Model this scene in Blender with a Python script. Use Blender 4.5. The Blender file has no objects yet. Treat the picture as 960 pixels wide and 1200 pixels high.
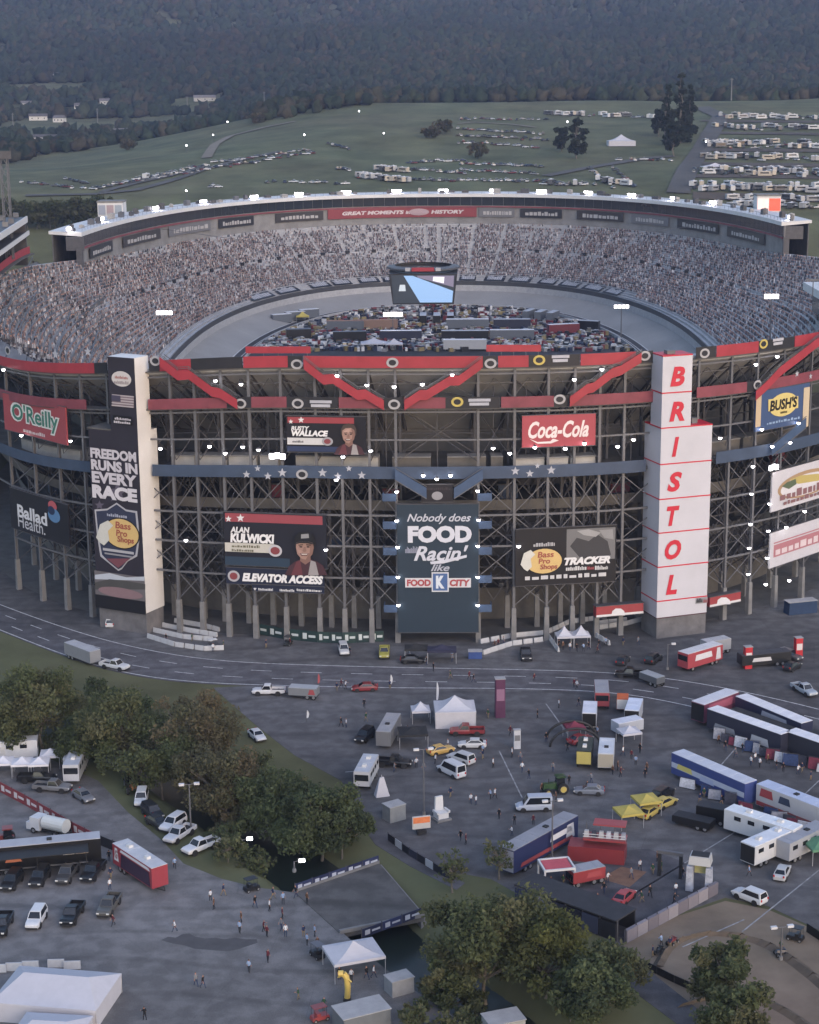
import bpy, bmesh, math, random
import numpy as np
from mathutils import Vector, Matrix
from mathutils.geometry import tessellate_polygon
random.seed(11); rng = np.random.default_rng(11)
PI = math.pi
scene = bpy.context.scene
COL = scene.collection
# ------------------------------------------------------------------ camera
CAM = Vector((0, 0, 107.5)); FPX = 2080.0; PCX, PCY = 520.0, 600.0
PITCH = math.atan(508 / FPX); ROLL = math.radians(0.30)
_F = Vector((0, math.cos(PITCH), -math.sin(PITCH)))
_U0 = Vector((0, math.sin(PITCH), math.cos(PITCH))); _R0 = Vector((1, 0, 0))
_U = _U0 * math.cos(ROLL) + _R0 * math.sin(ROLL)
_R = _R0 * math.cos(ROLL) - _U0 * math.sin(ROLL)
cam = bpy.data.cameras.new('camera'); camo = bpy.data.objects.new('camera', cam); COL.objects.link(camo)
cam.sensor_fit = 'VERTICAL'; cam.sensor_height = 24.0; cam.lens = 24.0 * FPX / 1200
cam.shift_x = -(PCX - 480) / 1200; cam.clip_start = 1.0; cam.clip_end = 20000
M = Matrix((_R, _U, -_F)).transposed().to_4x4(); M.translation = CAM
camo.matrix_world = M; scene.camera = camo
# ------------------------------------------------------------------ world, sun, exposure (dusk, soft overcast light)
SUN_EL, SUN_AZ = math.radians(24), math.radians(150)      # azimuth from +Y, clockwise
w = bpy.data.worlds.new('World'); scene.world = w; w.use_nodes = True
nt = w.node_tree; bg = nt.nodes['Background']
sky = nt.nodes.new('ShaderNodeTexSky'); sky.sky_type = 'NISHITA'; sky.sun_disc = False
sky.sun_elevation = SUN_EL; sky.sun_rotation = SUN_AZ; sky.air_density = 1.3; sky.dust_density = 1.6; sky.ozone_density = 2.2
wb = nt.nodes.new('ShaderNodeVectorMath'); wb.operation = 'MULTIPLY'; wb.inputs[1].default_value = (1.04, .985, .98); nt.links.new(sky.outputs[0], wb.inputs[0]); nt.links.new(wb.outputs[0], bg.inputs[0]); bg.inputs[1].default_value = 0.15
sl = bpy.data.lights.new('sun', 'SUN'); sl.energy = 0.5; sl.angle = math.radians(110); sl.color = (1.0, 0.88, 0.94)
so = bpy.data.objects.new('sun', sl); COL.objects.link(so)
sd = Vector((math.sin(SUN_AZ) * math.cos(SUN_EL), math.cos(SUN_AZ) * math.cos(SUN_EL), math.sin(SUN_EL)))
so.rotation_euler = sd.to_track_quat('Z', 'Y').to_euler(); so.location = (200, -100, 300)
vs = scene.view_settings; vs.view_transform = 'Standard'; vs.look = 'None'; vs.gamma = 1.0; vs.exposure = 1.05; vs.use_curve_mapping = False
scene.render.engine = 'CYCLES'
# ------------------------------------------------------------------ helpers
def ray(x, y): return _R * (x - PCX) + _U * (PCY - y) + _F * FPX
def G(x, y, z=0.0):
    d = ray(x, y); return CAM + d * ((z - CAM.z) / d.z)
def smooth(a, b, x):
    t = min(1, max(0, (x - a) / (b - a))); return t * t * (3 - 2 * t)
def lin(h):
    h = h.lstrip('#'); o = []
    for i in (0, 2, 4):
        c = int(h[i:i+2], 16) / 255; o.append(c / 12.92 if c <= .04045 else ((c + .055) / 1.055) ** 2.4)
    return tuple(o)
MATS = {}
def muted(h, k=.72, b=.86):      # a little greyer and darker than the bare hue
    c = lin(h); g = sum(c) / 3; return tuple((g + (v - g) * k) * b for v in c)
def mat(name, col=(.5, .5, .5), rough=.75, metal=0.0, var=.18, scale=.6, emis=None, es=0.0, bump=0.0, rnd=0.0, vcol=False, spec=.35, detail=5, hue=0.0):
    if name in MATS: return MATS[name]
    if isinstance(col, str): col = lin(col)
    m = bpy.data.materials.new(name); m.use_nodes = True; t = m.node_tree; L = t.links
    b = t.nodes['Principled BSDF']; b.inputs['Roughness'].default_value = rough; b.inputs['Metallic'].default_value = metal
    b.inputs['Specular IOR Level'].default_value = spec
    tc = t.nodes.new('ShaderNodeTexCoord')
    n = t.nodes.new('ShaderNodeTexNoise'); n.inputs['Scale'].default_value = scale; n.inputs['Detail'].default_value = detail; n.inputs['Roughness'].default_value = .62
    L.new(tc.outputs['Object'], n.inputs['Vector'])
    r = t.nodes.new('ShaderNodeMapRange'); r.inputs[1].default_value = .25; r.inputs[2].default_value = .75
    r.inputs[3].default_value = 1 - var; r.inputs[4].default_value = 1 + var; L.new(n.outputs[0], r.inputs[0])
    mx = t.nodes.new('ShaderNodeVectorMath'); mx.operation = 'SCALE'
    if vcol:
        a = t.nodes.new('ShaderNodeAttribute'); a.attribute_name = 'tint'; L.new(a.outputs['Color'], mx.inputs[0])
    else: mx.inputs[0].default_value = col
    L.new(r.outputs[0], mx.inputs['Scale']); out = mx.outputs[0]
    if rnd:
        oi = t.nodes.new('ShaderNodeObjectInfo'); r2 = t.nodes.new('ShaderNodeMapRange')
        r2.inputs[3].default_value = 1 - rnd; r2.inputs[4].default_value = 1 + rnd; L.new(oi.outputs['Random'], r2.inputs[0])
        m2 = t.nodes.new('ShaderNodeVectorMath'); m2.operation = 'SCALE'; L.new(out, m2.inputs[0]); L.new(r2.outputs[0], m2.inputs['Scale']); out = m2.outputs[0]
    if hue:
        n3 = t.nodes.new('ShaderNodeTexNoise'); n3.inputs['Scale'].default_value = scale * .35; L.new(tc.outputs['Object'], n3.inputs['Vector'])
        hs = t.nodes.new('ShaderNodeHueSaturation'); r3 = t.nodes.new('ShaderNodeMapRange'); r3.inputs[1].default_value = .3; r3.inputs[2].default_value = .7
        r3.inputs[3].default_value = .5 - hue; r3.inputs[4].default_value = .5 + hue; L.new(n3.outputs[0], r3.inputs[0]); L.new(r3.outputs[0], hs.inputs['Hue']); L.new(out, hs.inputs['Color']); out = hs.outputs[0]
    L.new(out, b.inputs['Base Color'])
    if emis is not None:
        if isinstance(emis, str): emis = lin(emis)
        m.cycles.emission_sampling = 'NONE' if es > 5 else 'AUTO'; b.inputs['Emission Color'].default_value = (*emis, 1); b.inputs['Emission Strength'].default_value = es
    if bump:
        bp = t.nodes.new('ShaderNodeBump'); bp.inputs['Strength'].default_value = bump; L.new(n.outputs[0], bp.inputs['Height']); L.new(bp.outputs[0], b.inputs['Normal'])
    MATS[name] = m; return m
def paint(hexcol, rough=.5):
    return mat('paint_' + hexcol.strip('#') + ('' if rough == .5 else str(rough)), hexcol, rough=rough, var=.07, scale=.5)

class MB:
    def __init__(s): s.v = []; s.f = []; s.m = []
    def face(s, pts, m=0):
        i = len(s.v); s.v += [tuple(p) for p in pts]; s.f.append(tuple(range(i, i + len(pts)))); s.m.append(m)
    def hexa(s, P, m=0):      # 8 points: bottom ring 0-3, top ring 4-7
        i = len(s.v); s.v += [tuple(p) for p in P]
        for q in ((0,3,2,1), (4,5,6,7), (0,1,5,4), (1,2,6,5), (2,3,7,6), (3,0,4,7)): s.f.append(tuple(i + k for k in q)); s.m.append(m)
    def box(s, c, d, m=0, rz=0.0, top=(1, 1), shift=(0, 0)):
        hx, hy, hz = d[0] / 2, d[1] / 2, d[2] / 2; ca, sa = math.cos(rz), math.sin(rz); P = []
        for zz, (tx, ty), sh in ((-hz, (1, 1), (0, 0)), (hz, top, shift)):
            for ux, uy in ((-1, -1), (1, -1), (1, 1), (-1, 1)):
                x, y = ux * hx * tx + sh[0], uy * hy * ty + sh[1]
                P.append((c[0] + x * ca - y * sa, c[1] + x * sa + y * ca, c[2] + zz))
        s.hexa(P, m)
    def beam(s, p, q, w, h=None, m=0):
        p = Vector(p); q = Vector(q); h = h or w; d = (q - p).normalized()
        up = Vector((0, 0, 1)) if abs(d.z) < .95 else Vector((0, 1, 0))
        a = d.cross(up).normalized() * w / 2; b = a.cross(d).normalized() * h / 2
        s.hexa([p - a - b, p + a - b, p + a + b, p - a + b, q - a - b, q + a - b, q + a + b, q - a + b], m)
    def tube(s, p, q, r0, r1=None, n=8, m=0, cap=True):
        p = Vector(p); q = Vector(q); r1 = r0 if r1 is None else r1; d = (q - p).normalized()
        up = Vector((0, 0, 1)) if abs(d.z) < .95 else Vector((1, 0, 0))
        a = d.cross(up).normalized(); b = a.cross(d).normalized(); i = len(s.v)
        for c, r in ((p, r0), (q, r1)):
            for k in range(n):
                t = 2 * PI * k / n; s.v.append(tuple(c + a * (r * math.cos(t)) + b * (r * math.sin(t))))
        for k in range(n):
            k2 = (k + 1) % n; s.f.append((i + k, i + n + k, i + n + k2, i + k2)); s.m.append(m)
        if cap:
            s.f.append(tuple(i + k for k in range(n))); s.m.append(m); s.f.append(tuple(i + n + k for k in reversed(range(n)))); s.m.append(m)
    def lathe(s, prof, c=(0, 0, 0), n=12, m=0):      # prof: (r, z)
        i = len(s.v)
        for r, z in prof:
            for k in range(n):
                t = 2 * PI * k / n; s.v.append((c[0] + r * math.cos(t), c[1] + r * math.sin(t), c[2] + z))
        for j in range(len(prof) - 1):
            for k in range(n):
                k2 = (k + 1) % n; s.f.append((i + j*n + k, i + j*n + k2, i + (j+1)*n + k2, i + (j+1)*n + k)); s.m.append(m)
    def loft(s, rings, m=0, cap=True, closed=True):
        i = len(s.v); n = len(rings[0])
        for r in rings: s.v += [tuple(p) for p in r]
        for j in range(len(rings) - 1):
            for k in range(n if closed else n - 1):
                k2 = (k + 1) % n; s.f.append((i + j*n + k, i + j*n + k2, i + (j+1)*n + k2, i + (j+1)*n + k)); s.m.append(m)
        if cap:
            s.f.append(tuple(i + k for k in reversed(range(n)))); s.m.append(m)
            s.f.append(tuple(i + (len(rings)-1)*n + k for k in range(n))); s.m.append(m)
    def poly(s, pts, z0, z1, m=0):      # extruded polygon (x,y)
        tri = tessellate_polygon([[Vector((x, y, 0)) for x, y in pts]]); n = len(pts); i = len(s.v)
        ar = sum(pts[k][0] * pts[(k+1) % n][1] - pts[(k+1) % n][0] * pts[k][1] for k in range(n))
        s.v += [(x, y, z1) for x, y in pts] + [(x, y, z0) for x, y in pts]
        for a, b, c in tri:
            A, B, C = (Vector((*pts[k], 0)) for k in (a, b, c))
            if (B - A).cross(C - A).z < 0: b, c = c, b
            s.f.append((i+a, i+b, i+c)); s.m.append(m); s.f.append((i+n+c, i+n+b, i+n+a)); s.m.append(m)
        for k in range(n):
            k2 = (k + 1) % n
            s.f.append((i+n+k, i+n+k2, i+k2, i+k) if ar > 0 else (i+k, i+k2, i+n+k2, i+n+k)); s.m.append(m)
    def mesh(s, name, mats, smooth_=False):
        me = bpy.data.meshes.new(name); me.from_pydata(s.v, [], s.f)
        for m in (mats if isinstance(mats, (list, tuple)) else [mats]): me.materials.append(m)
        me.polygons.foreach_set('material_index', s.m)
        if smooth_: me.polygons.foreach_set('use_smooth', [True] * len(s.f))
        me.update(); return me
    def build(s, name, mats, parent=None, loc=None, rz=0.0, smooth_=False):
        return obj(name, s.mesh(name, mats, smooth_), parent, loc, rz)
UB = {}
def ubeam(name, p, q, w, h, m, parent=None):      # a straight member as its own object; alike members share one mesh
    if m.name not in UB: u = MB(); u.box((0, 0, 0), (1, 1, 1)); UB[m.name] = u.mesh('member', m)
    p = Vector(p); q = Vector(q); d = q - p; L = d.length; d.normalize(); up = Vector((0, 0, 1)) if abs(d.z) < .95 else Vector((0, 1, 0))
    a = d.cross(up).normalized(); b = a.cross(d).normalized(); o = obj(name, UB[m.name], parent)
    mw = Matrix((d * L, a * -w, b * h)).transposed().to_4x4(); mw.translation = (p + q) / 2; o.matrix_world = mw; return o
def obj(name, me, parent=None, loc=None, rz=0.0):
    o = bpy.data.objects.new(name, me); COL.objects.link(o)
    if parent is not None: o.parent = parent
    if loc is not None: o.location = loc
    if rz: o.rotation_euler = (0, 0, rz)
    return o
def tag(o, label=None, cat=None, group=None, kind=None):
    if label: o['label'] = label
    if cat: o['category'] = cat
    if group: o['group'] = group
    if kind: o['kind'] = kind
    return o
def thing(name, label, cat, loc=(0, 0, 0), rz=0.0, group=None):
    o = bpy.data.objects.new(name, None); COL.objects.link(o); o.empty_display_size = .5
    o.location = loc; o.rotation_euler = (0, 0, rz); return tag(o, label, cat, group)
KIDS = {}
def dup(root, loc, rz, label=None, group=None):
    r = root.copy(); COL.objects.link(r); r.location = loc; r.rotation_euler = (0, 0, rz)
    if label: r['label'] = label
    if group: r['group'] = group
    for ch in root.children:
        c = ch.copy(); COL.objects.link(c); c.parent = r
        for g in ch.children:
            d = g.copy(); COL.objects.link(d); d.parent = c
    return r
def npmesh(name, V, Fq, mats, tint=None, smooth_=False):      # numpy verts and equal-sized faces
    V = np.asarray(V, np.float32); Fq = np.asarray(Fq, np.int32); k = Fq.shape[1]; me = bpy.data.meshes.new(name)
    me.vertices.add(len(V)); me.vertices.foreach_set('co', V.ravel())
    me.loops.add(Fq.size); me.loops.foreach_set('vertex_index', Fq.ravel())
    me.polygons.add(len(Fq)); me.polygons.foreach_set('loop_start', np.arange(0, Fq.size, k, dtype=np.int32))
    for m in (mats if isinstance(mats, (list, tuple)) else [mats]): me.materials.append(m)
    me.update(calc_edges=True)
    if smooth_: me.polygons.foreach_set('use_smooth', np.ones(len(Fq), bool))
    if tint is not None:
        a = me.attributes.new('tint', 'FLOAT_COLOR', 'POINT'); c = np.ones((len(V), 4), np.float32); c[:, :3] = tint; a.data.foreach_set('color', c.ravel())
    me.validate(); return me
# ------------------------------------------------------------------ the stadium's plan curve
SA, SB, SN, SCY = 130.0, 234.0, 2.4, 566.0
def sup(th, off=0.0):
    c, s = math.cos(th), math.sin(th); e = 2 / (SN + .35 * smooth(.05, -.35, c) * smooth(.1, -.4, s))
    return ((SA - off) * math.copysign(abs(c) ** e, c), SCY + (SB - off) * math.copysign(abs(s) ** e, s))
_T = np.linspace(-PI/2 - PI, -PI/2 + PI, 6001); _P = np.array([sup(t) for t in _T])
_S = np.concatenate([[0], np.cumsum(np.hypot(*np.diff(_P, axis=0).T))]); _S -= _S[3000]; SLEN = _S[-1] - _S[0]
def th_of(s):
    s = (s + SLEN / 2) % SLEN - SLEN / 2; return float(np.interp(s, _S, _T))
def SP(s, off=0.0, z=0.0):
    x, y = sup(th_of(s), off); return Vector((x, y, z * ZF(s)))
def ZF(s):      # the rim and belts dip along the near left turn
    s = (s + SLEN / 2) % SLEN - SLEN / 2; return 1 - .095 * smooth(-25, -105, s) * smooth(-300, -190, s)
def s_at(p):
    i = int(np.argmin((_P[:, 0] - p[0]) ** 2 + (_P[:, 1] - p[1]) ** 2)); return float(_S[i])
def s_ang(s):      # direction of increasing s (to the right along the near facade)
    d = SP(s + 1) - SP(s - 1); return math.atan2(d.y, d.x)
_POC = {}
def _PO(off):      # near half of the offset plan curve, as Y over X
    if off not in _POC:
        q = np.array([sup(t, off) for t in np.linspace(-PI + .001, -.001, 3000)]); k = np.argsort(q[:, 0]); _POC[off] = (q[k, 0], q[k, 1])
    return _POC[off]
def Fc(x, y, off=0.0):
    d = ray(x, y); d = d / d.y
    PX, PY = _PO(off)
    g = lambda t: float(np.interp(d.x * t, PX, PY)) - t
    t = 250.0
    while g(t) > 0 and t < 900: t += 2.0
    lo, hi = t - 2, t
    for _ in range(30):
        mid = (lo + hi) / 2
        if g(mid) > 0: lo = mid
        else: hi = mid
    return CAM + d * hi
def sx(x, y=600): return s_at(Fc(x, y))
def sweep(mb, s0, s1, prof, m=0, step=4.0, closed=False, caps=False):
    n = max(2, int(abs(s1 - s0) / step) + 1); rings = []
    for k in range(n):
        s = s0 + (s1 - s0) * k / (n - 1); rings.append([SP(s, o, z) for o, z in prof])
    mb.loft(rings, m, cap=caps, closed=closed)
# ------------------------------------------------------------------ terrain and ground
CREEK = [G(*p) for p in ((-160, 780), (-50, 812), (60, 838), (125, 856), (190, 888), (262, 938), (330, 988), (400, 1040), (470, 1108), (560, 1170), (640, 1240), (760, 1330))]
CR = np.array([(p.x, p.y) for p in CREEK])
def creek_dist(X, Y):
    D = np.full(X.shape, 1e9)
    for a, b in zip(CR[:-1], CR[1:]):
        ab = b - a; t = np.clip(((X - a[0]) * ab[0] + (Y - a[1]) * ab[1]) / (ab @ ab), 0, 1)
        D = np.minimum(D, np.hypot(X - a[0] - t * ab[0], Y - a[1] - t * ab[1]))
    return D
def vnoise(X, Y, sc, seed):
    r = np.random.default_rng(seed).random((64, 64)); x = X / sc; y = Y / sc
    i = np.floor(x).astype(int); j = np.floor(y).astype(int); fx = x - i; fy = y - j; fx = fx*fx*(3-2*fx); fy = fy*fy*(3-2*fy)
    a = r[i % 64, j % 64]; b = r[(i+1) % 64, j % 64]; c = r[i % 64, (j+1) % 64]; d = r[(i+1) % 64, (j+1) % 64]
    return (a*(1-fx) + b*fx)*(1-fy) + (c*(1-fx) + d*fx)*fy
YK = [0, 850, 930, 1000, 1250, 1500, 1640, 1800, 2100, 2600, 3050, 3500, 3900, 5000, 6500, 9000]
ZK = [0, 0, 30, 45, 69, 90, 86, 78, 88, 135, 195, 252, 235, 260, 400, 360]
def terrain(X, Y):
    X = np.asarray(X, float); Y = np.asarray(Y, float); z = np.interp(Y, YK, ZK)
    left = np.clip((-60 - X) / 260, 0, 1); left = left*left*(3-2*left)
    z -= left * np.interp(Y, [1030, 1300, 1550, 2000, 2600, 3200], [0, 26, 40, 22, 12, 0])
    z += np.clip((X - 250) / 400, -.3, 1) * np.interp(Y, [1000, 1400, 1700], [0, 6, 0])
    z += np.interp(Y, [880, 1100, 1600], [0, 2.5, 3]) * (vnoise(X, Y, 130, 1) - .5) * 2
    mk = np.interp(Y, [1900, 2800, 3500, 6000], [0, 30, 55, 60])
    z += mk * ((vnoise(X, Y, 520, 2) - .5) * 1.7 + (vnoise(X, Y, 230, 3) - .5) * 1.1)
    z -= left * np.interp(Y, [2800, 3400, 3700], [0, 16, 0])
    D = creek_dist(X, Y); z -= np.where((Y < 340) & (Y > 100), 3.6 * np.clip((8.0 - D) / 4.5, 0, 1), 0)
    return z
def tz(x, y): return float(terrain(np.array([x]), np.array([y]))[0])
def GT(x, y):      # pixel onto the hill behind the stadium
    d = ray(x, y); d = d / d.y; t = np.arange(880, 6000, 4.0)
    zz = terrain(d.x * t, t); h = CAM.z + d.z * t; k = np.argmax(h < zz); return Vector((d.x * t[k], t[k], zz[k]))
xs = np.unique(np.concatenate([np.arange(-140, 141, 2.0), np.arange(-900, 901, 20), np.linspace(-5000, 5000, 120)]))
ys = np.unique(np.concatenate([np.arange(0, 180, 12), np.arange(180, 344, 2.0), np.arange(344, 860, 30), np.arange(860, 1800, 12), np.arange(1800, 4200, 30), np.linspace(4200, 9000, 60)]))
X, Y = np.meshgrid(xs, ys); Z = terrain(X, Y); nx, ny = len(xs), len(ys)
idx = np.arange(nx * ny).reshape(ny, nx)
Fq = np.stack([idx[:-1, :-1], idx[:-1, 1:], idx[1:, 1:], idx[1:, :-1]], -1).reshape(-1, 4)
grass = mat('grass_ground', (.096, .100, .055), rough=.95, var=.45, scale=.03, hue=.03, spec=.1, detail=8)
g_ob = obj('ground', npmesh('ground', np.stack([X, Y, Z], -1).reshape(-1, 3), Fq, grass, smooth_=True)); tag(g_ob, kind='structure')
def sheet(name, pix, z, m, world=False):
    pts = pix if world else [tuple(G(*p, 0))[:2] for p in pix]
    mb = MB(); mb.poly(pts, z - .05, z, 0); o = mb.build(name, m); tag(o, kind='structure'); return o
def asphalt(name, base, v=.22):
    m = mat(name, base, rough=.9, var=v, scale=.045, bump=0, spec=.2, detail=9); t = m.node_tree
    # worn patches, tyre marks and fine aggregate on top of the broad mottling
    b = t.nodes['Principled BSDF']; src = b.inputs['Base Color'].links[0].from_socket; tc = [n for n in t.nodes if n.type == 'TEX_COORD'][0]
    out = src
    for sc, lo, hi, st in ((.35, .42, .62, (.80, 1.12)), (.012, .42, .6, (.78, 1.15)), (7.0, .3, .7, (.85, 1.15))):
        n = t.nodes.new('ShaderNodeTexNoise'); n.inputs['Scale'].default_value = sc; n.inputs['Detail'].default_value = 6; t.links.new(tc.outputs['Object'], n.inputs['Vector'])
        r = t.nodes.new('ShaderNodeMapRange'); r.inputs[1].default_value = lo; r.inputs[2].default_value = hi; r.inputs[3].default_value, r.inputs[4].default_value = st
        t.links.new(n.outputs[0], r.inputs[0]); s = t.nodes.new('ShaderNodeVectorMath'); s.operation = 'SCALE'; t.links.new(out, s.inputs[0]); t.links.new(r.outputs[0], s.inputs['Scale']); out = s.outputs[0]
    # hairline cracks and tar seams
    wv = t.nodes.new('ShaderNodeTexWave'); wv.wave_type = 'RINGS'; wv.inputs['Scale'].default_value = .035; wv.inputs['Distortion'].default_value = 9; wv.inputs['Detail'].default_value = 2; wv.inputs['Detail Scale'].default_value = .5; t.links.new(tc.outputs['Object'], wv.inputs['Vector'])
    r = t.nodes.new('ShaderNodeMapRange'); r.inputs[1].default_value = .90; r.inputs[2].default_value = 1.0; r.inputs[3].default_value = 1.0; r.inputs[4].default_value = .8; t.links.new(wv.outputs['Fac'], r.inputs[0])
    s = t.nodes.new('ShaderNodeVectorMath'); s.operation = 'SCALE'; t.links.new(out, s.inputs[0]); t.links.new(r.outputs[0], s.inputs['Scale']); out = s.outputs[0]
    vo = t.nodes.new('ShaderNodeTexVoronoi'); vo.feature = 'DISTANCE_TO_EDGE'; vo.inputs['Scale'].default_value = .06; t.links.new(tc.outputs['Object'], vo.inputs['Vector'])
    r = t.nodes.new('ShaderNodeMapRange'); r.inputs[1].default_value = .001; r.inputs[2].default_value = .004; r.inputs[3].default_value = .86; r.inputs[4].default_value = 1; t.links.new(vo.outputs[0], r.inputs[0])
    s = t.nodes.new('ShaderNodeVectorMath'); s.operation = 'SCALE'; t.links.new(out, s.inputs[0]); t.links.new(r.outputs[0], s.inputs['Scale']); t.links.new(s.outputs[0], b.inputs['Base Color'])
    return m
asp = asphalt('asphalt_lot', (.106, .103, .108)); asp_road = asphalt('asphalt_road', (.10, .097, .107), .12); conc_lot = asphalt('asphalt_pale', (.165, .16, .163)); dirt = mat('dirt_track', (.17, .135, .105), rough=.95, var=.3, scale=.12, hue=.01, spec=.1)
white_line = mat('road_paint', (.42, .42, .43), rough=.8, var=.5, scale=1.2)
# road edges in the photograph, continued past both frame edges
RT = [(-260, 610), (-120, 660), (0, 708), (60, 730), (130, 752), (200, 767), (260, 775), (360, 779), (480, 782), (600, 784), (720, 787), (800, 796), (880, 811), (960, 830), (1100, 868)]
RB = [(-260, 640), (-120, 692), (0, 740), (60, 764), (130, 788), (200, 800), (260, 803), (360, 806), (480, 808), (600, 808), (700, 811), (750, 815), (815, 831), (880, 846), (960, 866), (1100, 906)]
def spl(P, n=80):
    P = np.array([tuple(G(*p))[:2] for p in P]); d = np.concatenate([[0], np.cumsum(np.hypot(*np.diff(P, axis=0).T))]); t = np.linspace(0, d[-1], n)
    Q = np.stack([np.interp(t, d, P[:, 0]), np.interp(t, d, P[:, 1])], 1)
    for _ in range(6): Q[1:-1] = (Q[:-2] + 2 * Q[1:-1] + Q[2:]) / 4
    return Q
rt, rb = spl(RT), spl(RB)
sheet('stadium_apron', [tuple(G(-260, 745))[:2], *[tuple(p) for p in rb[5:]], tuple(G(1100, 906))[:2], (260, 330), (200, 420), (-200, 470), (-260, 400)], .02, asp, True)
sheet('right_lot', [(250, 806), (300, 850), (345, 885), (400, 915), (445, 985), (480, 1008), (520, 1020), (575, 1030), (640, 1066), (725, 1108), (775, 1078), (850, 1052), (900, 1062), (960, 1090), (1100, 1130), (1160, 900), (960, 855), (815, 822), (700, 802), (400, 798)], .025, asp)
lotB = sheet('lower_lot', [(-200, 850), (0, 882), (60, 890), (115, 915), (150, 952), (190, 985), (215, 1012), (260, 1030), (300, 1040), (345, 1046), (398, 1090), (430, 1118), (470, 1150), (530, 1190), (600, 1260), (640, 1330), (-300, 1330), (-300, 1000)], .03, conc_lot)
sheet('road', [tuple(p) for p in rt] + [tuple(p) for p in rb[::-1]], .05, asp_road, True)
def strip(mb, Q, wdt, z, k0=0, k1=None, dash=None):
    Q = np.asarray(Q); d = np.concatenate([[0], np.cumsum(np.hypot(*np.diff(Q, axis=0).T))]); seg = []
    if dash:
        t = 0
        while t < d[-1]: seg.append((t, min(t + dash[0], d[-1]))); t += dash[0] + dash[1]
    else: seg = [(d[k], d[k+1]) for k in range(len(d) - 1)]
    for a, b in seg:
        p = np.array([np.interp(a, d, Q[:, 0]), np.interp(a, d, Q[:, 1])]); q = np.array([np.interp(b, d, Q[:, 0]), np.interp(b, d, Q[:, 1])])
        u = (q - p) / (np.hypot(*(q - p)) + 1e-9); nrm = np.array([-u[1], u[0]]) * wdt / 2; ov = u * (.02 if not dash else 0)
        mb.face([(*(p - nrm - ov), z), (*(q - nrm + ov), z), (*(q + nrm + ov), z), (*(p + nrm - ov), z)])
mb = MB(); strip(mb, rt * .97 + rb * .03, .28, .058); strip(mb, rt * .05 + rb * .95, .28, .058); tag(mb.build('road_edge_line', white_line), kind='structure')
for k, f in enumerate((.36, .67)):
    mb = MB(); strip(mb, rt * (1 - f) + rb * f, .24, .058, dash=(4.0, 5.5)); tag(mb.build('lane_dashes', white_line), kind='structure')
mb = MB()
for a, b in (((890, 845), (838, 905)), ((960, 915), (925, 948)), ((740, 1050), (862, 975)), ((862, 975), (905, 952)), ((870, 1092), (960, 1020)), ((800, 1110), (872, 1078)), ((585, 880), (612, 935)), ((640, 825), (665, 860)), ((405, 905), (430, 903))):
    strip(mb, [tuple(G(*a))[:2], tuple(G(*b))[:2]], .22, .045)
tag(mb.build('lot_line', mat('worn_lot_paint', (.24, .24, .25), rough=.85, var=.6, scale=.8)), kind='structure')
# dirt oval at the lower right, with a rut ring and berms
sheet('dirt_area', [(700, 1118), (725, 1108), (790, 1075), (850, 1056), (900, 1066), (960, 1092), (1100, 1132), (1120, 1330), (800, 1330), (850, 1210), (760, 1160)], .035, dirt)
mb = MB(); dl = [(770, 1135), (785, 1105), (840, 1092), (900, 1105), (960, 1150), (1010, 1200)]
dl = spl(dl, 30)
for k in range(29):
    p, q = Vector((*dl[k], .0)), Vector((*dl[k+1], .0)); mb.loft([[p + Vector((-.9, -.3, 0)), p + Vector((0, 0, .55)), p + Vector((.9, .4, 0))], [q + Vector((-.9, -.3, 0)), q + Vector((0, 0, .5 + .1 * (k % 3))), q + Vector((.9, .4, 0))]], 0, cap=False, closed=False)
tag(mb.build('dirt_berm', mat('dirt_dark', (.095, .075, .058), rough=.95, var=.3, scale=.4)), kind='structure')
mb = MB(); dl2 = spl([(800, 1180), (870, 1160), (930, 1190), (960, 1215), (1010, 1250)], 24)
for k in range(23):
    p, q = Vector((*dl2[k], .0)), Vector((*dl2[k+1], .0)); mb.loft([[p + Vector((-.8, -.3, 0)), p + Vector((0, 0, .45)), p + Vector((.8, .4, 0))], [q + Vector((-.8, -.3, 0)), q + Vector((0, 0, .45 + .1 * (k % 2))), q + Vector((.8, .4, 0))]], 0, cap=False, closed=False)
tag(mb.build('dirt_berm', MATS['dirt_dark']), kind='structure')
sheet('path', [(425, 950), (450, 975), (500, 1005), (545, 1035), (535, 1043), (480, 1015), (440, 990), (420, 962)], .04, asp_road)
sheet('path', [(690, 1112), (725, 1106), (770, 1145), (840, 1200), (800, 1205), (740, 1160)], .04, asp_road)
# oil-dark patch on the lower lot
st = [(189, 1102), (197, 1098), (206, 1099), (214, 1095), (222, 1094), (229, 1098), (240, 1100), (252, 1099), (263, 1101), (276, 1099), (288, 1101), (301, 1101), (302, 1105), (293, 1108), (281, 1112), (268, 1115), (252, 1114), (241, 1113), (228, 1112), (216, 1108), (203, 1106)]
sheet('wet_patch', st, .036, mat('wet_tar', (.07, .067, .07), rough=.8, var=.2, scale=.6))
# creek water
wm = mat('creek_water', (.012, .018, .014), rough=.3, var=.2, scale=.3, spec=.3, bump=.1)
mb = MB(); c = CR; L_, R_ = [], []
for k in range(len(c)):
    d = c[min(k+1, len(c)-1)] - c[max(k-1, 0)]; d = d / np.hypot(*d); nrm = np.array([-d[1], d[0]]) * 6.6; L_.append(c[k] + nrm); R_.append(c[k] - nrm)
mb.loft([[(*a, -2.3), (*b, -2.3)] for a, b in zip(L_, R_)], 0, cap=False, closed=False); tag(mb.build('creek_water', wm), kind='structure')
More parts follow.
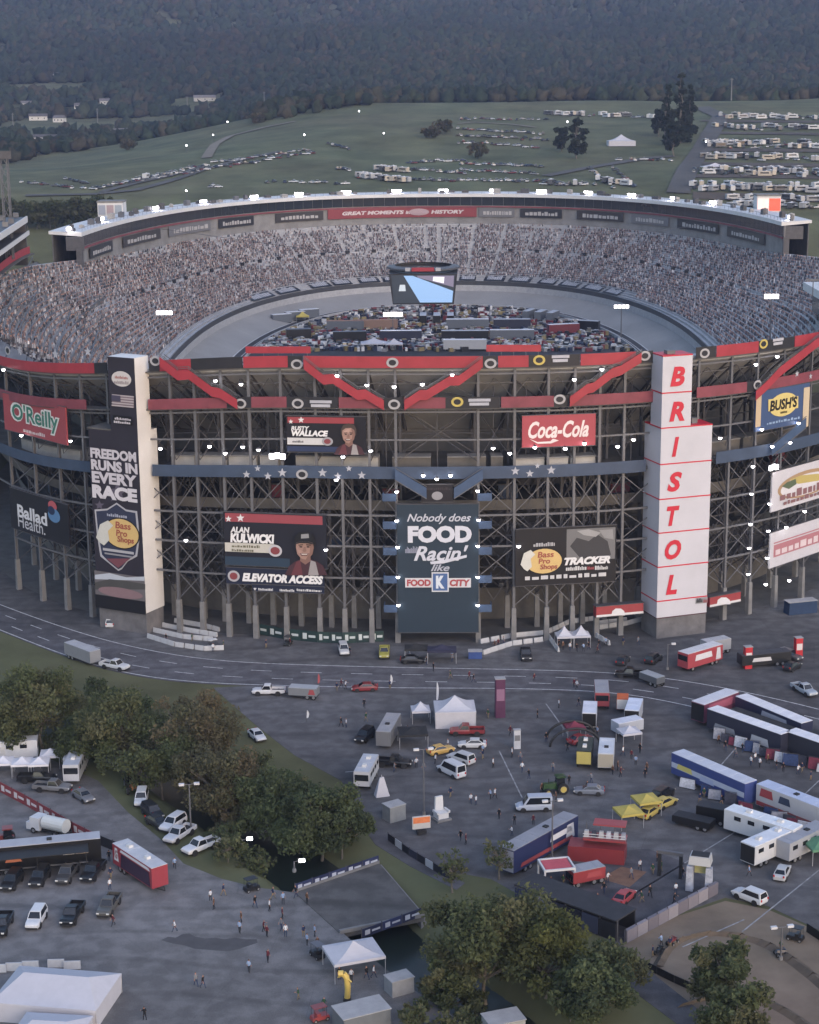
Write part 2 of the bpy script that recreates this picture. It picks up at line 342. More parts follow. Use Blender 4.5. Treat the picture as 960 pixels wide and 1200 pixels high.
# ------------------------------------------------------------------ the stadium
ST = thing('stadium', 'huge steel-framed racing stadium with red and blue belts around a packed oval bowl', 'stadium')
steel = mat('galvanised_steel', (.118, .119, .13), rough=.55, metal=.25, var=.2, scale=.8)
steel_dk = mat('dark_steel', (.075, .073, .08), rough=.6, metal=.2, var=.25, scale=.6)
concrete = mat('concrete', (.165, .163, .165), rough=.9, var=.22, scale=.5, bump=.03)
conc_dk = mat('stained_concrete', (.082, .08, .08), rough=.9, var=.35, scale=.25)
tan = mat('tan_block_wall', (.10, .092, .084), rough=.9, var=.25, scale=.35)
alum = mat('aluminium_seating', (.30, .30, .315), rough=.5, var=.22, scale=.25)
soffit = mat('ribbed_soffit', (.082, .082, .088), rough=.7, var=.3, scale=.3)
white = mat('white_panel', (.52, .52, .53), rough=.6, var=.06, scale=.25)
glass = mat('dark_glazing', (.02, .024, .03), rough=.12, var=.2, scale=.4, spec=.6)
red = mat('red_vinyl', (.28, .03, .042), rough=.55, var=.16, scale=.4)
red_f = mat('faded_red_vinyl', (.18, .045, .06), rough=.6, var=.22, scale=.35)
blue = mat('blue_vinyl', (.042, .062, .105), rough=.55, var=.2, scale=.35)
blue_b = mat('blue_stair', (.045, .075, .14), rough=.5, var=.2, scale=.4)
black = mat('black_vinyl', (.018, .018, .022), rough=.55, var=.25, scale=.4)
starm = mat('white_star', (.36, .37, .42), rough=.6)
def zs(s, o):      # seating height at offset o from the rim
    y = SP(s).y; k = smooth(470, 690, y); ot = 1 + 7 * k; zt = 55.0 - 9.8 * k
    q = (45 - o) / (45 - ot); return 23 + (zt - 23) * q
def ot_of(s): return 1 + 7 * smooth(470, 690, SP(s).y)
# --- seating bowl: stepped rows, in wedges
NROW, NW = 34, 24
for wv in range(NW):
    mb = MB(); s0 = -SLEN/2 + SLEN * wv / NW; s1 = s0 + SLEN / NW; rings = []
    for k in range(9):
        s = s0 + (s1 - s0) * k / 8; ot = ot_of(s); zt = zs(s, ot); pr = []
        for r in range(NROW):
            o = 45 - (45 - ot) * r / NROW; o2 = 45 - (45 - ot) * (r + 1) / NROW; z = 23 + (zt - 23) * (r + 1) / NROW
            pr += [SP(s, o, z), SP(s, o2 + .001, z)]
        pr += [SP(s, ot - .6, zt), SP(s, ot - .6, zt - 1.2), SP(s, 45.4, 21.9), SP(s, 45.4, 23)]
        rings.append(pr)
    mb.loft(rings, 0, cap=False); mb.build('seating_wedge', alum, ST)
# --- track, wall, apron, infield
trk = mat('track_concrete', (.23, .224, .22), rough=.85, var=.16, scale=.06, detail=8); inf = asphalt('infield_asphalt', (.052, .05, .056))
mb = MB(); sweep(mb, -SLEN/2, SLEN/2, [(58, 15.7), (46, 20.0)], 0, 5); mb.build('race_track', trk, ST)
mb = MB(); sweep(mb, -SLEN/2, SLEN/2, [(46, 19.8), (46, 22.4), (45.4, 22.4)], 0, 5); mb.build('outer_wall', mat('track_wall', (.33, .33, .34), rough=.8), ST)
mb = MB(); sweep(mb, -SLEN/2, SLEN/2, [(45.9, 22.45), (45.9, 24.2), (45.8, 24.2)], 0, 5); mb.build('catch_fence', mat('catch_fence_mesh', (.05, .05, .055), rough=.6), ST)
mb = MB(); sweep(mb, -SLEN/2, SLEN/2, [(60.5, 15.5), (57.9, 15.72)], 0, 5); mb.build('track_apron', asphalt('apron_asphalt', (.06, .058, .064)), ST)
mb = MB(); mb.poly([tuple(SP(-SLEN/2 + SLEN * k / 160, 60))[:2] for k in range(160)], 15.2, 15.5); mb.build('infield', inf, ST)
mb = MB()
for o, z, wv in ((57.8, 15.80, .4), (60.3, 15.56, .3)): sweep(mb, -SLEN/2, SLEN/2, [(o + wv, z), (o, z + .03)], 0, 5)
mb.build('track_line', white_line, ST)
mb = MB(); sweep(mb, -SLEN/2, SLEN/2, [(62.6, 15.4), (62.6, 16.4), (62.2, 16.4), (62.2, 15.4)], 0, 5); mb.build('pit_wall', MATS['track_wall'], ST)
mb = MB(); mb.poly([tuple(SP(-SLEN/2 + SLEN * k / 160, 2))[:2] for k in range(160)], -.1, .03); mb.build('base_slab', conc_dk, ST)
# --- near facade: columns at the bays the photograph shows
CPX = [-95, -65, -36, -10, 16, 44, 73, 102, 205, 233, 264, 296, 332, 372, 402, 434, 465, 561, 603, 642, 672, 701, 730, 852, 882, 912, 944, 976, 1008, 1042]
CS = [sx(x, 620) for x in CPX]
PYL = (102, 205); BRI = (730, 852)
i_p = CPX.index(102); i_b = CPX.index(730)
CS2 = []      # add the hidden columns behind the two towers
for k, s in enumerate(CS):
    CS2.append(s)
    if k in (i_p, i_b):
        n = 3
        for j in range(1, n): CS2.append(s + (CS[k+1] - s) * j / n)
ped_m = MB(); ped_m.box((0, 0, 3.4), (1.05, 1.05, 6.8), 0, 0, (.82, .82)); ped_m = ped_m.mesh('pedestal', concrete)
def colmesh(h, w):
    m = MB(); m.box((0, 0, h/2), (w, .12, h)); m.box((0, -.2, h/2), (w * .9, .08, h)); m.box((0, .2, h/2), (w * .9, .08, h)); return m
cm1 = MB(); cm1.box((0, -.24, 0), (.5, .1, 1)); cm1.box((0, .24, 0), (.5, .1, 1)); cm1.box((0, 0, 0), (.14, .38, 1)); cm1 = cm1.mesh('column', steel)
cm2 = cm1.copy(); cm2.materials.clear(); cm2.materials.append(steel_dk)  # inner column rows take a darker steel than the front row
for s in CS2:
    a = s_ang(s)
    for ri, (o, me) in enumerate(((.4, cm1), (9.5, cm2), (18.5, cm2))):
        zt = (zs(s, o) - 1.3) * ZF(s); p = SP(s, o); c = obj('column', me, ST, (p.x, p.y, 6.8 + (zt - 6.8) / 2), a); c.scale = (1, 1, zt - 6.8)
        obj('pedestal', ped_m, ST, p, a)
    m = MB()      # raking beam under the seats, with a bottom chord
    pts = [SP(s, o, zs(s, o) - 1.25) for o in (1.2, 14, 27, 40)]
    for p, q in zip(pts[:-1], pts[1:]): m.beam(p, q, .4, .8)
    pts2 = [SP(s, o, zs(s, o) - 3.2) for o in (.4, 9.5, 18.5)]
    for p, q in zip(pts2[:-1], pts2[1:]): m.beam(p, q, .25, .3)
    for k in range(2): m.beam(pts2[k], SP(s, 5 + 9 * k, zs(s, 5 + 9 * k) - 1.3), .18, .18); m.beam(pts2[k+1], SP(s, 5 + 9 * k, zs(s, 5 + 9 * k) - 1.3), .18, .18)
    m.build('raking_beam', steel_dk, ST)
IB = MB()
LV = [6.9, 13.0, 19.4, 25.6, 32.8]
for k, (sa, sb) in enumerate(zip(CS2[:-1], CS2[1:])):
    panel_bay = abs(sb - sa) > 12
    for z in (LV[1:4] if not panel_bay else LV[3:4]): ubeam('girt', SP(sa, .4, z), SP(sb, .4, z), .3, .38, steel, ST)
    for z in (40.5, 53.2, 45.9): ubeam('girt', SP(sa, .3, z), SP(sb, .3, z), .24, .34, steel, ST)
    for j in range(4):
        if panel_bay: continue
        za, zb = LV[j] + .3, LV[j+1] - .3
        if (k + j) % 5 != 4: ubeam('cross_brace', SP(sa, .55, za), SP(sb, .55, zb), .16, .16, steel, ST)
        if (k * 2 + j) % 5 != 3: ubeam('cross_brace', SP(sa, .75, zb), SP(sb, .75, za), .16, .16, steel, ST)
    m = IB; sm = (sa + sb) / 2
    if not panel_bay:
        for j in range(4): za, zb = LV[j] + .3, LV[j+1] - .3; m.beam(SP(sm, 4.8, za), SP(sb, 4.8, zb), .15); m.beam(SP(sm, 4.8, za), SP(sa, 4.8, zb), .15); m.beam(SP(sa, .6, za), SP(sa, 9.3, zb), .16); m.beam(SP(sa, 9.3, za), SP(sa, .6, zb), .16)
    m.beam(SP(sa, 1.5, 36.0), SP(sb, 6.5, 45.5), .15); m.beam(SP(sb, 1.5, 36.0), SP(sa, 6.5, 45.5), .15); m.beam(SP(sm, 6, 34), SP(sm, 6, zs(sm, 6) - 1.3), .22); m.beam(SP(sa, 3.2, 48), SP(sm, 3.2, zs(sm, 3.2) - 1.4), .14); m.beam(SP(sb, 3.2, 48), SP(sm, 3.2, zs(sm, 3.2) - 1.4), .14)
    for o in (9.5, 18.5):
        for j in range(4):
            za, zb = LV[j] + .3, LV[j+1] - .3; m.beam(SP(sa, o, za), SP(sb, o, zb), .22); m.beam(SP(sa, o + .25, zb), SP(sb, o + .25, za), .22); m.beam(SP(sa, o, zb), SP(sb, o, zb), .28)
    for z in (45.2, 40): m.beam(SP(sa, 9.5, z), SP(sb, 9.5, z), .22)
    if k % 2 == 0: m.beam(SP(sa, 2.5, zs(sa, 2.5) - 2), SP(sb, 9.5, zs(sb, 9.5) - 2.2), .2); m.beam(SP(sb, 9.5, 36), SP(sa, 2.5, 47), .2); m.beam(SP(sa, 9.5, 36), SP(sb, 9.5, 45), .2)
    for o in (4.5, 14.0, 22): ubeam('purlin', SP(sa, o, zs(sa, o) - 1.7), SP(sb, o, zs(sb, o) - 1.7), .26, .3, steel, ST)
tag(IB.build('inner_bracing', steel_dk, ST), kind='stuff')
s_lo, s_hi = CS[0], CS[-1]
# ribbed soffit strips under the upper deck
sp_m = MB(); sp_m.box((0, 0, 0), (1.12, 1, .1)); sp_m = sp_m.mesh('soffit_panel', soffit)
sw = s_lo
while sw < s_hi:
    p, q = SP(sw, 1.5, zs(sw, 1.5) - 1.0), SP(sw, 27, zs(sw, 27) - 1.0); d = (q - p); L = d.length; d.normalize()
    t = Vector((math.cos(s_ang(sw)), math.sin(s_ang(sw)), 0)); n = t.cross(d).normalized(); t = d.cross(n)
    o = obj('soffit_panel', sp_m, ST); mw = Matrix((t, d * L, n)).transposed().to_4x4(); mw.translation = (p + q) / 2; o.matrix_world = mw; sw += 1.45
def ringpart(name, m, prof, s0=None, s1=None, step=3.0, caps=True):
    mb = MB(); sweep(mb, s_lo if s0 is None else s0, s_hi if s1 is None else s1, prof, 0, step, True, caps); return mb.build(name, m, ST)
def boxprof(o0, o1, z0, z1): return [(o0, z0), (o0, z1), (o1, z1), (o1, z0)]
ringpart('concourse_deck', conc_dk, boxprof(.9, 26, 33.2, 33.8))
ringpart('concourse_back_wall', mat('concourse_wall', (.09, .088, .09), var=.3, scale=.3), boxprof(22, 22.4, 33.8, 40.5))
ringpart('lower_deck', conc_dk, boxprof(7.5, 26, 25.2, 25.7))
ringpart('lower_deck_parapet', tan, boxprof(7.3, 7.5, 24.9, 27.0))
ringpart('middle_deck', conc_dk, boxprof(12, 26, 14.6, 15.1))
ringpart('middle_deck_parapet', conc_dk, boxprof(11.8, 12, 14.4, 16.2))
ringpart('terrace_wall', tan, boxprof(15.5, 16, 0, 6.6))
ringpart('back_wall', mat('shaded_block_wall', (.10, .096, .092), rough=.9, var=.4, scale=.2), boxprof(25, 25.4, 0, 33.2))
ringpart('upper_walkway', conc_dk, boxprof(-.6, 2.6, 46.6, 46.9))
ringpart('rim_walkway', conc_dk, boxprof(-.4, 1.0, 54.2, 54.5))
# things stored and signed under the decks: coloured panels and vendor booths on the lower concourse
for k in range(34):
    s = s_lo + (s_hi - s_lo) * (k + .5) / 34; c = rng.integers(0, 7)
    m = MB(); h = 2.0 + rng.random(); ln = 2.5 + 3 * rng.random(); m.box((0, 0, h/2), (ln, 1.4, h)); m.box((0, -.1, h + .15), (ln + .6, 2.0, .3), 1)
    zb = (25.75, 15.15)[k % 2]; p = SP(s, 14 if k % 2 == 0 else 17, zb)
    m.build('vendor_booth', [[red_f, tan, conc_dk, blue, tan, conc_dk, red_f][c], conc_dk], ST, p, s_ang(s))
# --- coloured belts
def belt(name, m, x0, x1, yref, o, z0, z1, ext0=None, ext1=None):
    s0, s1 = sx(x0, yref), sx(x1, yref); mb = MB(); sweep(mb, s0, s1, boxprof(o, o + .12, z0, z1), 0, 3.0, True, True); return mb.build(name, m, ST)
TOP = [(-90, 112, 'r'), (112, 127, 'k'), (176, 188, 'k'), (188, 225, 'r'), (225, 285, 'k'), (286, 338, 'r'), (338, 355, 'k'), (356, 566, 'r'), (566, 582, 'k'), (583, 619, 'r'), (619, 679, 'k'), (680, 744, 'r'), (744, 764, 'k'), (814, 837, 'k'), (838, 887, 'r'), (887, 928, 'k'), (929, 1040, 'r')]
for x0, x1, c in TOP: belt('rim_banner', {'r': red, 'k': black}[c], x0, x1, 414, -.55, 54.5, 56.7)
LOW = [(-90, 104, 'f'), (176, 268, 'f'), (268, 296, 'k'), (296, 337, 'f'), (337, 397, 'k'), (398, 449, 'f'), (449, 473, 'k'), (474, 521, 'f'), (521, 586, 'k'), (587, 648, 'f'), (648, 666, 'k'), (667, 764, 'f'), (814, 872, 'f'), (872, 896, 'k'), (896, 1040, 'f')]
for x0, x1, c in LOW: belt('walkway_banner', {'f': red_f, 'k': black}[c], x0, x1, 470, -.75, 46.8, 48.9)
for x0, x1 in ((-90, 108), (180, 450), (450, 575), (575, 756), (838, 1040)): belt('concourse_banner', blue, x0, x1, 550, -.35, 33.0, 35.4)
def starpts(r, rot=0): return [((r if k % 2 == 0 else r * .42) * math.sin(PI * k / 5 + rot), (r if k % 2 == 0 else r * .42) * math.cos(PI * k / 5 + rot)) for k in range(10)]
def decal(name, pts2, m, x, y, o, th=.04):      # flat shape (right, up) standing on the facade at a pixel
    p = Fc(x, y, o); s = s_at(p); mb = MB(); mb.poly(pts2, 0, th); mb.v = [(a, -c, b) for a, b, c in mb.v]
    mb.f = [tuple(f) for f in mb.f]; return mb.build(name, m, ST, p, s_ang(s))
for x, y, r in ((23, 411, 1.0), (40, 416, .9), (65, 415, 1.1), (103, 412, 1.0)): decal('star', starpts(r), starm, x, y, -.62)
for x, y, r in ((289, 556, 1.0), (302, 549, .8), (314, 558, 1.0), (331, 554, 1.15), (378, 554, 1.15), (396, 558, 1.0), (409, 549, .8), (424, 557, 1.05), (604, 552, 1.1), (621, 555, 1.0), (630, 546, .7), (646, 551, 1.15), (904, 440, .9), (934, 438, .9), (950, 441, .8)): decal('star', starpts(r * .8), starm, x, y, -.45 if y > 500 else -.85)
ell = lambda a, b, n=20: [(a * math.cos(2*PI*k/n), b * math.sin(2*PI*k/n)) for k in range(n)]
logo_d = mat('logo_grey', (.33, .33, .35), rough=.6); logo_y = mat('logo_yellow', (.45, .36, .10), rough=.6)
for x, y, m in ((9, 411, logo_d), (182, 423, logo_d), (348, 427, logo_d), (460, 425, logo_d), (575, 426, logo_d), (632, 422, logo_y), (756, 417, logo_d), (826, 414, logo_d), (895, 403, logo_y), (282, 473, logo_d), (349, 473, logo_d), (462, 474, logo_d), (536, 471, logo_y), (656, 468, logo_d), (888, 451, logo_d), (354, 556, logo_d)):
    o = -.62 if y < 430 else -.85 if y < 500 else -.45
    decal('round_emblem', ell(1.15, .95), m, x, y, o); decal('emblem_centre', ell(.7, .55), black, x, y, o - .06)
for x, y, wd in ((657, 420, 3.4), (912, 400, 3.2), (376, 473, 4.2), (562, 471, 4.2)):
    for j, dz in enumerate((.35, -.4)): decal('lettering_bar', [(-wd/2 + .2*j, dz - .28), (wd/2 - .3*j, dz - .28), (wd/2 - .3*j, dz + .28), (-wd/2 + .2*j, dz + .28)], starm, x, y, -.62 if y < 430 else -.85)
# --- the red zig-zag stairs between the belts
for P in ([(187, 424), (208, 440), (221, 439), (248, 459), (258, 461), (278, 474)], [(356, 427), (379, 445), (390, 444), (419, 463), (428, 462), (450, 475)], [(564, 427), (538, 446), (528, 446), (500, 463), (492, 463), (474, 475)], [(752, 419), (728, 434), (718, 437), (696, 454), (688, 456), (668, 471)], [(990, 380), (955, 404), (940, 416), (924, 428), (914, 436), (900, 451), (886, 464)]):
    st_ = MB(); ra = MB(); Q = [Fc(x, y, -1.6) for x, y in P]
    for p, q in zip(Q[:-1], Q[1:]):
        up = Vector((0, 0, .95)); inw = Vector((-(q - p).y, (q - p).x, 0)); inw = inw.normalized() * (1 if inw.y > 0 else -1)
        st_.hexa([p - up, q - up, q - up + inw * .1, p - up + inw * .1, p + up, q + up, q + up + inw * .1, p + up + inw * .1], 0)
        st_.hexa([p - up + inw * .12, q - up + inw * .12, q - up + inw * 1.9, p - up + inw * 1.9, p - up * .7 + inw * .12, q - up * .7 + inw * .12, q - up * .7 + inw * 1.9, p - up * .7 + inw * 1.9], 1)
        for dz in (1.25, 1.6): ra.beam(p + Vector((0, 0, dz)), q + Vector((0, 0, dz)), .09, .09)
        ra.beam(p + inw * 1.9 + Vector((0, 0, 1.2)), q + inw * 1.9 + Vector((0, 0, 1.2)), .12, .14)
        ra.beam(p + up, p + Vector((0, 0, 1.65)), .09)
    st_.build('stair_flight', [red, conc_dk], ST); ra.build('stair_rail', steel, ST)
# --- counters on the blue concourse
booth = mat('booth_white', (.30, .29, .28), rough=.7, var=.15, scale=.4)
for x0, x1, y, m in ((8, 78, 528, booth), (188, 216, 522, booth), (222, 255, 524, booth), (258, 292, 524, booth), (296, 318, 524, booth), (340, 440, 528, booth), (458, 505, 522, tan), (524, 572, 525, tan), (578, 592, 522, tan), (604, 640, 532, booth), (643, 668, 530, booth), (671, 700, 528, booth), (846, 880, 515, tan), (885, 950, 500, tan)):
    s0, s1 = sx(x0, y), sx(x1, y); mb = MB(); o = 3.5 if x0 < 600 or x0 > 800 else 1.2; sweep(mb, s0, s1, boxprof(o, o + 2.6, 33.8, 36.4), 0, 2.0, True, True); sweep(mb, s0, s1, boxprof(o - .3, o + 2.9, 36.4, 36.65), 1, 2.0, True, True); mb.build('concession_stand', [m, concrete], ST)
# --- blue stair towers at both sides of the big central banner
for x, sg in ((457, -1), (568, 1)):
    for j, (za, zb) in enumerate(((5, 9.5), (11.3, 15.0), (17.0, 20.6), (22.4, 25.6), (27.5, 31.5))):
        s = sx(x, 640); mb = MB(); mb.box((0, .8, (za + zb) / 2 - .7), (2.6, 2.4, .18)); mb.box((0, -.45, (za + zb) / 2), (2.6, .12, 1.5), 1); mb.box((sg * 1.3, .8, (za + zb) / 2), (.12, 2.4, 1.5), 1)
        mb.build('stair_landing', [conc_dk, blue_b], ST, SP(s, -.4), s_ang(s))
for P in (((463, 556), (500, 578)), ((566, 556), (532, 578)), ((905, 528), (945, 495))):
    p, q = (Fc(x, y, -1.5) for x, y in P); mb = MB(); up = Vector((0, 0, 1.0)); iv = Vector((0, .12, 0)); mb.hexa([p - up, q - up, q - up + iv, p - up + iv, p + up, q + up, q + up + iv, p + up + iv]); mb.build('stair_flight', blue_b, ST)
    mb = MB(); mb.beam(p + up * 1.3, q + up * 1.3, .1); mb.beam(p - up * 1.1, q - up * 1.1, .16); mb.build('stair_rail', steel, ST)
# --- far-turn suites
sfr = [s for s in np.linspace(0, SLEN, 3000) if SP(s).y > (628 if SP(s).x > 0 else 598)]; f0, f1 = sfr[0], sfr[-1]
def far(name, m, prof, a=None, b=None): return ringpart(name, m, prof, f0 if a is None else a, f1 if b is None else b, 5.0)
far('suite_roof', white, [(-2, 57.6), (-2, 58.6), (9.4, 58.3), (9.4, 56.9)])
far('suite_wall', mat('suite_wall_grey', (.19, .185, .185), rough=.85, var=.25, scale=.2), boxprof(7.9, 8.2, 43.6, 56.9)); far('rim_outer_wall', conc_dk, boxprof(-1, -.6, 0, 57.6))
far('suite_ledge', red_f, boxprof(8.2, 9.0, 52.4, 52.9))
gp = MB(); gp.box((0, 0, 0), (4.6, .1, 3.6)); gp = gp.mesh('suite_window', glass)
k = f0 + 3
while k < f1: o = obj('suite_window', gp, ST, SP(k, 8.4, 55.0), s_ang(k)); k += 5.1
# --- left straight's roof: a straight double-fascia roof over dark suites
A_, B_ = Vector((-129.5, 562, 0)), Vector((-117.5, 452, 0)); up_ = lambda z: Vector((0, 0, z)); d_ = (B_ - A_).normalized(); ow = Vector((d_.y, -d_.x, 0)); ow = ow if ow.x < 0 else -ow
for nm, off_, z_, wd_, h_, m_ in (('straight_roof', 6.5, 65.6, 11.5, .8, steel_dk), ('straight_fascia', .5, 65.4, .4, 1.9, white), ('straight_lower_fascia', .2, 61.2, .4, 1.3, white), ('straight_lower_roof', 3.5, 61.0, 6, .5, steel_dk), ('straight_suite_wall', 5.5, 58.5, .4, 13, glass), ('straight_back_wall', 12.0, 33, .4, 65, conc_dk)): ubeam(nm, A_ + ow * off_ + up_(z_), B_ + ow * off_ + up_(z_), wd_, h_, m_, ST)
for k in range(9): q = A_.lerp(B_, k / 9) + ow * (2 + 6 * rng.random()); mb = MB(); mb.box((0, 0, .7), (1.6, 1.2, 1.4)); mb.build('roof_unit', (steel, concrete)[k % 2], ST, (q.x, q.y, 66.0), .1)
mb = MB(); q = A_ + ow * 6; mb.box((q.x, q.y + .4, 58), (10, .5, 14)); mb.build('straight_end_wall', steel_dk, ST)
p = SP(f1, 4, 0); mb = MB(); mb.box((p.x + 3, p.y - .6, 54.5), (6, .6, 4.5)); mb.box((p.x + 4.5, p.y - 1, 47), (2.0, 2, 12)); mb.build('turn_end_wall', steel_dk, ST)
p = SP(f0, 4, 0); mb = MB(); mb.box((p.x - 1, p.y - .6, 54.5), (7, .6, 4.5)); mb.box((p.x - 3.5, p.y - 1, 47), (2.0, 2, 12)); mb.build('turn_end_wall', steel_dk, ST)
# right straight: one roof corner reaches into the frame
mb = MB(); mb.box((117, 478, 50.0), (30, 50, 2.2)); mb.box((118, 478, 46.0), (27, 47, 6), 1); mb.box((119, 478, 41), (24, 44, 6), 2); mb.build('straight_press_box', [white, glass, red_f], ST)
# --- crowd in the stands
def crowd():
    P = []; C = []
    pal = np.array([lin(h) for h in ('a9a9ac', '8a8488', '3a3a40', '4a4e5c', '74484a', 'a08e84', '34343a', '66585a', '98989c', '746870', '56545a', '8a746c', 'b8b2ae', '4a566a', '7c7a7e')])
    for s in np.arange(-SLEN/2, SLEN/2, .56):
        pp = SP(s)
        if pp.y < (365 if pp.x < 0 else 400): continue
        frac = (s % 15.0) / 15.0
        if frac < .10: continue
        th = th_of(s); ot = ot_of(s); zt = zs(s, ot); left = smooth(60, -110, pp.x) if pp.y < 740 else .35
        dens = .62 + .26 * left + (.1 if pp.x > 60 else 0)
        rr = rng.random(NROW); sec = vnoise(np.full(NROW, s), np.arange(NROW) * 3.0, 16, 9)
        for r in range(1, NROW - 1):
            if r == 17 and rr[0] < .75: continue
            if rr[r] > dens + .7 * (sec[r] - .5) - (.35 if r > NROW - 4 and pp.y > 640 else 0): continue
            o = 45 - (45 - ot) * (r + .35 + .5 * rng.random()) / NROW; z = 23 + (zt - 23) * (r + 1) / NROW
            if r < (4 if pp.y > 715 else 2): continue
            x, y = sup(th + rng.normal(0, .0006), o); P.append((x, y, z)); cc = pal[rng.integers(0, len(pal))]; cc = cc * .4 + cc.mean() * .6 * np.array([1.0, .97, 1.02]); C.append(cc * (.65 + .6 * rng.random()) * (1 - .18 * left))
    P = np.array(P, np.float32); C = np.array(C, np.float32); n = len(P)
    def bx(w, d, z0, z1):
        return np.array([(-w, -d, z0), (w, -d, z0), (w, d, z0), (-w, d, z0), (-w*.8, -d*.8, z1), (w*.8, -d*.8, z1), (w*.8, d*.8, z1), (-w*.8, d*.8, z1)], np.float32)
    unit = np.concatenate([bx(.25, .2, 0, .82), bx(.12, .12, .82, 1.1)])
    uf = np.array([(4,5,6,7), (0,1,5,4), (1,2,6,5), (2,3,7,6), (3,0,4,7)]); uf = np.concatenate([uf, uf + 8])
    sc = (.74 + .28 * rng.random(n)).astype(np.float32)
    V = (P[:, None, :] + unit[None] * sc[:, None, None]).reshape(-1, 3); Fq = (uf[None] + (np.arange(n) * 16)[:, None, None]).reshape(-1, 4)
    T = np.repeat(C[:, None, :], 16, 1); skin = np.array(lin('9a7565')); hat = rng.random(n) < .5; T[~hat, 8:] = skin * .9; T = T.reshape(-1, 3)
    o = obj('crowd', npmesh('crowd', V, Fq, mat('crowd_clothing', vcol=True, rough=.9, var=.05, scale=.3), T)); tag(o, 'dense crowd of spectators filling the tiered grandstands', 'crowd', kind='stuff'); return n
NCROWD = crowd()

for k in range(34):      # black boxes paint the shade inside stair mouths in the far cross aisle
    s = f0 + (f1 - f0) * (k + .5) / 34; o = 45 - (45 - ot_of(s)) * 17.6 / NROW; p = SP(s, o, zs(s, o)); mb = MB(); mb.box((0, 0, .5), (1.7, .9, 2.2)); mb.build('stair_mouth', black, ST, p, s_ang(s))
# ------------------------------------------------------------------ signs, towers, lamps
TXT = {}
def text_mesh(body, shear=0.0, bold=.03):
    k = (body, shear, bold)
    if k in TXT: return TXT[k]
    cu = bpy.data.curves.new('lettering', 'FONT'); cu.body = body; cu.shear = shear; cu.offset = bold * .5; cu.resolution_u = 3; cu.align_x = 'CENTER'
    o = bpy.data.objects.new('lettering', cu); COL.objects.link(o); bpy.context.view_layer.update()
    me = bpy.data.meshes.new_from_object(o); V = [tuple(v.co)[:2] for v in me.vertices]; Fs = [tuple(p.vertices) for p in me.polygons]
    bpy.data.objects.remove(o); bpy.data.curves.remove(cu); bpy.data.meshes.remove(me); TXT[k] = (np.array(V), Fs); return TXT[k]
def fit_text(mb, body, x0, z0, x1, z1, y, shear=0.0, bold=.03, m=0):
    V, Fs = text_mesh(body, shear, bold); lo, hi = V.min(0), V.max(0); i = len(mb.v)
    for a, b in V: mb.v.append((x0 + (a - lo[0]) / (hi[0] - lo[0]) * (x1 - x0), y, z0 + (b - lo[1]) / (hi[1] - lo[1]) * (z1 - z0)))
    for f in Fs: mb.f.append(tuple(i + k for k in f)); mb.m.append(m)
def plane_uv(o, ang, x, y):
    t = Vector((math.cos(ang), math.sin(ang), 0)); n = Vector((-t.y, t.x, 0)); d = ray(x, y); P = CAM + d * ((o - CAM).dot(n) / d.dot(n)); return (P - o).dot(t), P.z - o.z
def rect_uv(o, ang, x0, y0, x1, y1):
    xc, yc = (x0 + x1) / 2, (y0 + y1) / 2; return plane_uv(o, ang, x0, yc)[0], plane_uv(o, ang, xc, y1)[1], plane_uv(o, ang, x1, yc)[0], plane_uv(o, ang, xc, y0)[1]
def flat(mb, pts, y, m=0):
    tri = tessellate_polygon([[Vector((a, b, 0)) for a, b in pts]]); i = len(mb.v); mb.v += [(a, y, b) for a, b in pts]
    for t_ in tri: mb.f.append(tuple(i + k for k in t_)); mb.m.append(m)
def emat(hexcol): return mat('print_' + hexcol, muted(hexcol), rough=.55, var=.05, scale=.6)
def items_on(parent, o, ang, items, y0=-.04, rot=True):
    """items in photograph pixels, laid on the vertical plane through o"""
    for k, it in enumerate(items):
        y = y0 - .03 * k; mb = MB(); kind = it[0]
        if kind == 't':
            u0, z0, u1, z1 = rect_uv(o, ang, *it[2:6]); fit_text(mb, it[1], u0, z0, u1, z1, y, it[7] if len(it) > 7 else 0, it[8] if len(it) > 8 else .05); nm, c = 'lettering', it[6]
        elif kind == 'r':
            u0, z0, u1, z1 = rect_uv(o, ang, *it[1:5]); flat(mb, [(u0, z0), (u1, z0), (u1, z1), (u0, z1)], y); nm, c = 'print_panel', it[5]
        elif kind == 'e':
            cu_, cz = plane_uv(o, ang, it[1], it[2]); ru = plane_uv(o, ang, it[1] + it[3], it[2])[0] - cu_; rz = plane_uv(o, ang, it[1], it[2] - it[4])[1] - cz
            flat(mb, [(cu_ + ru * math.cos(t), cz + rz * math.sin(t)) for t in np.linspace(0, 2 * PI, 28)[:-1]], y); nm, c = 'oval', it[5]
        elif kind == 'p': flat(mb, [plane_uv(o, ang, *q) for q in it[1]], y); nm, c = 'print_shape', it[2]
        elif kind == 's':      # print too small to read: broken bars
            u0, z0, u1, z1 = rect_uv(o, ang, *it[1:5]); u = u0; r_ = random.Random(int(it[1] * 7 + it[2])); w_ = (u1 - u0)
            while u < u1 - .02 * w_:
                l = min(w_ * r_.uniform(.04, .1), u1 - u); h_ = r_.uniform(.55, 1); flat(mb, [(u, z0), (u + l, z0), (u + l, z0 + (z1 - z0) * h_), (u, z0 + (z1 - z0) * h_)], y); u += l + w_ * .025
            nm, c = 'small_print', it[5]
        ob = mb.build(nm, emat(c) if isinstance(c, str) else c, parent)
        if not isinstance(parent, bpy.types.Object): pass
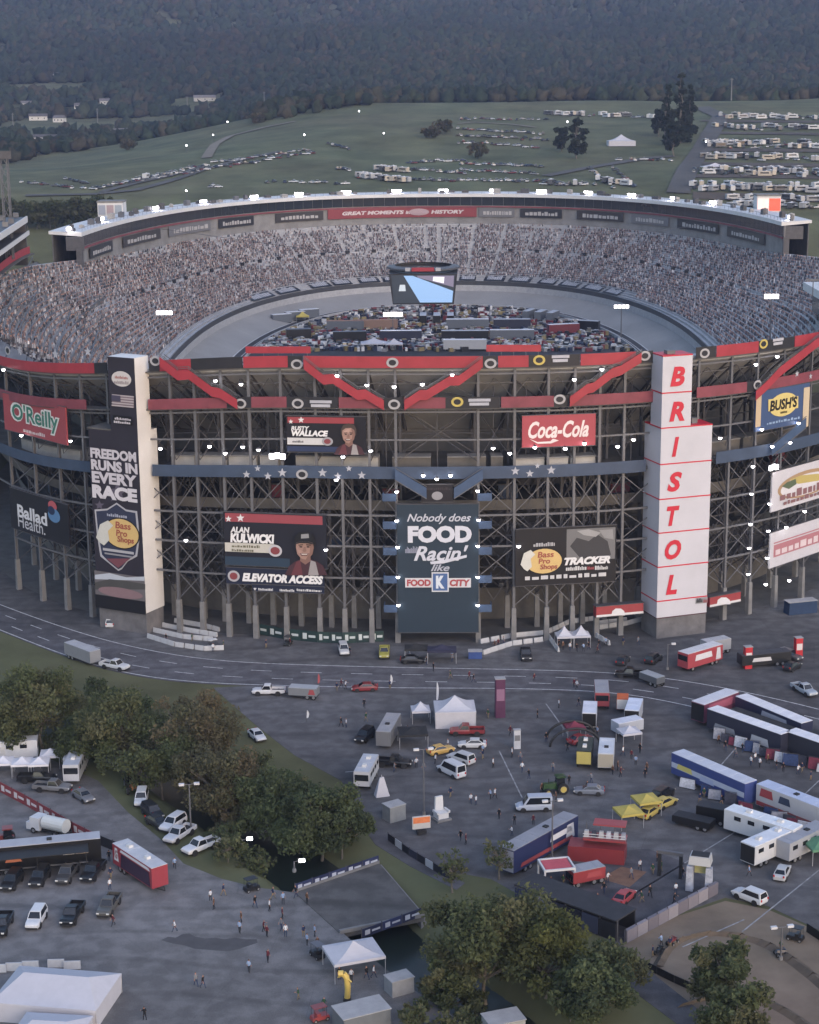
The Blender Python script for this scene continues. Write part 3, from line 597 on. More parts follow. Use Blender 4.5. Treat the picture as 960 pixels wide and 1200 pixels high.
def sign(name, label, cat, rect, basecol, items, off=-1.0, depth=.35, legs=True, o=None, ang=None):
    x0, y0, x1, y1 = rect; yc = (y0 + y1) / 2
    a, b = Fc(x0, yc, off), Fc(x1, yc, off); ang = math.atan2((b - a).y, (b - a).x); c = (a + b) / 2
    u0, z0, u1, z1 = rect_uv(c, ang, x0, y0, x1, y1); org = Vector((c.x, c.y, c.z + z0)); S = thing(name, label, cat, org, ang)
    mb = MB(); mb.box(((u0 + u1) / 2, depth / 2, (z1 - z0) / 2), (u1 - u0, depth, z1 - z0)); mb.build('board', emat(basecol), S)
    h = z1 - z0
    for zz in (-.06, h + .06): mb = MB(); mb.box(((u0 + u1) / 2, depth / 2, zz), (u1 - u0 + .3, depth + .1, .12)); mb.build('frame_rail', steel_dk, S)
    items_on(S, org, ang, items); return S
fish = lambda x, y, k: [(x - 12*k, y + 3*k), (x - 9*k, y - 7*k), (x - 3*k, y - 10*k), (x + 1*k, y - 6*k), (x - 3*k, y - 2*k), (x - 2*k, y + 5*k), (x - 6*k, y + 9*k), (x - 9*k, y + 7*k)]
def bps(cx, cy, rx, ry): return [('e', cx, cy, rx + 1.4, ry + 1.2, '14141a'), ('e', cx, cy, rx, ry, 'd9b255'), ('p', fish(cx - rx * .55, cy, ry / 11), 'c8c8c0'), ('t', 'Bass', cx - rx*.35, cy - ry*.78, cx + rx*.55, cy - ry*.3, 'a8452c', .1), ('t', 'Pro', cx - rx*.3, cy - ry*.24, cx + rx*.35, cy + ry*.2, 'a8452c', .1), ('t', 'Shops', cx - rx*.22, cy + ry*.22, cx + rx*.75, cy + ry*.75, 'a8452c', .1)]
def face(cx, cy, r, hair, cap=None):
    q = lambda *P: [(cx + u * r, cy + v * r) for u, v in P]
    L = [('p', q((-1.9, 2.6), (-1.5, 1.75), (-.9, 1.3), (-.4, 1.1), (.5, 1.1), (1.1, 1.3), (1.7, 1.7), (2.1, 2.6)), '4a2630'), ('p', q((-1.3, 2.6), (-.8, 1.35), (-.45, 1.2), (-.2, 2.6)), '6d2c36'), ('p', q((.3, 2.6), (.55, 1.2), (1.0, 1.35), (1.3, 2.6)), '9a9496'),
         ('p', q((-.42, .5), (.5, .5), (.55, 1.25), (.05, 1.6), (-.45, 1.25)), '8a6054'), ('p', q((-.98, -.1), (-1.0, -.7), (-.7, -1.25), (0, -1.5), (.7, -1.3), (1.02, -.75), (1.0, 0), (.8, .2), (-.8, .2)), hair),
         ('p', q((-.8, -.55), (-.4, -.85), (.3, -.9), (.75, -.6), (.84, 0), (.72, .6), (.4, 1.0), (.05, 1.12), (-.35, 1.0), (-.7, .6), (-.82, 0)), 'ab8070'), ('p', q((.35, -.8), (.75, -.6), (.84, 0), (.72, .6), (.4, 1.0), (.1, 1.1), (.45, .5), (.5, -.1)), '8d6355'), ('p', q((-.6, -.5), (-.1, -.75), (.2, -.7), (.1, -.35), (-.5, -.3)), 'bd9280'), ('e', cx - .45*r, cy + .35*r, .2*r, .16*r, 'b88878'),
         ('p', q((-.58, -.3), (-.15, -.34), (-.15, -.24), (-.56, -.2)), '4a3028'), ('p', q((.15, -.34), (.58, -.3), (.56, -.2), (.15, -.24)), '4a3028'), ('e', cx - .34*r, cy - .1*r, .15*r, .07*r, '33211e'), ('e', cx + .34*r, cy - .1*r, .15*r, .07*r, '33211e'), ('p', q((-.05, -.1), (.1, -.1), (.2, .3), (0, .38), (-.16, .3)), '946a5a'),
         ('p', q((-.42, .5), (.42, .5), (.25, .74), (-.25, .74)), '6e3a38'), ('p', q((-.33, .53), (.33, .53), (.2, .64), (-.2, .64)), 'cfc2ba')]
    if cap: L += [('p', q((-.95, -.4), (-.9, -1.05), (-.5, -1.5), (.3, -1.6), (.85, -1.2), (1.02, -.4), (.4, -.62), (-.5, -.62)), cap), ('p', q((-1.05, -.3), (-.5, -.62), (.4, -.62), (1.1, -.3), (.3, -.45), (-.5, -.45)), '2e2b2e'), ('p', q((-.3, -1.3), (.4, -1.35), (.45, -.95), (-.3, -.9)), '8d8d92')]
    return L
starpx = lambda cx, cy, r: [(cx + (r if k % 2 == 0 else r * .42) * math.sin(PI * k / 5), cy - (r if k % 2 == 0 else r * .42) * math.cos(PI * k / 5)) for k in range(10)]
sign('auto_parts_billboard', 'red billboard with green white-edged lettering above the blue concourse', 'billboard', (5, 469, 77, 512), 'a5303c', [('t', "O'Reilly", 13, 476, 70, 505, 'd7d9d4', 0, .16), ('t', "O'Reilly", 15, 478, 68, 503, '1f7a66', 0, .04), ('s', 28, 505, 53, 509, 'cfb9b9')])
sign('health_billboard', 'near-black billboard with white two-line lettering and a red and blue drop', 'billboard', (13, 582, 80, 629), '1c1b24', [('t', 'Ballad', 21, 596, 55, 611, 'd6d6dc', 0, .06), ('t', 'Health.', 22, 608, 53, 622, 'c2c2ca', 0, .01), ('e', 62, 593, 5, 6, 'c8424c'), ('e', 64, 604, 7, 8, '3f7fb5'), ('e', 61, 598, 4, 5, '16305a')])
sign('driver_billboard', 'smaller dark billboard of a bareheaded smiling man above the blue concourse', 'billboard', (336, 488, 429, 530), '17151f', [('r', 337, 489, 415, 496, 'a02030'), ('p', starpx(353, 492, 4), 'd8d8dc'), ('p', starpx(341, 494, 3), 'd8d8dc'), ('r', 337, 513, 386, 521, 'c9c9cd'), ('s', 343, 515.5, 356, 518.5, '55555c'), ('r', 337, 523, 405, 529, '20335e'), ('e', 384, 517, 6.5, 5, '9a9aa4'), ('e', 384, 517, 4, 3, '8c2f38'), ('t', 'RUSTY', 341.5, 499, 363, 504, 'd8d8dc', .2, .1), ('t', 'WALLACE', 342, 504, 385, 511, 'e2e2e6', .2, .12)] + face(409, 509, 9, '4b3a32'))
sign('grandstand_billboard', 'large dark billboard of a smiling man wearing a cap', 'billboard', (263, 602, 383, 664), '1b1c2a', [('r', 264, 603, 378, 613, 'a03040'), ('p', starpx(282, 607, 5), 'd8d8dc'), ('p', starpx(268, 608, 4), 'd8d8dc'), ('r', 264, 653, 340, 663, '1f3a52'), ('r', 264, 636.5, 322, 647, 'c3c0b6'), ('s', 272, 638, 305, 641.5, '6d6a50'), ('s', 272, 643, 298, 646, '6d6a50'), ('e', 323, 645, 8, 7, 'b9b9c2'), ('e', 323, 645, 5.5, 4.5, '8c2f38'), ('t', 'ALAN', 270.5, 617, 293, 624, 'd8d8dc', .15, .1), ('t', 'KULWICKI', 270.5, 625, 322, 636, 'e2e2e6', .1, .12)] + face(358, 641, 12.5, '201c1e', '1a1a1e'))
sign('elevator_sign', 'narrow dark strip sign reading ELEVATOR ACCESS with a round crest', 'sign', (265, 667, 380, 686), '16203c', [('e', 274, 675, 7, 6.5, 'a9a9b2'), ('e', 274, 675, 4.6, 4.2, '8c2f38'), ('t', 'ELEVATOR ACCESS', 284, 673, 379, 683, 'e2e2e6', .25, .12)])
sign('direction_sign', 'thin dark sign with small white arrows below the elevator strip', 'sign', (296, 686.5, 380, 694), '16203c', [('p', [(297, 689), (301, 689), (299, 692)], 'd0d0d6'), ('s', 303, 689, 320, 692, 'c8c8ce'), ('s', 328, 690, 345, 693, 'c8c8ce'), ('s', 348, 690, 377, 693, 'c8c8ce')], off=-1.05)
sign('cola_billboard', 'red billboard with flowing white script lettering', 'billboard', (612, 486, 698, 523), 'b02a3e', [('t', 'Coca-Cola', 619, 493, 690, 513, 'e6d5d6', .35, .06), ('p', [(620, 514), (630, 518), (645, 517), (648, 514), (655, 516), (646, 519.5), (630, 520)], 'e6d5d6')])
sign('boat_billboard', 'black billboard with a yellow oval badge beside a grey photograph', 'billboard', (604, 618, 722, 684), '16151b', [('r', 664, 619, 721, 656, '6f6f72'), ('p', [(668, 640), (676, 630), (690, 634), (700, 626), (712, 634), (716, 650), (704, 655), (680, 654)], '3a3a3f'), ('p', [(676, 622), (690, 620), (704, 624), (698, 629), (684, 627)], '9a9a9c'), ('p', [(702, 621), (718, 620), (719, 632), (708, 630)], '8b8b8e'), ('s', 625, 635, 650, 640, 'a8a8ae'), ('t', 'TRACKER', 661, 652, 715, 661, 'd9d9dd', .3, .12), ('s', 663, 663, 687, 668, 'c8c8cc'), ('s', 688, 663, 696, 667, '9c3440'), ('s', 697, 662, 712, 667, 'c8c8cc'), ('s', 615, 672, 712, 677, 'c0c0c6')] + bps(637, 657, 21, 14.5))
sign('beans_billboard', 'blue billboard with a yellow badge and cream side strips', 'billboard', (886, 454, 948, 500), '2c4d80', [('r', 886, 454, 892, 500, 'c9ae85'), ('r', 941, 454, 948, 500, 'c9b48f'), ('e', 918, 474, 16.5, 13.5, 'd9c25a'), ('p', [(900, 468), (935, 464), (935, 478), (900, 482)], 'd9c25a'), ('t', "BUSH'S", 902, 466.5, 933.5, 479.5, '1f1a12', .1, .08), ('s', 914, 481, 922, 484, '5c5012'), ('s', 898, 491, 936, 494, '7fa3cf')])
sign('speedway_billboard', 'white billboard with a brown and yellow crest of curved lettering', 'billboard', (905, 543, 985, 588), 'c4c2cc', [('e', 945, 566, 32, 15, 'b08a5a'), ('e', 945, 567, 29, 12, 'd2cfd6'), ('p', [(925, 562), (938, 557), (958, 555), (972, 558), (960, 563), (935, 567)], 'c2ac42'), ('p', [(916, 570), (922, 565), (932, 561), (933, 567), (924, 573)], '5a6a4a'), ('s', 914, 569, 974, 578, '8c5a5e'), ('s', 918, 579, 970, 584, '8c5a5e')])
sign('pest_billboard', 'plain white billboard with one red block of lettering', 'billboard', (903, 612, 985, 652), 'c4c2cc', [('r', 907, 627, 980, 641, 'b86a76'), ('r', 907, 624, 980, 625.5, 'b86a76'), ('s', 909, 629, 978, 639, 'd9c2c8')])
# large central banner with its posts and video board
FC = sign('supermarket_banner', 'tall dark teal banner with large white slogan hanging at the facade centre', 'banner', (466, 591, 561, 741), '1c3447', [('t', 'Nobody does', 477, 602, 552, 614, 'b9bdcf', .35, .03), ('t', 'FOOD', 478, 616, 553, 636, 'c9ccdc', 0, .12), ('s', 475, 640, 490, 648, '8d93ad'), ('t', "Racin'", 485, 639, 549, 657, 'c3c7d8', .35, .05), ('p', [(504, 658), (520, 656), (547, 650), (547, 653), (520, 660), (505, 661)], 'c3c7d8'), ('t', 'like', 505, 661, 527, 669, 'aab0c4', .35, .04), ('r', 475, 677, 507, 688, 'c9c9d2'), ('r', 525, 677, 552, 688, 'c9c9d2'), ('t', 'FOOD', 477, 678.5, 505, 686.5, 'b03038', 0, .1), ('t', 'CITY', 527, 678.5, 551, 686.5, 'b03038', .1, .1), ('r', 506, 670, 526, 693, 'c9ccd8'), ('r', 507.5, 671.5, 524.5, 691.5, '2f5f9f'), ('t', 'K', 511, 674, 521, 689, 'cdd8e8', 0, .14)], off=-1.3)
sign('video_board', 'small dark display board with a grey oval above the teal banner', 'display board', (494, 568, 531, 588), '1d1a22', [('e', 512.5, 581, 6.5, 5, '8f8f96'), ('s', 498, 571, 528, 574, '3a3038')], off=-1.0)
# red curved canopies beside the white tower
for x0, x1, y0, y1, lb in ((699, 754, 709, 721, 'red entrance canopy with a white half-round at the white tower'), (832, 868, 697, 708, 'short red canopy with white half-round beyond the white tower')):
    cx = (x0 + x1) / 2 - 2; sign('entrance_canopy', lb, 'canopy', (x0, y0, x1, y1), 'a3202a', [('r', x0, y1 - 2.5, x1, y1, 'cfcfd4'), ('p', [(cx - 8, y1), (cx - 7, y1 - 5), (cx - 3, y1 - 8), (cx + 3, y1 - 8), (cx + 7, y1 - 5), (cx + 8, y1)], 'd4d4da')], off=-1.6, depth=1.6)
# --- white lettered tower
def zpix(p, x, y):
    d = ray(x, y); d = d / d.y; return CAM.z + d.z * p.y
def tower_box(T, nm, m, x0, x1, y0, y1, z0, z1, sub=None):
    mb = MB(); mb.box(((x0 + x1) / 2, (y0 + y1) / 2, (z0 + z1) / 2), (x1 - x0, y1 - y0, z1 - z0)); return mb.build(nm, m, T)
base = G(769, 749); ang = math.radians(20); T = thing('lettered_tower', 'tall white panelled tower with seven red letters stacked down its front', 'tower', base, ang)
ZL = [zpix(base, 772, y) for y in (417.5, 461, 502, 544.5, 585.5, 625, 665, 705, 725)]
wpan = mat('tower_white', (.45, .45, .50), rough=.55, var=.08, scale=.12); rtrim = mat('tower_red', (.45, .02, .04), rough=.5, var=.1); cgrey = mat('tower_base', (.13, .125, .13), rough=.9, var=.3, scale=.4)
W1, D1, W2, D2 = 11.0, 7.0, 6.3, 4.6
tower_box(T, 'base', cgrey, 0.1, W1 - .1, .1, D1 - .1, 0, ZL[8])
for k in range(8):
    wd, dp = (W2, D2) if k < 2 else (W1, D1); tower_box(T, 'panel', wpan, 0, wd, 0, dp, ZL[k+1] + .12, ZL[k] - .12); tower_box(T, 'trim', rtrim, -.05, wd + .05, -.05, dp + .05, ZL[k] - .12, ZL[k] + .12)
tower_box(T, 'trim', mat('trim_dark', (.06, .02, .03)), -.04, W1 + .04, -.04, D1 + .04, ZL[8] - .05, ZL[8] + .12)
tower_box(T, 'roof_unit', steel, 1.5, 3.2, 1.2, 2.6, ZL[0] + .12, ZL[0] + .8); tower_box(T, 'roof_unit', steel, 7.4, 8.6, 1.6, 2.8, ZL[2] + .12, ZL[2] + 1.2)
for ch, x, y, hw in (('B', 794, 441, 8.5), ('R', 793.5, 482, 9), ('I', 791.5, 523.5, 4), ('S', 790.5, 564.5, 8.5), ('T', 788.5, 604.5, 7.5), ('O', 788.5, 644, 9.5), ('L', 787, 685, 6.5)):
    items_on(T, base, ang, [('t', ch, x - hw, y - 11.5, x + hw, y + 11.5, rtrim, .22, .09)], y0=-.1)
items_on(T, base, ang, [('r', 815, 700, 829, 707, '8f8f96'), ('s', 816, 701, 823, 706, '2a2a30'), ('s', 824, 701, 829, 706, 'a04a52')], y0=-.06)
# --- dark lettered pylon
base = G(172.5, 744); ang = math.radians(-27); T = thing('banner_pylon', 'tall pylon with a dark printed front, white flank and FREEDOM RUNS IN EVERY RACE', 'tower', base, ang)
dk = mat('pylon_dark', (.022, .019, .028), rough=.5, var=.2, scale=.15); cream = mat('pylon_cream', (.58, .565, .56), rough=.6, var=.08, scale=.15)
z_t, z_s, z_b = zpix(base, 159, 420), zpix(base, 163, 508), zpix(base, 172, 719); z_s2 = zpix(base, 163, 478)
def two(nm, x0, x1, y0, y1, z0, z1):
    mb = MB(); mb.box(((x0+x1)/2, (y0+y1)/2, (z0+z1)/2), (x1-x0, y1-y0, z1-z0)); i = 0
    mb.m = [1] * 6; mb.m[2] = 0; mb.m[5] = 0      # front and left flank dark
    return mb.build(nm, [dk, cream], T)
WL = -plane_uv(base, ang, 105, 530)[0]; WU = -plane_uv(base, ang, 127.5, 450)[0]
two('shaft', -WL, 0, 0, 6.2, z_b, z_s); two('upper_shaft', -WU, 0, 0, 4.4, z_s, z_t); tower_box(T, 'base', cgrey, -WL + .2, -.15, .2, 6, 0, z_b)
tower_box(T, 'roof_slab', conc_dk, -WL - .1, -WU, -.05, 6.2, z_s, z_s + .3)
items_on(T, base, ang, [('e', 142.5, 444, 11.5, 9, 'c9c3c3'), ('s', 135, 440, 150, 444, 'b06a62'), ('s', 134, 446, 151, 450, '9a8f92'), ('r', 132, 463, 157.5, 476.5, '7d6a74'), *[('r', 132, 463 + 3 * k, 157.5, 464.5 + 3 * k, 'b3a7ad') for k in range(5)], ('r', 132, 463, 142.5, 470, '45405a'), ('r', 134, 487, 156, 497, '0c0b10'), ('s', 136, 489, 155, 492, 'c0b8c4'), ('s', 135, 493, 155, 496, 'c0b8c4')], y0=-.05)
items_on(T, base, ang, [('p', starpx(138, 577, 13), '5c5468'), ('p', starpx(117, 592, 6), '5c5468'), ('t', 'FREEDOM', 106.5, 527, 160, 539, 'c4bfcb', 0, .1), ('t', 'RUNS IN', 107.5, 540.5, 161.5, 553, 'c4bfcb', 0, .1), ('t', 'EVERY', 108.5, 554.5, 161, 568, 'c4bfcb', 0, .1), ('t', 'RACE', 109, 570, 161.5, 586, 'cdc9d4', 0, .12)], y0=-.05)
sh = lambda g: [(137, 589 + g), (148, 597 + g), (161 - g, 599 + g), (164 - g, 630), (161 - g, 652 - g), (150, 658 - g), (143, 667 - g), (139, 669 - g), (128, 660 - g), (118 + g, 652 - g), (114 + g, 628), (111 + g, 597 + g), (126, 596 + g)]
items_on(T, base, ang, [('p', sh(0), 'a9a9b4'), ('p', sh(2.0), '2c3350'), ('s', 126, 602, 150, 606, '9aa0b8')] + bps(143, 625, 20, 17) + [('r', 122, 644, 158, 647, 'a8a8b0'), ('r', 124, 649, 156, 651, '8a8a94'), ('p', [(126, 654), (154, 654), (140, 665)], '7a3a48'), ('r', 113, 672, 171.5, 700, '6a6468'), ('p', [(113, 673), (130, 671), (150, 676), (171, 675), (171, 680), (113, 678)], 'b4bccb'), ('p', [(113, 682), (130, 678), (150, 680), (172, 684), (172, 690), (113, 690)], '4c4a48'), ('e', 143, 694, 26, 6, '8c6a70'), ('r', 114, 700, 172, 715, '17151a')], y0=-.05)
# --- lamps on the facade
bulb = mat('lit_lamp', (.9, .9, .9), emis=(1, .97, 1), es=9); lampg = 'lit lamps on the stadium frame'
bm_ = bmesh.new(); bmesh.ops.create_icosphere(bm_, subdivisions=2, radius=.36); bme = bpy.data.meshes.new('bulb'); bm_.to_mesh(bme); bm_.free(); bme.materials.append(bulb)
hm = MB(); hm.lathe([(.02, .42), (.2, .4), (.38, .22), (.4, .12)], n=8); hm.tube((0, .1, .38), (0, 1.3, .5), .05, n=5); hme = hm.mesh('housing', steel_dk)
LP = [(252.5, 446), (282.5, 450), (395, 440), (430, 451), (462, 453), (245.5, 523), (264, 531), (284.5, 523.5), (303, 527), (394, 562), (402, 535), (434.5, 528), (530, 439), (495, 450), (673, 444.5), (705.5, 432.5), (578, 525), (597.5, 531), (627, 524), (662.5, 525.5), (685, 519.5), (496, 557), (528, 557), (512, 561), (560, 575), (465, 576), (911, 417.5), (886, 427), (742.5, 515), (724, 523), (844, 513), (936, 495.5), (893, 503), (905, 523), (926, 518.5), (882.5, 546.5), (881, 578.5), (902, 590), (879.5, 614), (900.5, 622), (943, 599), (921.5, 617.5), (878, 642), (899, 653.5), (877, 672.5), (897.5, 684.5), (925, 680), (465, 610), (466, 641), (466.5, 676), (467, 709), (561, 609), (560, 639.5), (560, 676), (560, 709), (25, 510), (82.5, 516.5), (188, 525.5), (218, 633), (382, 644), (608, 640), (4, 433)]
for x, y in LP:
    p = Fc(x, y, -1.9 if 460 < x < 566 and y > 570 else -1.5); L_ = thing('frame_lamp', ('small white lamp glowing on the edge post of the teal banner' if 460 < x < 566 and y > 570 else 'small white lamp glowing among the red zig-zag stairs' if y < 460 else 'small white lamp glowing along the blue concourse' if y < 566 else 'small white lamp glowing on the stair frame beside the white billboards' if x > 870 else 'small white lamp glowing within the lower steel lattice'), 'lamp', p, s_ang(s_at(p)), lampg); obj('bulb', bme, L_); obj('housing', hme, L_)
for x, y, n, w_, lb in ((325, 535, 3, 3.2, 'bright cluster of three floodlights beside the white concession stands'), (907, 548, 3, 2.6, 'bright cluster of floodlights at the corner of the white crest billboard')):
    p = Fc(x, y, -1.5); L_ = thing('floodlight', lb, 'floodlight', p, s_ang(s_at(p)))
    for k in range(n):
        mb = MB(); mb.box((-w_/2 + w_ * (k + .5) / n, 0, .2 * (k % 2)), (w_ / n * .85, .3, .9), 0); mb.build('lamp_head', bulb, L_)
    mb = MB(); mb.box((0, .3, 0), (w_, .2, 1.2)); mb.tube((0, .4, -.6), (0, .4, -2), .08, n=6); mb.build('housing', steel_dk, L_)
# --- things on and in the bowl
def rackpole(name, label, X_, Y_, z0, z1, w_, h_, cols, group=None, es=None):
    L_ = thing(name, label, 'floodlight', (X_, Y_, z0), 0, group); mb = MB(); mb.tube((0, 0, 0), (0, 0, z1 - z0 - h_/2), .22, .16, 8); mb.build('pole', steel, L_)
    mb = MB(); mb.box((0, .25, z1 - z0), (w_ + .2, .25, h_ + .2)); mb.build('rack', steel_dk, L_)
    for r in range(2):
        for k in range(cols):
            mb = MB(); mb.box((-w_/2 + w_ * (k + .5) / cols, 0, z1 - z0 - h_/4 + h_/2 * r), (w_ / cols * .82, .25, h_/2 * .8)); mb.build('lamp_head', flood, L_)
    return L_
flood = mat('floodlight_glass', (.9, .9, .9), emis=(1, .95, .97), es=3.2)
rackpole('light_mast', 'lit floodlight mast rising from the left stands beside the track', -88, 560, 26, 36, 5.2, 1.3, 4); rackpole('light_mast', 'lit floodlight mast rising from the infield by the track exit', 64.6, 640, 15.5, 27.2, 5.5, 1.2, 4)
rackpole('light_mast', 'lit floodlight mast among the infield haulers', -18, 640, 15.5, 24.8, 7, 1.6, 6); rackpole('light_mast', 'lit floodlight mast on a tall pole in the right stands', 89, 480, 30, 49.8, 4.0, 1.3, 4)
mb = MB(); L_ = thing('light_mast', 'floodlight bracket standing on the press box roof', 'floodlight', (98, 470, 51.1)); mb.tube((0, 0, 0), (0, 0, 4), .15, n=6); mb.box((0, 0, 4.2), (4, .3, .5)); mb.build('rack', steel, L_)
# roof lamps along the far rim
rl = MB(); rl.box((0, 0, 1.0), (4.2, .5, .9)); rl_l = rl.mesh('lamp_bank', mat('roof_floodlight', (.9, .9, .9), emis=(1, .93, .97), es=12)); rl = MB(); rl.box((-1.5, .2, .2), (.2, .2, .8)); rl.box((1.5, .2, .2), (.2, .2, .8)); rl.box((0, .4, 1.0), (4.4, .25, 1.1)); rl_h = rl.mesh('stand', steel_dk)
def far_s(x):      # rim position under a photograph column
    best = None
    for s in np.linspace(f0, f1, 900):
        p = SP(s, 6, 58.4); v = p - CAM; px = PCX + FPX * v.dot(_R) / v.dot(_F)
        if best is None or abs(px - x) < best[0]: best = (abs(px - x), s)
    return best[1]
for x in (84, 122, 185, 240, 300, 352, 407, 465, 520, 579, 634, 688, 739, 788, 833, 923):
    s = far_s(x); p = SP(s, 5, 58.5); L_ = thing('roof_floodlight', 'bright floodlight bank standing on the white far-turn roof', 'floodlight', p, s_ang(s) + PI, 'floodlights on the far roof'); obj('lamp_bank', rl_l, L_); obj('stand', rl_h, L_)
for k in range(60):      # small rooftop boxes and people-sized clutter
    s = f0 + (f1 - f0) * (k + rng.random()) / 60; mb = MB(); h_ = .8 + 1.4 * rng.random(); mb.box((0, 0, h_/2), (1.2 + 2.5 * rng.random(), 1 + rng.random(), h_)); mb.box((.2, 0, h_ + .1), (.6, .6, .2)); mb.build('roof_unit', [steel, booth, conc_dk, steel_dk][k % 4], ST, SP(s, 2 + 4 * rng.random(), 58.4), s_ang(s))
mb = MB()
for k in range(120):
    s = f0 + (f1 - f0) * k / 120; mb.tube(SP(s, 8.6, 58.3), SP(s, 8.6, 59.5), .05, n=4)
sweep(mb, f0, f1, [(8.55, 59.45), (8.55, 59.55), (8.65, 59.55), (8.65, 59.45)], 0, 5, True); mb.build('roof_rail', steel, ST)
# banners along the suites
def far_banner(x0, x1, z0, z1, col, o, items, label, group=None, tilt=0):
    s0, s1 = far_s(x1), far_s(x0); s0, s1 = min(s0, s1), max(s0, s1); a, b = SP(s1, o, z0), SP(s0, o, z0)      # seen from inside: left is the larger s
    ang = math.atan2((b - a).y, (b - a).x); c = (a + b) / 2; B = thing('stand_banner', label, 'banner', c, ang, group); w_ = (b - a).length
    mb = MB(); rings = []
    for k in range(9):      # follows the curve of the wall
        s = s1 + (s0 - s1) * k / 8; p = SP(s, o, 0) - c; u = p.x * math.cos(ang) + p.y * math.sin(ang); v_ = -p.x * math.sin(ang) + p.y * math.cos(ang); rings.append([(u, v_, 0), (u, v_ + tilt, z1 - z0), (u, v_ + tilt + .12, z1 - z0), (u, v_ + .12, 0)])
    mb.loft(rings); mb.build('cloth', emat(col), B); mid = rings[4][0][1]
    for it in items:
        m2 = MB()
        if it[0] == 't': fit_text(m2, it[1], it[2] * w_, it[3] * (z1 - z0), it[4] * w_, it[5] * (z1 - z0), 0, it[7] if len(it) > 7 else 0, .1)
        elif it[0] == 'e': flat(m2, [(it[1] * w_ + it[3] * math.cos(t), it[2] * (z1 - z0) + it[4] * math.sin(t)) for t in np.linspace(0, 2*PI, 17)[:-1]], 0)
        else:
            r_ = random.Random(x0); u = it[1] * w_
            while u < it[3] * w_: l = w_ * r_.uniform(.03, .09); h_ = r_.uniform(.6, 1) * (it[4] - it[2]) * (z1 - z0); flat(m2, [(u, it[2] * (z1 - z0)), (u + l, it[2] * (z1 - z0)), (u + l, it[2] * (z1 - z0) + h_), (u, it[2] * (z1 - z0) + h_)], 0); u += l + w_ * .02
        ux = np.array([r[0][0] for r in rings]); vy = np.array([r[0][1] for r in rings]); od = np.argsort(ux)
        m2.v = [(x_, float(np.interp(x_, ux[od], vy[od])) + tilt * z_ / (z1 - z0) - .12, z_ ) for x_, _, z_ in m2.v]; m2.build('lettering', emat(it[6] if it[0] == 't' else it[5]), B)
far_banner(381, 560, 48.2, 52.3, '8c1f2e', 8.9, [('t', 'GREAT MOMENTS', -.40, .35, .02, .75, 'c9b9bd', .2), ('t', 'in', .03, .35, .06, .7, 'c9b9bd', .2), ('e', .12, .55, 4.5, 1.5, 'a88a92'), ('t', 'HISTORY', .20, .35, .42, .75, 'c9b9bd', .2)], 'long red banner reading GREAT MOMENTS in HISTORY under the far suites')
for j, (x0, x1) in enumerate(((95, 122), (135, 180), (190, 240), (250, 292), (318, 376), (562, 605), (612, 662), (680, 735), (745, 790), (800, 850), (860, 905))):
    far_banner(x0, x1, 48.2, 52.0, ['2b2a30', '3a3536', '6a6a70'][j % 3], 8.9, [('s', -.38, .25, .38, .7, 'a9a5a6')], 'dark sponsor banner with pale marks under the far suites', 'dark banners under the far suites')
for j, (x0, x1) in enumerate(((205, 243), (250, 286), (305, 338), (342, 372), (384, 418), (422, 455), (545, 572), (585, 618), (624, 660), (672, 700), (706, 738), (745, 776), (780, 806))):
    # lower covers: draped over the first seat rows
    far_banner(x0, x1, 24.2, 26.6, ['26262c', '1e1e26'][j % 2], 44.4, [('s', -.36, .2, .36, .8, 'a6a6ae')], 'black and white sponsor cover laid over the front rows', 'covers over the front seat rows', tilt=5.0)
# central hanging screen
J = thing('hanging_screen', 'four-sided video screen with a dark frame hanging over the infield', 'video screen', (-6, 552, 39)); fr = mat('screen_frame', (.03, .03, .035), rough=.6)
mb = MB(); mb.box((0, 10, 5), (19, 19, 9.6), 0, 0, (1.12, 1.12)); mb.build('frame', fr, J)
mb = MB(); mb.lathe([(9.5, 10.0), (11.5, 10.6), (11.5, 11.1), (9, 11.5)], (0, 10, 0), 28); mb.build('top_ring', mat('ring_grey', (.08, .08, .09), rough=.6), J); mb = MB(); mb.box((0, -1.4, 11.2), (7, .4, 1.2)); mb.box((-4.7, -1.4, 11.2), (1.6, .42, 1.1), 1); mb.box((4.7, -1.4, 11.2), (1.6, .42, 1.1), 1); mb.build('top_sign', [red, logo_d], J)
def scr(pts, c, e, k, nm='screen_image'):
    mb = MB(); flat(mb, pts, 0); mb.v = [(x_, .42 - z_ * .107 - .06 - .03 * k + .0, z_) for x_, y_, z_ in mb.v]; mb.build(nm, mat('screen_' + c, c, emis=c, es=e, var=.02), J)
scr([(-9.2, .6), (9.2, .6), (9.9, 9.4), (-9.9, 9.4)], '30353c', .4, 0); scr([(-6, 9.2), (-1, .8), (9.0, .8), (9.3, 4.4), (-3.2, 9.2)], '7e9cc0', .42, 1); scr([(-1.5, 8.6), (9.4, 5.6), (9.6, 9.2), (-2, 9.2)], '6d6778', .4, 2); scr([(3, 7.6), (6.4, 6.8), (6.6, 8.8), (3.2, 8.9)], 'c8c4d2', .6, 3); scr([(-7.6, 4.4), (-5.4, 4.4), (-5.6, 6.4), (-7.2, 6.4)], '9aa0a6', .6, 3)
for sg, sg2 in ((-1, -1), (1, -1), (-1, 1), (1, 1)):
    mb = MB(); mb.tube((sg * 10, 10 + sg2 * 10, 11.8), (sg * 112, 10 + sg2 * 130, 14.0), .07, n=4); mb.build('cable', steel_dk, J)
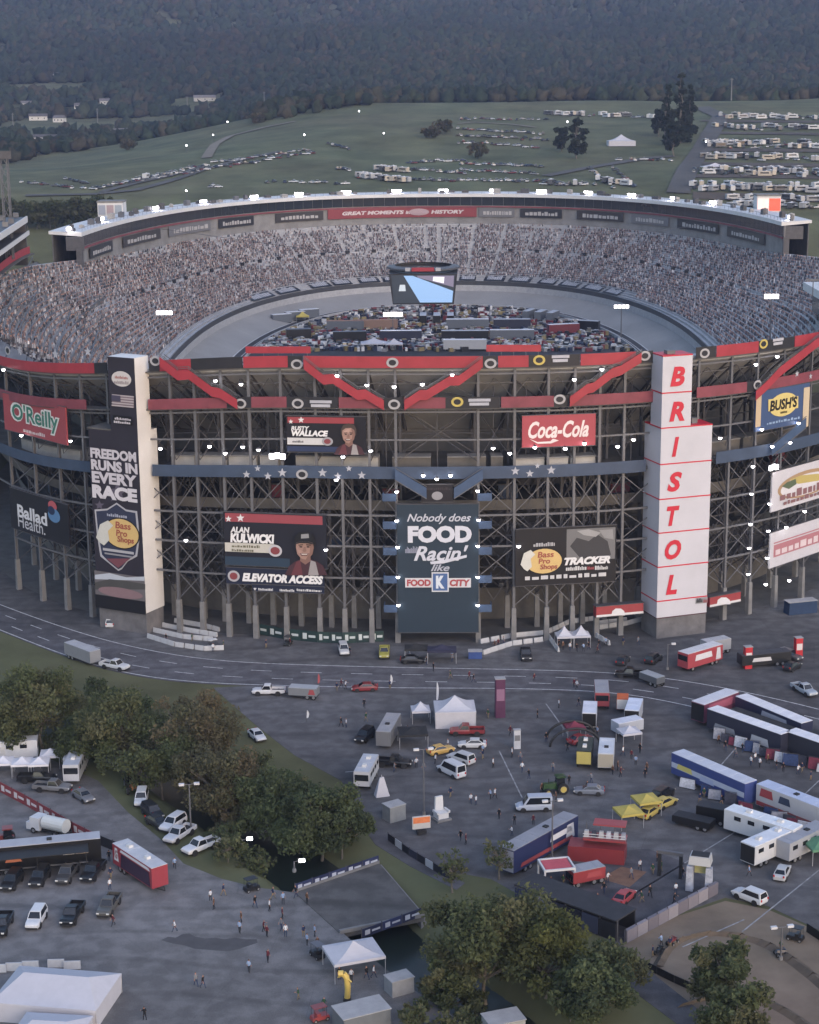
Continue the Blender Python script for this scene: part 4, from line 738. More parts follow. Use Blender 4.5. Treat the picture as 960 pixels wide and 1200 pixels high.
# stair towers breaking the far rim
def rim_tower(x, label, m1, sg, z1, wd):
    s = far_s(x); p = SP(s, -6, 0); B = thing('stair_tower', label, 'tower', (p.x, p.y, 0), 0); mb = MB(); mb.box((0, 0, z1/2), (wd, 8, z1)); mb.build('wall', m1, B); mb = MB(); mb.box((0, 0, z1 + .3), (wd + .5, 8.5, .6)); mb.build('roof', concrete, B); return B
B = rim_tower(163, 'white stair tower with printed panels breaking the far rim', white, -1, 62.6, 9.5)
for k in range(3): mb = MB(); mb.box((-3.1 + 3.1 * k, -4.1, 59.9), (2.6, .1, 3.6)); mb.build('panel', emat(('8f98ad', 'a08a92', '8c9aa8')[k]), B)
B = rim_tower(868, 'stair tower glowing red and white on the right of the far rim', white, 1, 63.5, 9.0)
for k in range(2): mb = MB(); mb.box((-2.2 + 4.4 * k, -4.1, 60.3), (4.2, .1, 4.6)); mb.build('lit_panel', mat('lit_red%d' % k, ('d8b8b0', 'd85a4a')[k], emis=('d8b0a8', 'e04a38')[k], es=.5), B)
# lattice mast behind the left roof
B = thing('lattice_mast', 'lattice light mast behind the left grandstand roof', 'mast', (-131, 541, 55)); mb = MB()
for a, b in ((-1, -1), (1, -1), (1, 1), (-1, 1)): mb.beam((a, b, 0), (a, b, 32), .28)
for k in range(8): mb.beam((-1, -1, 4*k), (1, -1, 4*k + 4), .16); mb.beam((1, -1, 4*k), (-1, -1, 4*k + 4), .16); mb.beam((1, -1, 4*k), (1, 1, 4*k + 4), .16)
mb.build('frame', steel, B); mb = MB(); mb.box((0, -1.2, 31), (5, .4, 2.4)); mb.build('lamp_rack', steel_dk, B)
# ------------------------------------------------------------------ vehicles
tyre = mat('tyre_rubber', (.018, .018, .019), rough=.9); rim_m = mat('wheel_rim', (.3, .3, .31), rough=.4, metal=.6); lampc = mat('clear_lens', (.6, .6, .58), rough=.2, spec=.6); lampr = mat('red_lens', (.35, .02, .02), rough=.25)
cglass = mat('car_glass', (.012, .014, .018), rough=.1, spec=.6, var=.1); trim = mat('black_trim', (.02, .02, .022), rough=.6)
def cpaint(h): return mat('car_' + h, muted(h), rough=.32, spec=.5, var=.05, scale=.8)
CM = {}
def wheel_mesh(r, w):
    k = ('w', r, w)
    if k not in CM:
        m = MB(); m.tube((0, -w/2, 0), (0, w/2, 0), r, r, 14, 0); m.tube((0, -w/2 - .012, 0), (0, w/2 + .012, 0), r * .6, r * .6, 10, 1); CM[k] = m.mesh('wheel', [tyre, rim_m])
    return CM[k]
def body_loft(m, sts, mi=0):
    R = []
    for x, zb, zt, w in sts: R.append([(x, -w * .9, zb), (x, -w, zb + .18), (x, -w, zb + (zt - zb) * .72), (x, -w * .93, zt - .04), (x, -w * .72, zt), (x, w * .72, zt), (x, w * .93, zt - .04), (x, w, zb + (zt - zb) * .72), (x, w, zb + .18), (x, w * .9, zb)])
    m.loft(R, mi)
SPEC = {   # L, W, wheel r, wheelbase fr/re, body stations, cabin (x0,x1 low; x0,x1 top; z0,z1; w0,w1)
 'sedan': (.33, 1.4, -1.4, [(-2.35, .4, .82, .74), (-2.2, .28, 1.0, .86), (-1.2, .22, 1.04, .91), (.9, .22, .98, .91), (1.9, .24, .88, .87), (2.25, .3, .74, .76), (2.35, .42, .62, .66)], (-1.85, 1.05, -1.15, .3, 1.0, 1.46, .84, .64)),
 'suv': (.38, 1.45, -1.45, [(-2.45, .5, 1.0, .82), (-2.35, .32, 1.12, .93), (-1.2, .28, 1.15, .96), (1.0, .28, 1.12, .96), (2.0, .3, 1.05, .93), (2.38, .38, .92, .84), (2.45, .5, .75, .75)], (-2.4, 1.1, -2.15, .4, 1.1, 1.82, .9, .72)),
 'van': (.36, 1.75, -1.7, [(-2.75, .5, 1.1, .9), (-2.65, .32, 1.25, .97), (1.2, .3, 1.22, .97), (2.3, .32, 1.05, .93), (2.7, .4, .85, .82), (2.78, .5, .7, .72)], (-2.72, 1.75, -2.65, .95, 1.2, 2.35, .95, .84)),
 'pickup': (.41, 1.85, -1.75, [(-.5, .42, 1.1, .98), (-.2, .38, 1.16, 1.0), (1.3, .38, 1.14, 1.0), (2.5, .4, 1.08, .97), (2.85, .46, .95, .9), (2.92, .58, .8, .82)], (-.55, 1.35, -.4, .75, 1.12, 1.86, .92, .74)),
}
def car(kind, color, label, loc, rz, group=None, name=None):
    r, xf, xr, sts, (a0, a1, b0, b1, z0, z1, w0, w1) = SPEC[kind]; W_ = max(s[3] for s in sts); K = (kind, color)
    C_ = thing(name or {'sedan': 'car', 'suv': 'sport_utility_car', 'van': 'van', 'pickup': 'pickup_truck'}[kind], label, {'sedan': 'car', 'suv': 'car', 'van': 'van', 'pickup': 'pickup truck'}[kind], loc, rz, group)
    if K not in CM:
        P = cpaint(color); m = MB(); body_loft(m, sts)
        for sx_ in (xf, xr):
            for sy in (-1, 1):
                if kind == 'pickup' and sx_ == xr: continue
                m.tube((sx_, sy * (W_ - .05), r), (sx_, sy * (W_ + .03), r), r * 1.22, r * 1.22, 12, 1)
        if kind == 'pickup':
            m.box((-1.75, 0, .62), (2.4, 1.9, .22)); 
            for sy in (-1, 1): m.box((-1.75, sy * .93, .9), (2.5, .12, .56)); m.tube((xr, sy * .97, r), (xr, sy * 1.03, r), r * 1.25, r * 1.25, 12, 1)
            m.box((-2.96, 0, .88), (.1, 1.96, .6)); m.box((-3.02, 0, .52), (.12, 1.9, .2), 1); m.box((-1.75, 0, .745), (2.38, 1.72, .02), 1)
        m.box((sts[-1][0] + .0, 0, .42), (.1, W_ * 1.6, .18), 1); mesh_b = m.mesh('body', [P, trim])
        c = MB(); c.hexa([(a0, -w0, z0), (a1, -w0, z0), (a1, w0, z0), (a0, w0, z0), (b0, -w1, z1), (b1, -w1, z1), (b1, w1, z1), (b0, w1, z1)]); c.box(((b0 + b1) / 2, 0, z1 + .02), (b1 - b0 - .1, 2 * w1 - .1, .06)); mesh_c = c.mesh('cabin', P)
        def pane(A, B_, C2, D_, nm, e):
            q = MB(); A, B_, C2, D_ = map(Vector, (A, B_, C2, D_)); ce = (A + B_ + C2 + D_) / 4; n = (B_ - A).cross(D_ - A).normalized() * .02
            P_ = [ce + (p - ce) * e + n for p in (A, B_, C2, D_)]; q.face(P_); q.face([p - n * .9 for p in reversed(P_)]); return q.mesh(nm, cglass)
        panes = [('windshield', pane((a1, -w0, z0), (a1, w0, z0), (b1, w1, z1), (b1, -w1, z1), 'windshield', .88)), ('rear_window', pane((a0, w0, z0), (a0, -w0, z0), (b0, -w1, z1), (b0, w1, z1), 'rear_window', .84)), ('side_window', pane((a0, -w0, z0), (a1, -w0, z0), (b1, -w1, z1), (b0, -w1, z1), 'side_window', .84)), ('side_window', pane((a1, w0, z0), (a0, w0, z0), (b0, w1, z1), (b1, w1, z1), 'side_window', .84))]
        xe = sts[-2][0]; zz = (sts[-2][1] + sts[-2][2]) / 2 + .1; hl = MB(); hl.box((0, 0, 0), (.12, .36, .16)); tl = MB(); tl.box((0, 0, 0), (.1, .22, .3))
        CM[K] = (mesh_b, mesh_c, panes, hl.mesh('headlight', lampc), tl.mesh('taillight', lampr), xe, zz)
    mesh_b, mesh_c, panes, hl, tl, xe, zz = CM[K]; obj('body', mesh_b, C_); cb = obj('cabin', mesh_c, C_)
    for nm, me in panes: obj(nm, me, cb)
    for x_ in (xf, xr):
        for sy in (-1, 1): obj('wheel', wheel_mesh(r, .24), C_, (x_, sy * (W_ - .11), r))
    for sy in (-1, 1): obj('headlight', hl, C_, (xe + .06, sy * W_ * .68, zz)); obj('taillight', tl, C_, (-3.0 if kind == 'pickup' else sts[0][0] - .01, sy * W_ * .74, .95))
    return C_
def place(rear, front, z=0.0):
    a, b = G(*rear, z), G(*front, z); d = b - a; c = (a + b) / 2; c.z = z + .05; return c, math.atan2(d.y, d.x)
def pcar(kind, color, rear, front, label, group=None): c, rz = place(rear, front); return car(kind, color, label, c, rz, group)
V = pcar
V('pickup', 'c9ccd2', (118, 781), (152, 787), 'white pickup towing a grey box trailer along the road')
V('suv', 'c6c8cc', (128, 739), (134, 727), 'white car parked at the foot of the dark banner pylon')
V('pickup', 'cfd0d6', (333, 814), (297, 814), 'white pickup with a dark bed towing a flat trailer')
V('sedan', '8c1420', (443, 809), (412, 810), 'dark red car at the kerb beside the road')
V('sedan', 'c4c8d0', (290, 856), (313, 876), 'white police car with a roof light bar beside the autumn trees')
V('suv', '1c1c20', (437, 859), (418, 875), 'black car on open asphalt beside the long grey trailer')
V('suv', 'bfc0c4', (401, 758), (405, 773), 'white car parked under the stadium columns facing the road')
V('pickup', '17181c', (757, 795), (722, 793), 'black pickup on the road towing an open utility trailer')
V('pickup', '15161a', (445, 897), (478, 899), 'black pickup with white boxes parked beside the motor home')
V('pickup', '8c1620', (562, 861), (532, 861), 'red crew pickup parked beside the white peaked tent')
V('sedan', 'c2c4c8', (566, 876), (541, 876), 'silver car parked below the red crew pickup')
V('sedan', 'd0a022', (503, 886), (530, 880), 'yellow sports car on show beside the lamp post')
V('suv', 'b8bac0', (554, 898), (527, 889), 'silver hatchback parked between the yellow car and white van')
V('van', 'c3c6cf', (541, 914), (517, 902), 'white delivery van with its cargo standing behind it')
V('van', 'a9b4c8', (642, 949), (610, 950), 'white and blue passenger van crossing the lot')
V('sedan', '707888', (705, 931), (676, 930), 'grey blue sedan parked below the food trucks')
V('suv', 'c8cad0', (895, 1062), (862, 1049), 'white car driving alone past the dirt track')
V('sedan', '303238', (725, 783), (735, 772), 'dark car with white hood parked near the white tower base'); V('suv', '2a2b30', (760, 780), (772, 772), 'dark utility car beside the white tower base')
V('pickup', 'a8a010', (451, 760), (450, 777), 'yellow flatbed truck facing the road by the teal banner')
V('sedan', '1a1a1e', (476, 777), (492, 777), 'black car under the teal banner next to the yellow truck')
V('suv', '4a4c52', (918, 770), (934, 775), 'dark car beside the red display towers'); V('sedan', '202228', (922, 788), (935, 781), 'black car on the road shoulder by the display stand')
V('pickup', '9aa8b8', (930, 806), (955, 819), 'pale wrapped show truck beside the road')
V('pickup', '6e7076', (46, 926), (78, 928), 'grey pickup parked behind the red banner fence'); V('pickup', '1c1d20', (28, 916), (60, 916), 'black pickup parked beside the grey pickup behind the fence')
V('sedan', '6f7178', (90, 932), (106, 942), 'silver car parked at the end of the red banner fence')
V('suv', 'cfd2d8', (168, 932), (164, 949), 'white car parked beside the orange loader'); V('suv', '22242a', (172, 951), (186, 962), 'black car under the trees beside the white car'); V('sedan', '2b2d33', (178, 964), (192, 972), 'dark car half hidden below the trees')
V('suv', 'c8ccd6', (214, 963), (192, 977), 'white utility car parked below the autumn tree'); V('pickup', 'b8bcc6', (224, 974), (197, 991), 'silver pickup with a ladder rack below the trees'); V('pickup', 'd0d4dc', (252, 990), (219, 1003), 'white pickup parked on the grass edge by the creek')
for (rx, ry, fx, fy, k, c, l) in ((21, 1030, 8, 1046, 'suv', '26272b', 'dark grey car first in the row below the black hauler'), (53, 1025, 41, 1042, 'suv', '2a2b30', 'charcoal car second in the row below the black hauler'), (86, 1019, 73, 1038, 'pickup', '4a4a4c', 'grey pickup in the row below the black hauler'), (116, 1018, 103, 1034, 'pickup', '202126', 'black pickup at the end of the row below the hauler'), (8, 1078, -2, 1100, 'pickup', '1e1f24', 'black pickup beside the white car in the open row'), (50, 1070, 36, 1094, 'suv', 'ced0d6', 'white car with dark roof hatch in the open row'), (92, 1065, 78, 1088, 'pickup', '1b1c20', 'black pickup between the white car and the grey pickup'), (136, 1054, 120, 1079, 'pickup', '55534f', 'grey pickup with a person at its side in the open row')): V(k, c, (rx, ry), (fx, fy), l)
V('sedan', 'b02a34', (724, 1063), (739, 1049), 'red stunt car inside the show arena'); V('sedan', 'b0b4ba', (913, 1034), (920, 1020), 'small white car parked behind the motor homes')
V('sedan', 'c0a828', (752, 962), (770, 950), 'yellow race car under the yellow canopies'); V('sedan', 'c8b030', (768, 950), (790, 940), 'yellow show car with white nose beside the canopies'); V('suv', '202024', (770, 940), (784, 930), 'black car behind the yellow canopies')
V('sedan', 'a01c26', (672, 873), (688, 868), 'red race car under the black inflatable arch')
V('pickup', '24262c', (615, 762), (618, 780), 'black utility truck standing at the road edge by the columns')
# --- trailers, haulers, motor homes
def box_trailer(name, label, cat, rear, front, L, W_, H, side, roof, zb=.75, wheels=2, graphics=(), stripe=None, end=None, nose=True, extras=(), group=None):
    c, rz = place(rear, front); T_ = thing(name, label, cat, c, rz, group); P = cpaint(side)
    m = MB(); m.box((0, 0, zb + (H - zb) / 2), (L, W_, H - zb)); ob = m.build('body', P, T_)
    m = MB(); m.box((0, 0, H + .04), (L - .06, W_ - .06, .08)); 
    for k in range(int(L / 2.4)): m.box((-L/2 + 1.2 + 2.4 * k, 0, H + .09), (.06, W_ - .2, .05))
    m.build('roof', mat('roof_' + roof, roof, rough=.6, var=.12, scale=.4), T_)
    m = MB(); m.box((-L * .02, 0, zb - .12), (L * .92, W_ * .8, .24)); m.build('chassis', trim, T_)
    for k in range(wheels):
        for sy in (-1, 1): obj('wheel', wheel_mesh(.46, .3), T_, (-L * .28 - 1.15 * k + .6, sy * (W_/2 - .2), .46))
    if stripe:
        for sy in (-1, 1): m = MB(); m.box((0, sy * (W_/2 + .015), zb + (H - zb) * stripe[1]), (L - .2, .03, (H - zb) * stripe[2])); m.build('stripe', emat(stripe[0]), T_)
    if end: m = MB(); m.box((end[1] * (L/2 + .02), 0, zb + (H - zb) * .5), (.04, W_ - .1, (H - zb) * .92)); m.build('end_panel', emat(end[0]), T_)
    for sy in (-1, 1):
        for g in graphics:      # (x0,x1,v0,v1,colour[,text])
            m = MB(); x0, x1 = g[0] * L, g[1] * L; z0, z1 = zb + g[2] * (H - zb), zb + g[3] * (H - zb); y = sy * (W_/2 + .045)
            if len(g) > 5: fit_text(m, g[5], x0 * 1, z0, x1, z1, y, .2, .1); m.v = [(v[0] if sy < 0 else x0 + x1 - v[0], v[1], v[2]) for v in m.v]
            else: fl = [(x0, z0), (x1, z0), (x1 - .3, z1), (x0 + .3, z1)]; flat(m, fl, y)
            m.build('lettering' if len(g) > 5 else 'graphic', emat(g[4]), T_)
    for e in extras:
        m = MB()
        if e == 'ac':
            for k in (-.25, .2): m.box((k * L, 0, H + .26), (.9, .7, .36), 0, 0, (.85, .85))
            m.build('roof_air_unit', mat('rv_unit', (.5, .5, .5), rough=.6), T_)
        elif e == 'vent': m.box((L * .1, 0, H + .16), (.7, .7, .2)); m.build('roof_vent', trim, T_)
        elif e == 'windows':
            for sy in (-1, 1):
                for k in (-.36, -.12, .1, .3): q = MB(); q.box((k * L, sy * (W_/2 + .02), H - .85), (1.1, .04, .62)); q.build('window', cglass, T_)
            q = MB(); q.box((L * -.0, -(W_/2 + .02), zb + 1.0), (.75, .04, 1.9)); q.build('door', mat('rv_door', (.45, .45, .46)), T_)
        elif e == 'slide': m.box((-L * .15, -(W_/2 + .35), zb + 1.35), (3.2, .7, 1.7)); m.build('slide_out', P, T_)
        elif e == 'windscreen': m.box((L/2 + .03, 0, H - .95), (.06, W_ - .3, 1.0)); m.build('windscreen', cglass, T_)
        elif e == 'fw':      # wheels near the front too
            for sy in (-1, 1): obj('wheel', wheel_mesh(.46, .3), T_, (L * .34, sy * (W_/2 - .2), .46))
        elif e == 'awning': m.box((0, -(W_/2 + 1.5), H - .5), (L * .8, 3, .08)); [m.tube((k * L, -(W_/2 + 2.9), .0), (k * L, -(W_/2 + 2.9), H - .5), .05, n=5) for k in (-.38, 0, .38)]; m.build('awning', trim, T_)
        elif e == 'tongue': m.beam((L/2, .5, zb - .1), (L/2 + 1.2, 0, zb - .15), .1); m.beam((L/2, -.5, zb - .1), (L/2 + 1.2, 0, zb - .15), .1); m.build('tongue', trim, T_)
    return T_
BT = box_trailer
BT('box_trailer', 'long grey box trailer behind the white pickup on the road', 'trailer', (74, 766), (121, 784), 8.6, 2.4, 3.0, '8a8c92', 'a0a2a8', extras=('tongue',))
BT('flat_trailer', 'grey enclosed trailer with red signs behind the white pickup', 'trailer', (373, 819), (340, 817), 5.2, 2.2, 2.1, '7d8288', '9a9ea4', graphics=((-.45, -.2, .2, .9, 'b0393f'),), extras=('tongue',))
BT('utility_trailer', 'grey utility trailer behind the black pickup', 'trailer', (772, 805), (756, 799), 4.6, 2.1, 1.9, '5c6067', '8f949a', extras=('tongue',))
BT('box_trailer', 'long grey trailer standing beside the black car on the lot', 'trailer', (464, 853), (447, 884), 9.0, 2.5, 3.2, '6d6f75', '8e8e92', extras=('vent',))
BT('motor_home', 'white motor home with roof units parked beside the black pickup', 'motor home', (437, 902), (422, 931), 7.6, 2.5, 3.1, 'b9bcc4', 'a9acb4', extras=('ac', 'windows', 'windscreen', 'fw'))
BT('race_hauler', 'navy race hauler with white lettering parked beside the red gazebo', 'hauler', (594, 1027), (668, 985), 15.5, 2.6, 4.1, '1f2c5c', '85878f', wheels=2, graphics=((.05, .4, .5, .75, 'c4c8d4'), (-.4, .42, .12, .3, 'a03038'), (.3, .44, .2, .85, 'b0b4c0')), extras=('vent',), end=('8f96ac', -1))
BT('race_hauler', 'black race hauler with silver roof and orange lettering in the lower lot', 'hauler', (-22, 1025), (111, 1012), 17.5, 2.6, 4.2, '15161a', '9c9ea6', wheels=3, graphics=((.2, .29, .45, .7, 'd8d0cc'), (.3, .4, .45, .66, 'c9b0a4'), (-.25, -.12, .35, .55, 'c2622e'), (-.4, .42, .02, .08, '6a6a70')), extras=('vent', 'awning'))
BT('merchandise_trailer', 'red and white trailer with a large letter G on the lower lot', 'trailer', (140, 1013), (191, 1047), 10.8, 2.5, 3.7, 'a02034', 'b0b2b8', graphics=((-.46, -.34, .25, .9, 'd0d4da'), (-.44, -.36, .35, .8, 'a02034', 'G'), (-.3, .46, .82, .96, 'c8ccd4'), (-.3, .46, .05, .75, '3a2440')), extras=('ac', 'tongue'))
BT('race_hauler', 'white and blue hauler with a yellow end panel on the right lot', 'hauler', (884, 949), (789, 907), 16.0, 2.6, 4.1, '27408a', 'b4b8c4', wheels=2, stripe=('aab4cc', .45, .25), graphics=((.2, .42, .35, .6, 'd2c244'), (-.1, .1, .25, .5, '9aa8d0')), end=('c99a34', 1))
BT('race_hauler', 'white and red hauler parked end to end with the blue hauler', 'hauler', (1000, 988), (888, 944), 16.5, 2.6, 4.0, 'b4b4ba', 'a9b2c8', wheels=2, stripe=('a02a34', .12, .2), graphics=((.3, .46, .5, .9, 'a82834'), (.1, .24, .5, .85, '33405c')), extras=('vent',))
BT('race_hauler', 'navy hauler with grey roof at the back of the merchandise row', 'hauler', (951, 876), (862, 838), 16.0, 2.6, 4.0, '2a3050', 'd0d0d6', wheels=2, stripe=('8a4058', .2, .35), graphics=((-.3, .1, .5, .85, '9aa0b4'),))
BT('race_hauler', 'black and white hauler with cars displayed beneath its side', 'hauler', (927, 889), (828, 853), 16.0, 2.6, 4.0, '2e3146', 'd2d2d8', wheels=2, graphics=((-.35, -.1, .1, .5, 'a8acb8'), (.1, .4, .08, .4, '868a96')), extras=('awning',))
BT('race_hauler', 'dark hauler with a pale roof behind the displayed cars at the lot edge', 'hauler', (1010, 912), (930, 884), 15.0, 2.6, 4.0, '30323f', 'd2d2d8', wheels=2, extras=('awning',))
BT('stage_trailer', 'short white-roofed stage trailer with pink flank across the merchandise row', 'trailer', (857, 835), (818, 850), 9.5, 2.8, 4.0, '7a3050', 'c2c4cc', wheels=2, graphics=((-.4, .4, .5, .9, 'b04868'),), end=('17181e', 1))
BT('motor_home', 'large white fifth-wheel camper with slide-out on the right lot', 'motor home', (925, 996), (862, 976), 11.5, 2.6, 3.7, 'c2c6cc', 'cdd2d8', extras=('ac', 'windows', 'slide'))
BT('motor_home', 'white motor home with a dark rear parked beside the fifth-wheel camper', 'motor home', (876, 1017), (925, 995), 9.5, 2.6, 3.5, 'bfc3ca', 'c8ccd4', extras=('ac', 'windows', 'windscreen', 'fw'), end=('202024', -1))
BT('motor_home', 'grey-roofed camper beside the green tent', 'motor home', (917, 1012), (962, 990), 9.5, 2.5, 3.3, '9c9fa8', '8c8e96', extras=('vent', 'windows'))
BT('motor_home', 'white motor home at the creek side behind the small canopies', 'motor home', (-28, 893), (38, 889), 11.0, 2.6, 3.5, 'c4c8d2', 'bfc3cd', extras=('ac', 'windows', 'windscreen', 'fw'))
BT('motor_home', 'white camper parked nose out beside the row of small canopies', 'motor home', (95, 897), (84, 921), 8.6, 2.5, 3.4, 'b4b8c2', 'a8acb6', extras=('ac', 'windows', 'slide', 'windscreen'))
BT('cargo_trailer', 'low black covered trailer behind the yellow canopies', 'trailer', (853, 967), (826, 962), 5.6, 2.3, 2.6, '17181c', '2a2c32', extras=('tongue',)); BT('cargo_trailer', 'low dark flat trailer beside the black covered trailer', 'trailer', (826, 972), (800, 966), 6.0, 2.3, 1.5, '1d1e22', '26272b', zb=.6)
BT('food_truck', 'red-fronted food truck with a pale glass roof by the road', 'food truck', (704, 812), (706, 838), 7.0, 2.5, 3.2, 'a03440', '8c8e96', extras=('windscreen', 'fw'), graphics=((.1, .4, .3, .7, 'c8c0c2'),))
BT('food_truck', 'white round-roofed food truck with open black rear door', 'food truck', (692, 840), (690, 860), 6.0, 2.4, 3.2, 'bcc0cc', 'c4c8d4', end=('101116', 1), extras=('fw',)); BT('food_truck', 'white food trailer with black door near the merchandise tents', 'food truck', (746, 836), (739, 857), 6.2, 2.5, 3.2, 'b4bac8', 'c0c8da', end=('14151a', 1))
BT('food_truck', 'dark green food truck with yellow sign panel', 'food truck', (688, 878), (683, 908), 6.5, 2.4, 3.0, '242b26', '3a403c', end=('b8a838', 1), extras=('ac', 'fw')); BT('food_truck', 'white food truck with a round dial on its front', 'food truck', (712, 880), (709, 912), 7.0, 2.5, 3.1, 'b0b4bc', 'bcc0c8', end=('a29a88', 1), extras=('vent', 'fw'))
BT('display_truck', 'white-roofed promotional truck with red flank and lettering by the road', 'truck', (850, 772), (790, 790), 9.5, 2.6, 3.6, 'b02c3a', 'c0c2c8', graphics=((-.2, .3, .4, .8, 'd0d0d6'), (-.45, -.3, .1, .9, 'c8ccd4')), extras=('windscreen', 'fw'))
BT('display_trailer', 'dark display trailer between the red towers at the road', 'trailer', (925, 777), (865, 783), 10.0, 2.5, 2.6, '22242a', '3a3c44', graphics=((-.1, .3, .3, .7, 'c0c0c6'),)); BT('box_trailer', 'grey box trailer behind the white promotional truck', 'trailer', (852, 763), (825, 768), 5.5, 2.4, 2.8, '9a9ca2', 'a4a6ac')
BT('orange_cart', 'orange and white refreshment cart beside the white food trailer', 'cart', (730, 826), (729, 840), 3.0, 2.0, 2.6, 'b85838', 'b8603c', end=('d0ccc8', 1), wheels=1); BT('merchandise_trailer', 'low white trailer with round wheel signs beside the food trucks', 'trailer', (725, 862), (745, 858), 5.0, 2.4, 2.5, 'a8aebc', 'c0c4d0', wheels=1)
BT('red_fire_truck', 'red show truck parked beside the red gazebo in the arena', 'truck', (700, 1032), (672, 1038), 5.0, 2.3, 2.4, 'a02028', '8c8e96', graphics=((-.4, .1, .3, .8, 'b03038'),), extras=('fw', 'windscreen'))
# people carrier on the lower lot: tanker truck
c, rz = place((77, 981), (42, 973)); T_ = thing('tank_truck', 'white tank truck with a blunt cab above the black hauler', 'truck', c, rz); m = MB(); m.tube((-3.0, 0, 1.7), (.9, 0, 1.7), 1.05, 1.05, 16); m.build('tank', cpaint('c8ccca'), T_); m = MB(); m.box((2.1, 0, 1.5), (1.9, 2.2, 1.9), 0, 0, (.86, .92)); m.box((3.2, 0, 1.0), (.9, 2.0, 1.1)); m.build('cab', cpaint('c9ccd2'), T_); m = MB(); m.box((2.95, 0, 1.95), (.1, 1.9, .7)); m.build('windscreen', cglass, T_); m = MB(); m.box((-.2, 0, .6), (6.6, 1.2, .25)); m.build('chassis', trim, T_)
for x_ in (2.3, -1.6, -2.7):
    for sy in (-1, 1): obj('wheel', wheel_mesh(.46, .3), T_, (x_, sy * .95, .46))
# tractor
def tractor(label, rear, front, body, rimc, cat='tractor', name='tractor'):
    c, rz = place(rear, front); T_ = thing(name, label, cat, c, rz); P = cpaint(body); m = MB(); m.box((1.1, 0, 1.25), (2.2, .95, .9), 0, 0, (.95, .8)); m.box((-.6, 0, 1.0), (1.8, 1.1, .6)); m.build('hood', P, T_)
    m = MB(); m.hexa([(-1.2, -.7, 1.3), (.1, -.7, 1.3), (.1, .7, 1.3), (-1.2, .7, 1.3), (-1.15, -.62, 2.6), (-.05, -.62, 2.6), (-.05, .62, 2.6), (-1.15, .62, 2.6)]); m.build('cab_glass', cglass, T_); m = MB(); m.box((-.6, 0, 2.68), (1.5, 1.5, .16)); m.build('cab_roof', P, T_)
    for x_, r_, w_ in ((-.8, .88, .5), (1.6, .56, .38)):
        for sy in (-1, 1):
            o = obj('wheel', wheel_mesh(r_, w_), T_, (x_, sy * .98, r_)); q = MB(); q.tube((0, -w_/2 - .02, 0), (0, w_/2 + .02, 0), r_ * .55, r_ * .55, 12); q.build('rim', cpaint(rimc), o)
    m = MB(); m.tube((1.3, .2, 1.7), (1.3, .2, 2.5), .05, n=6); m.build('exhaust', trim, T_); return T_
tractor('green tractor with yellow wheel rims on the open lot', (662, 928), (642, 930), '1f4a26', 'c9b02c'); tractor('orange loader with a canopy parked by the trees', (153, 918), (159, 934), 'b06a22', '4a4a4c', 'loader', 'loader'); tractor('red and yellow machine behind the black hauler', (14, 990), (-4, 992), '8c2a24', 'c09a30', 'loader', 'loader')
def cart(label, px, ang, col, roof='c8ccd2', name='golf_cart'):
    p = G(*px); T_ = thing(name, label, 'golf cart', (p.x, p.y, .05), ang); m = MB(); m.box((0, 0, .5), (2.2, 1.1, .45), 0, 0, (.9, .92)); m.box((-.3, 0, .85), (.5, 1.0, .5)); m.build('body', cpaint(col), T_); m = MB(); m.box((-.1, 0, 1.85), (1.7, 1.15, .08)); m.build('roof', cpaint(roof), T_); m = MB()
    for a in (-.85, .65):
        for b in (-.5, .5): m.tube((a, b, .6), (a, b, 1.82), .025, n=5)
    m.build('posts', trim, T_)
    for a in (-.75, .75):
        for b in (-.48, .48): obj('wheel', wheel_mesh(.24, .2), T_, (a, b, .24))
for l, px, a, c_, r_ in (('white-roofed golf cart at the barricades under the stadium', (250, 760), .4, '5a5c62', 'd0d2d8'), ('small dark cart parked between two stadium columns', (338, 756), 1.2, '26272b', '3a3c40'), ('dark cart at the creek bank beside the bridge', (295, 1044), .6, '1c1d22', '24262c'), ('dark buggy parked beside the large white canopy', (372, 1122), 2.2, '202228', '5a5c66'), ('red cart beside the grey roof at the lot edge', (375, 1196), .5, 'a02c2c', '8a2c2c'), ('black buggy on the dirt track', (862, 1128), .2, '1a1a1c', '26262a'), ('dark buggy at the edge of the dirt track', (932, 1102), 2.6, '222226', '2a2a2e'), ('small dark buggy beside the road at the promotional truck', (815, 779), .8, '2a2a2e', '3c3e44')): cart(l, px, a, c_, r_)
def atv(label, px, ang, col):
    p = G(*px); T_ = thing('quad_bike', label, 'quad bike', (p.x, p.y, .05), ang, 'quad bikes on the dirt track'); m = MB(); m.box((0, 0, .62), (1.5, .5, .35), 0, 0, (.7, .6)); m.box((.45, 0, .9), (.12, .8, .08)); m.build('body', cpaint(col), T_)
    for a in (-.55, .55):
        for b in (-.42, .42): obj('wheel', wheel_mesh(.28, .24), T_, (a, b, .28))
for l, px, a, c_ in (('black quad bike rounding the dirt bend', (773, 1118), 1.1, '1a1a1c'), ('blue quad bike on the dirt straight', (915, 1120), .2, '26304a'), ('red quad bike on the dirt track', (788, 1107), .9, '7a2024')): atv(l, px, a, c_)
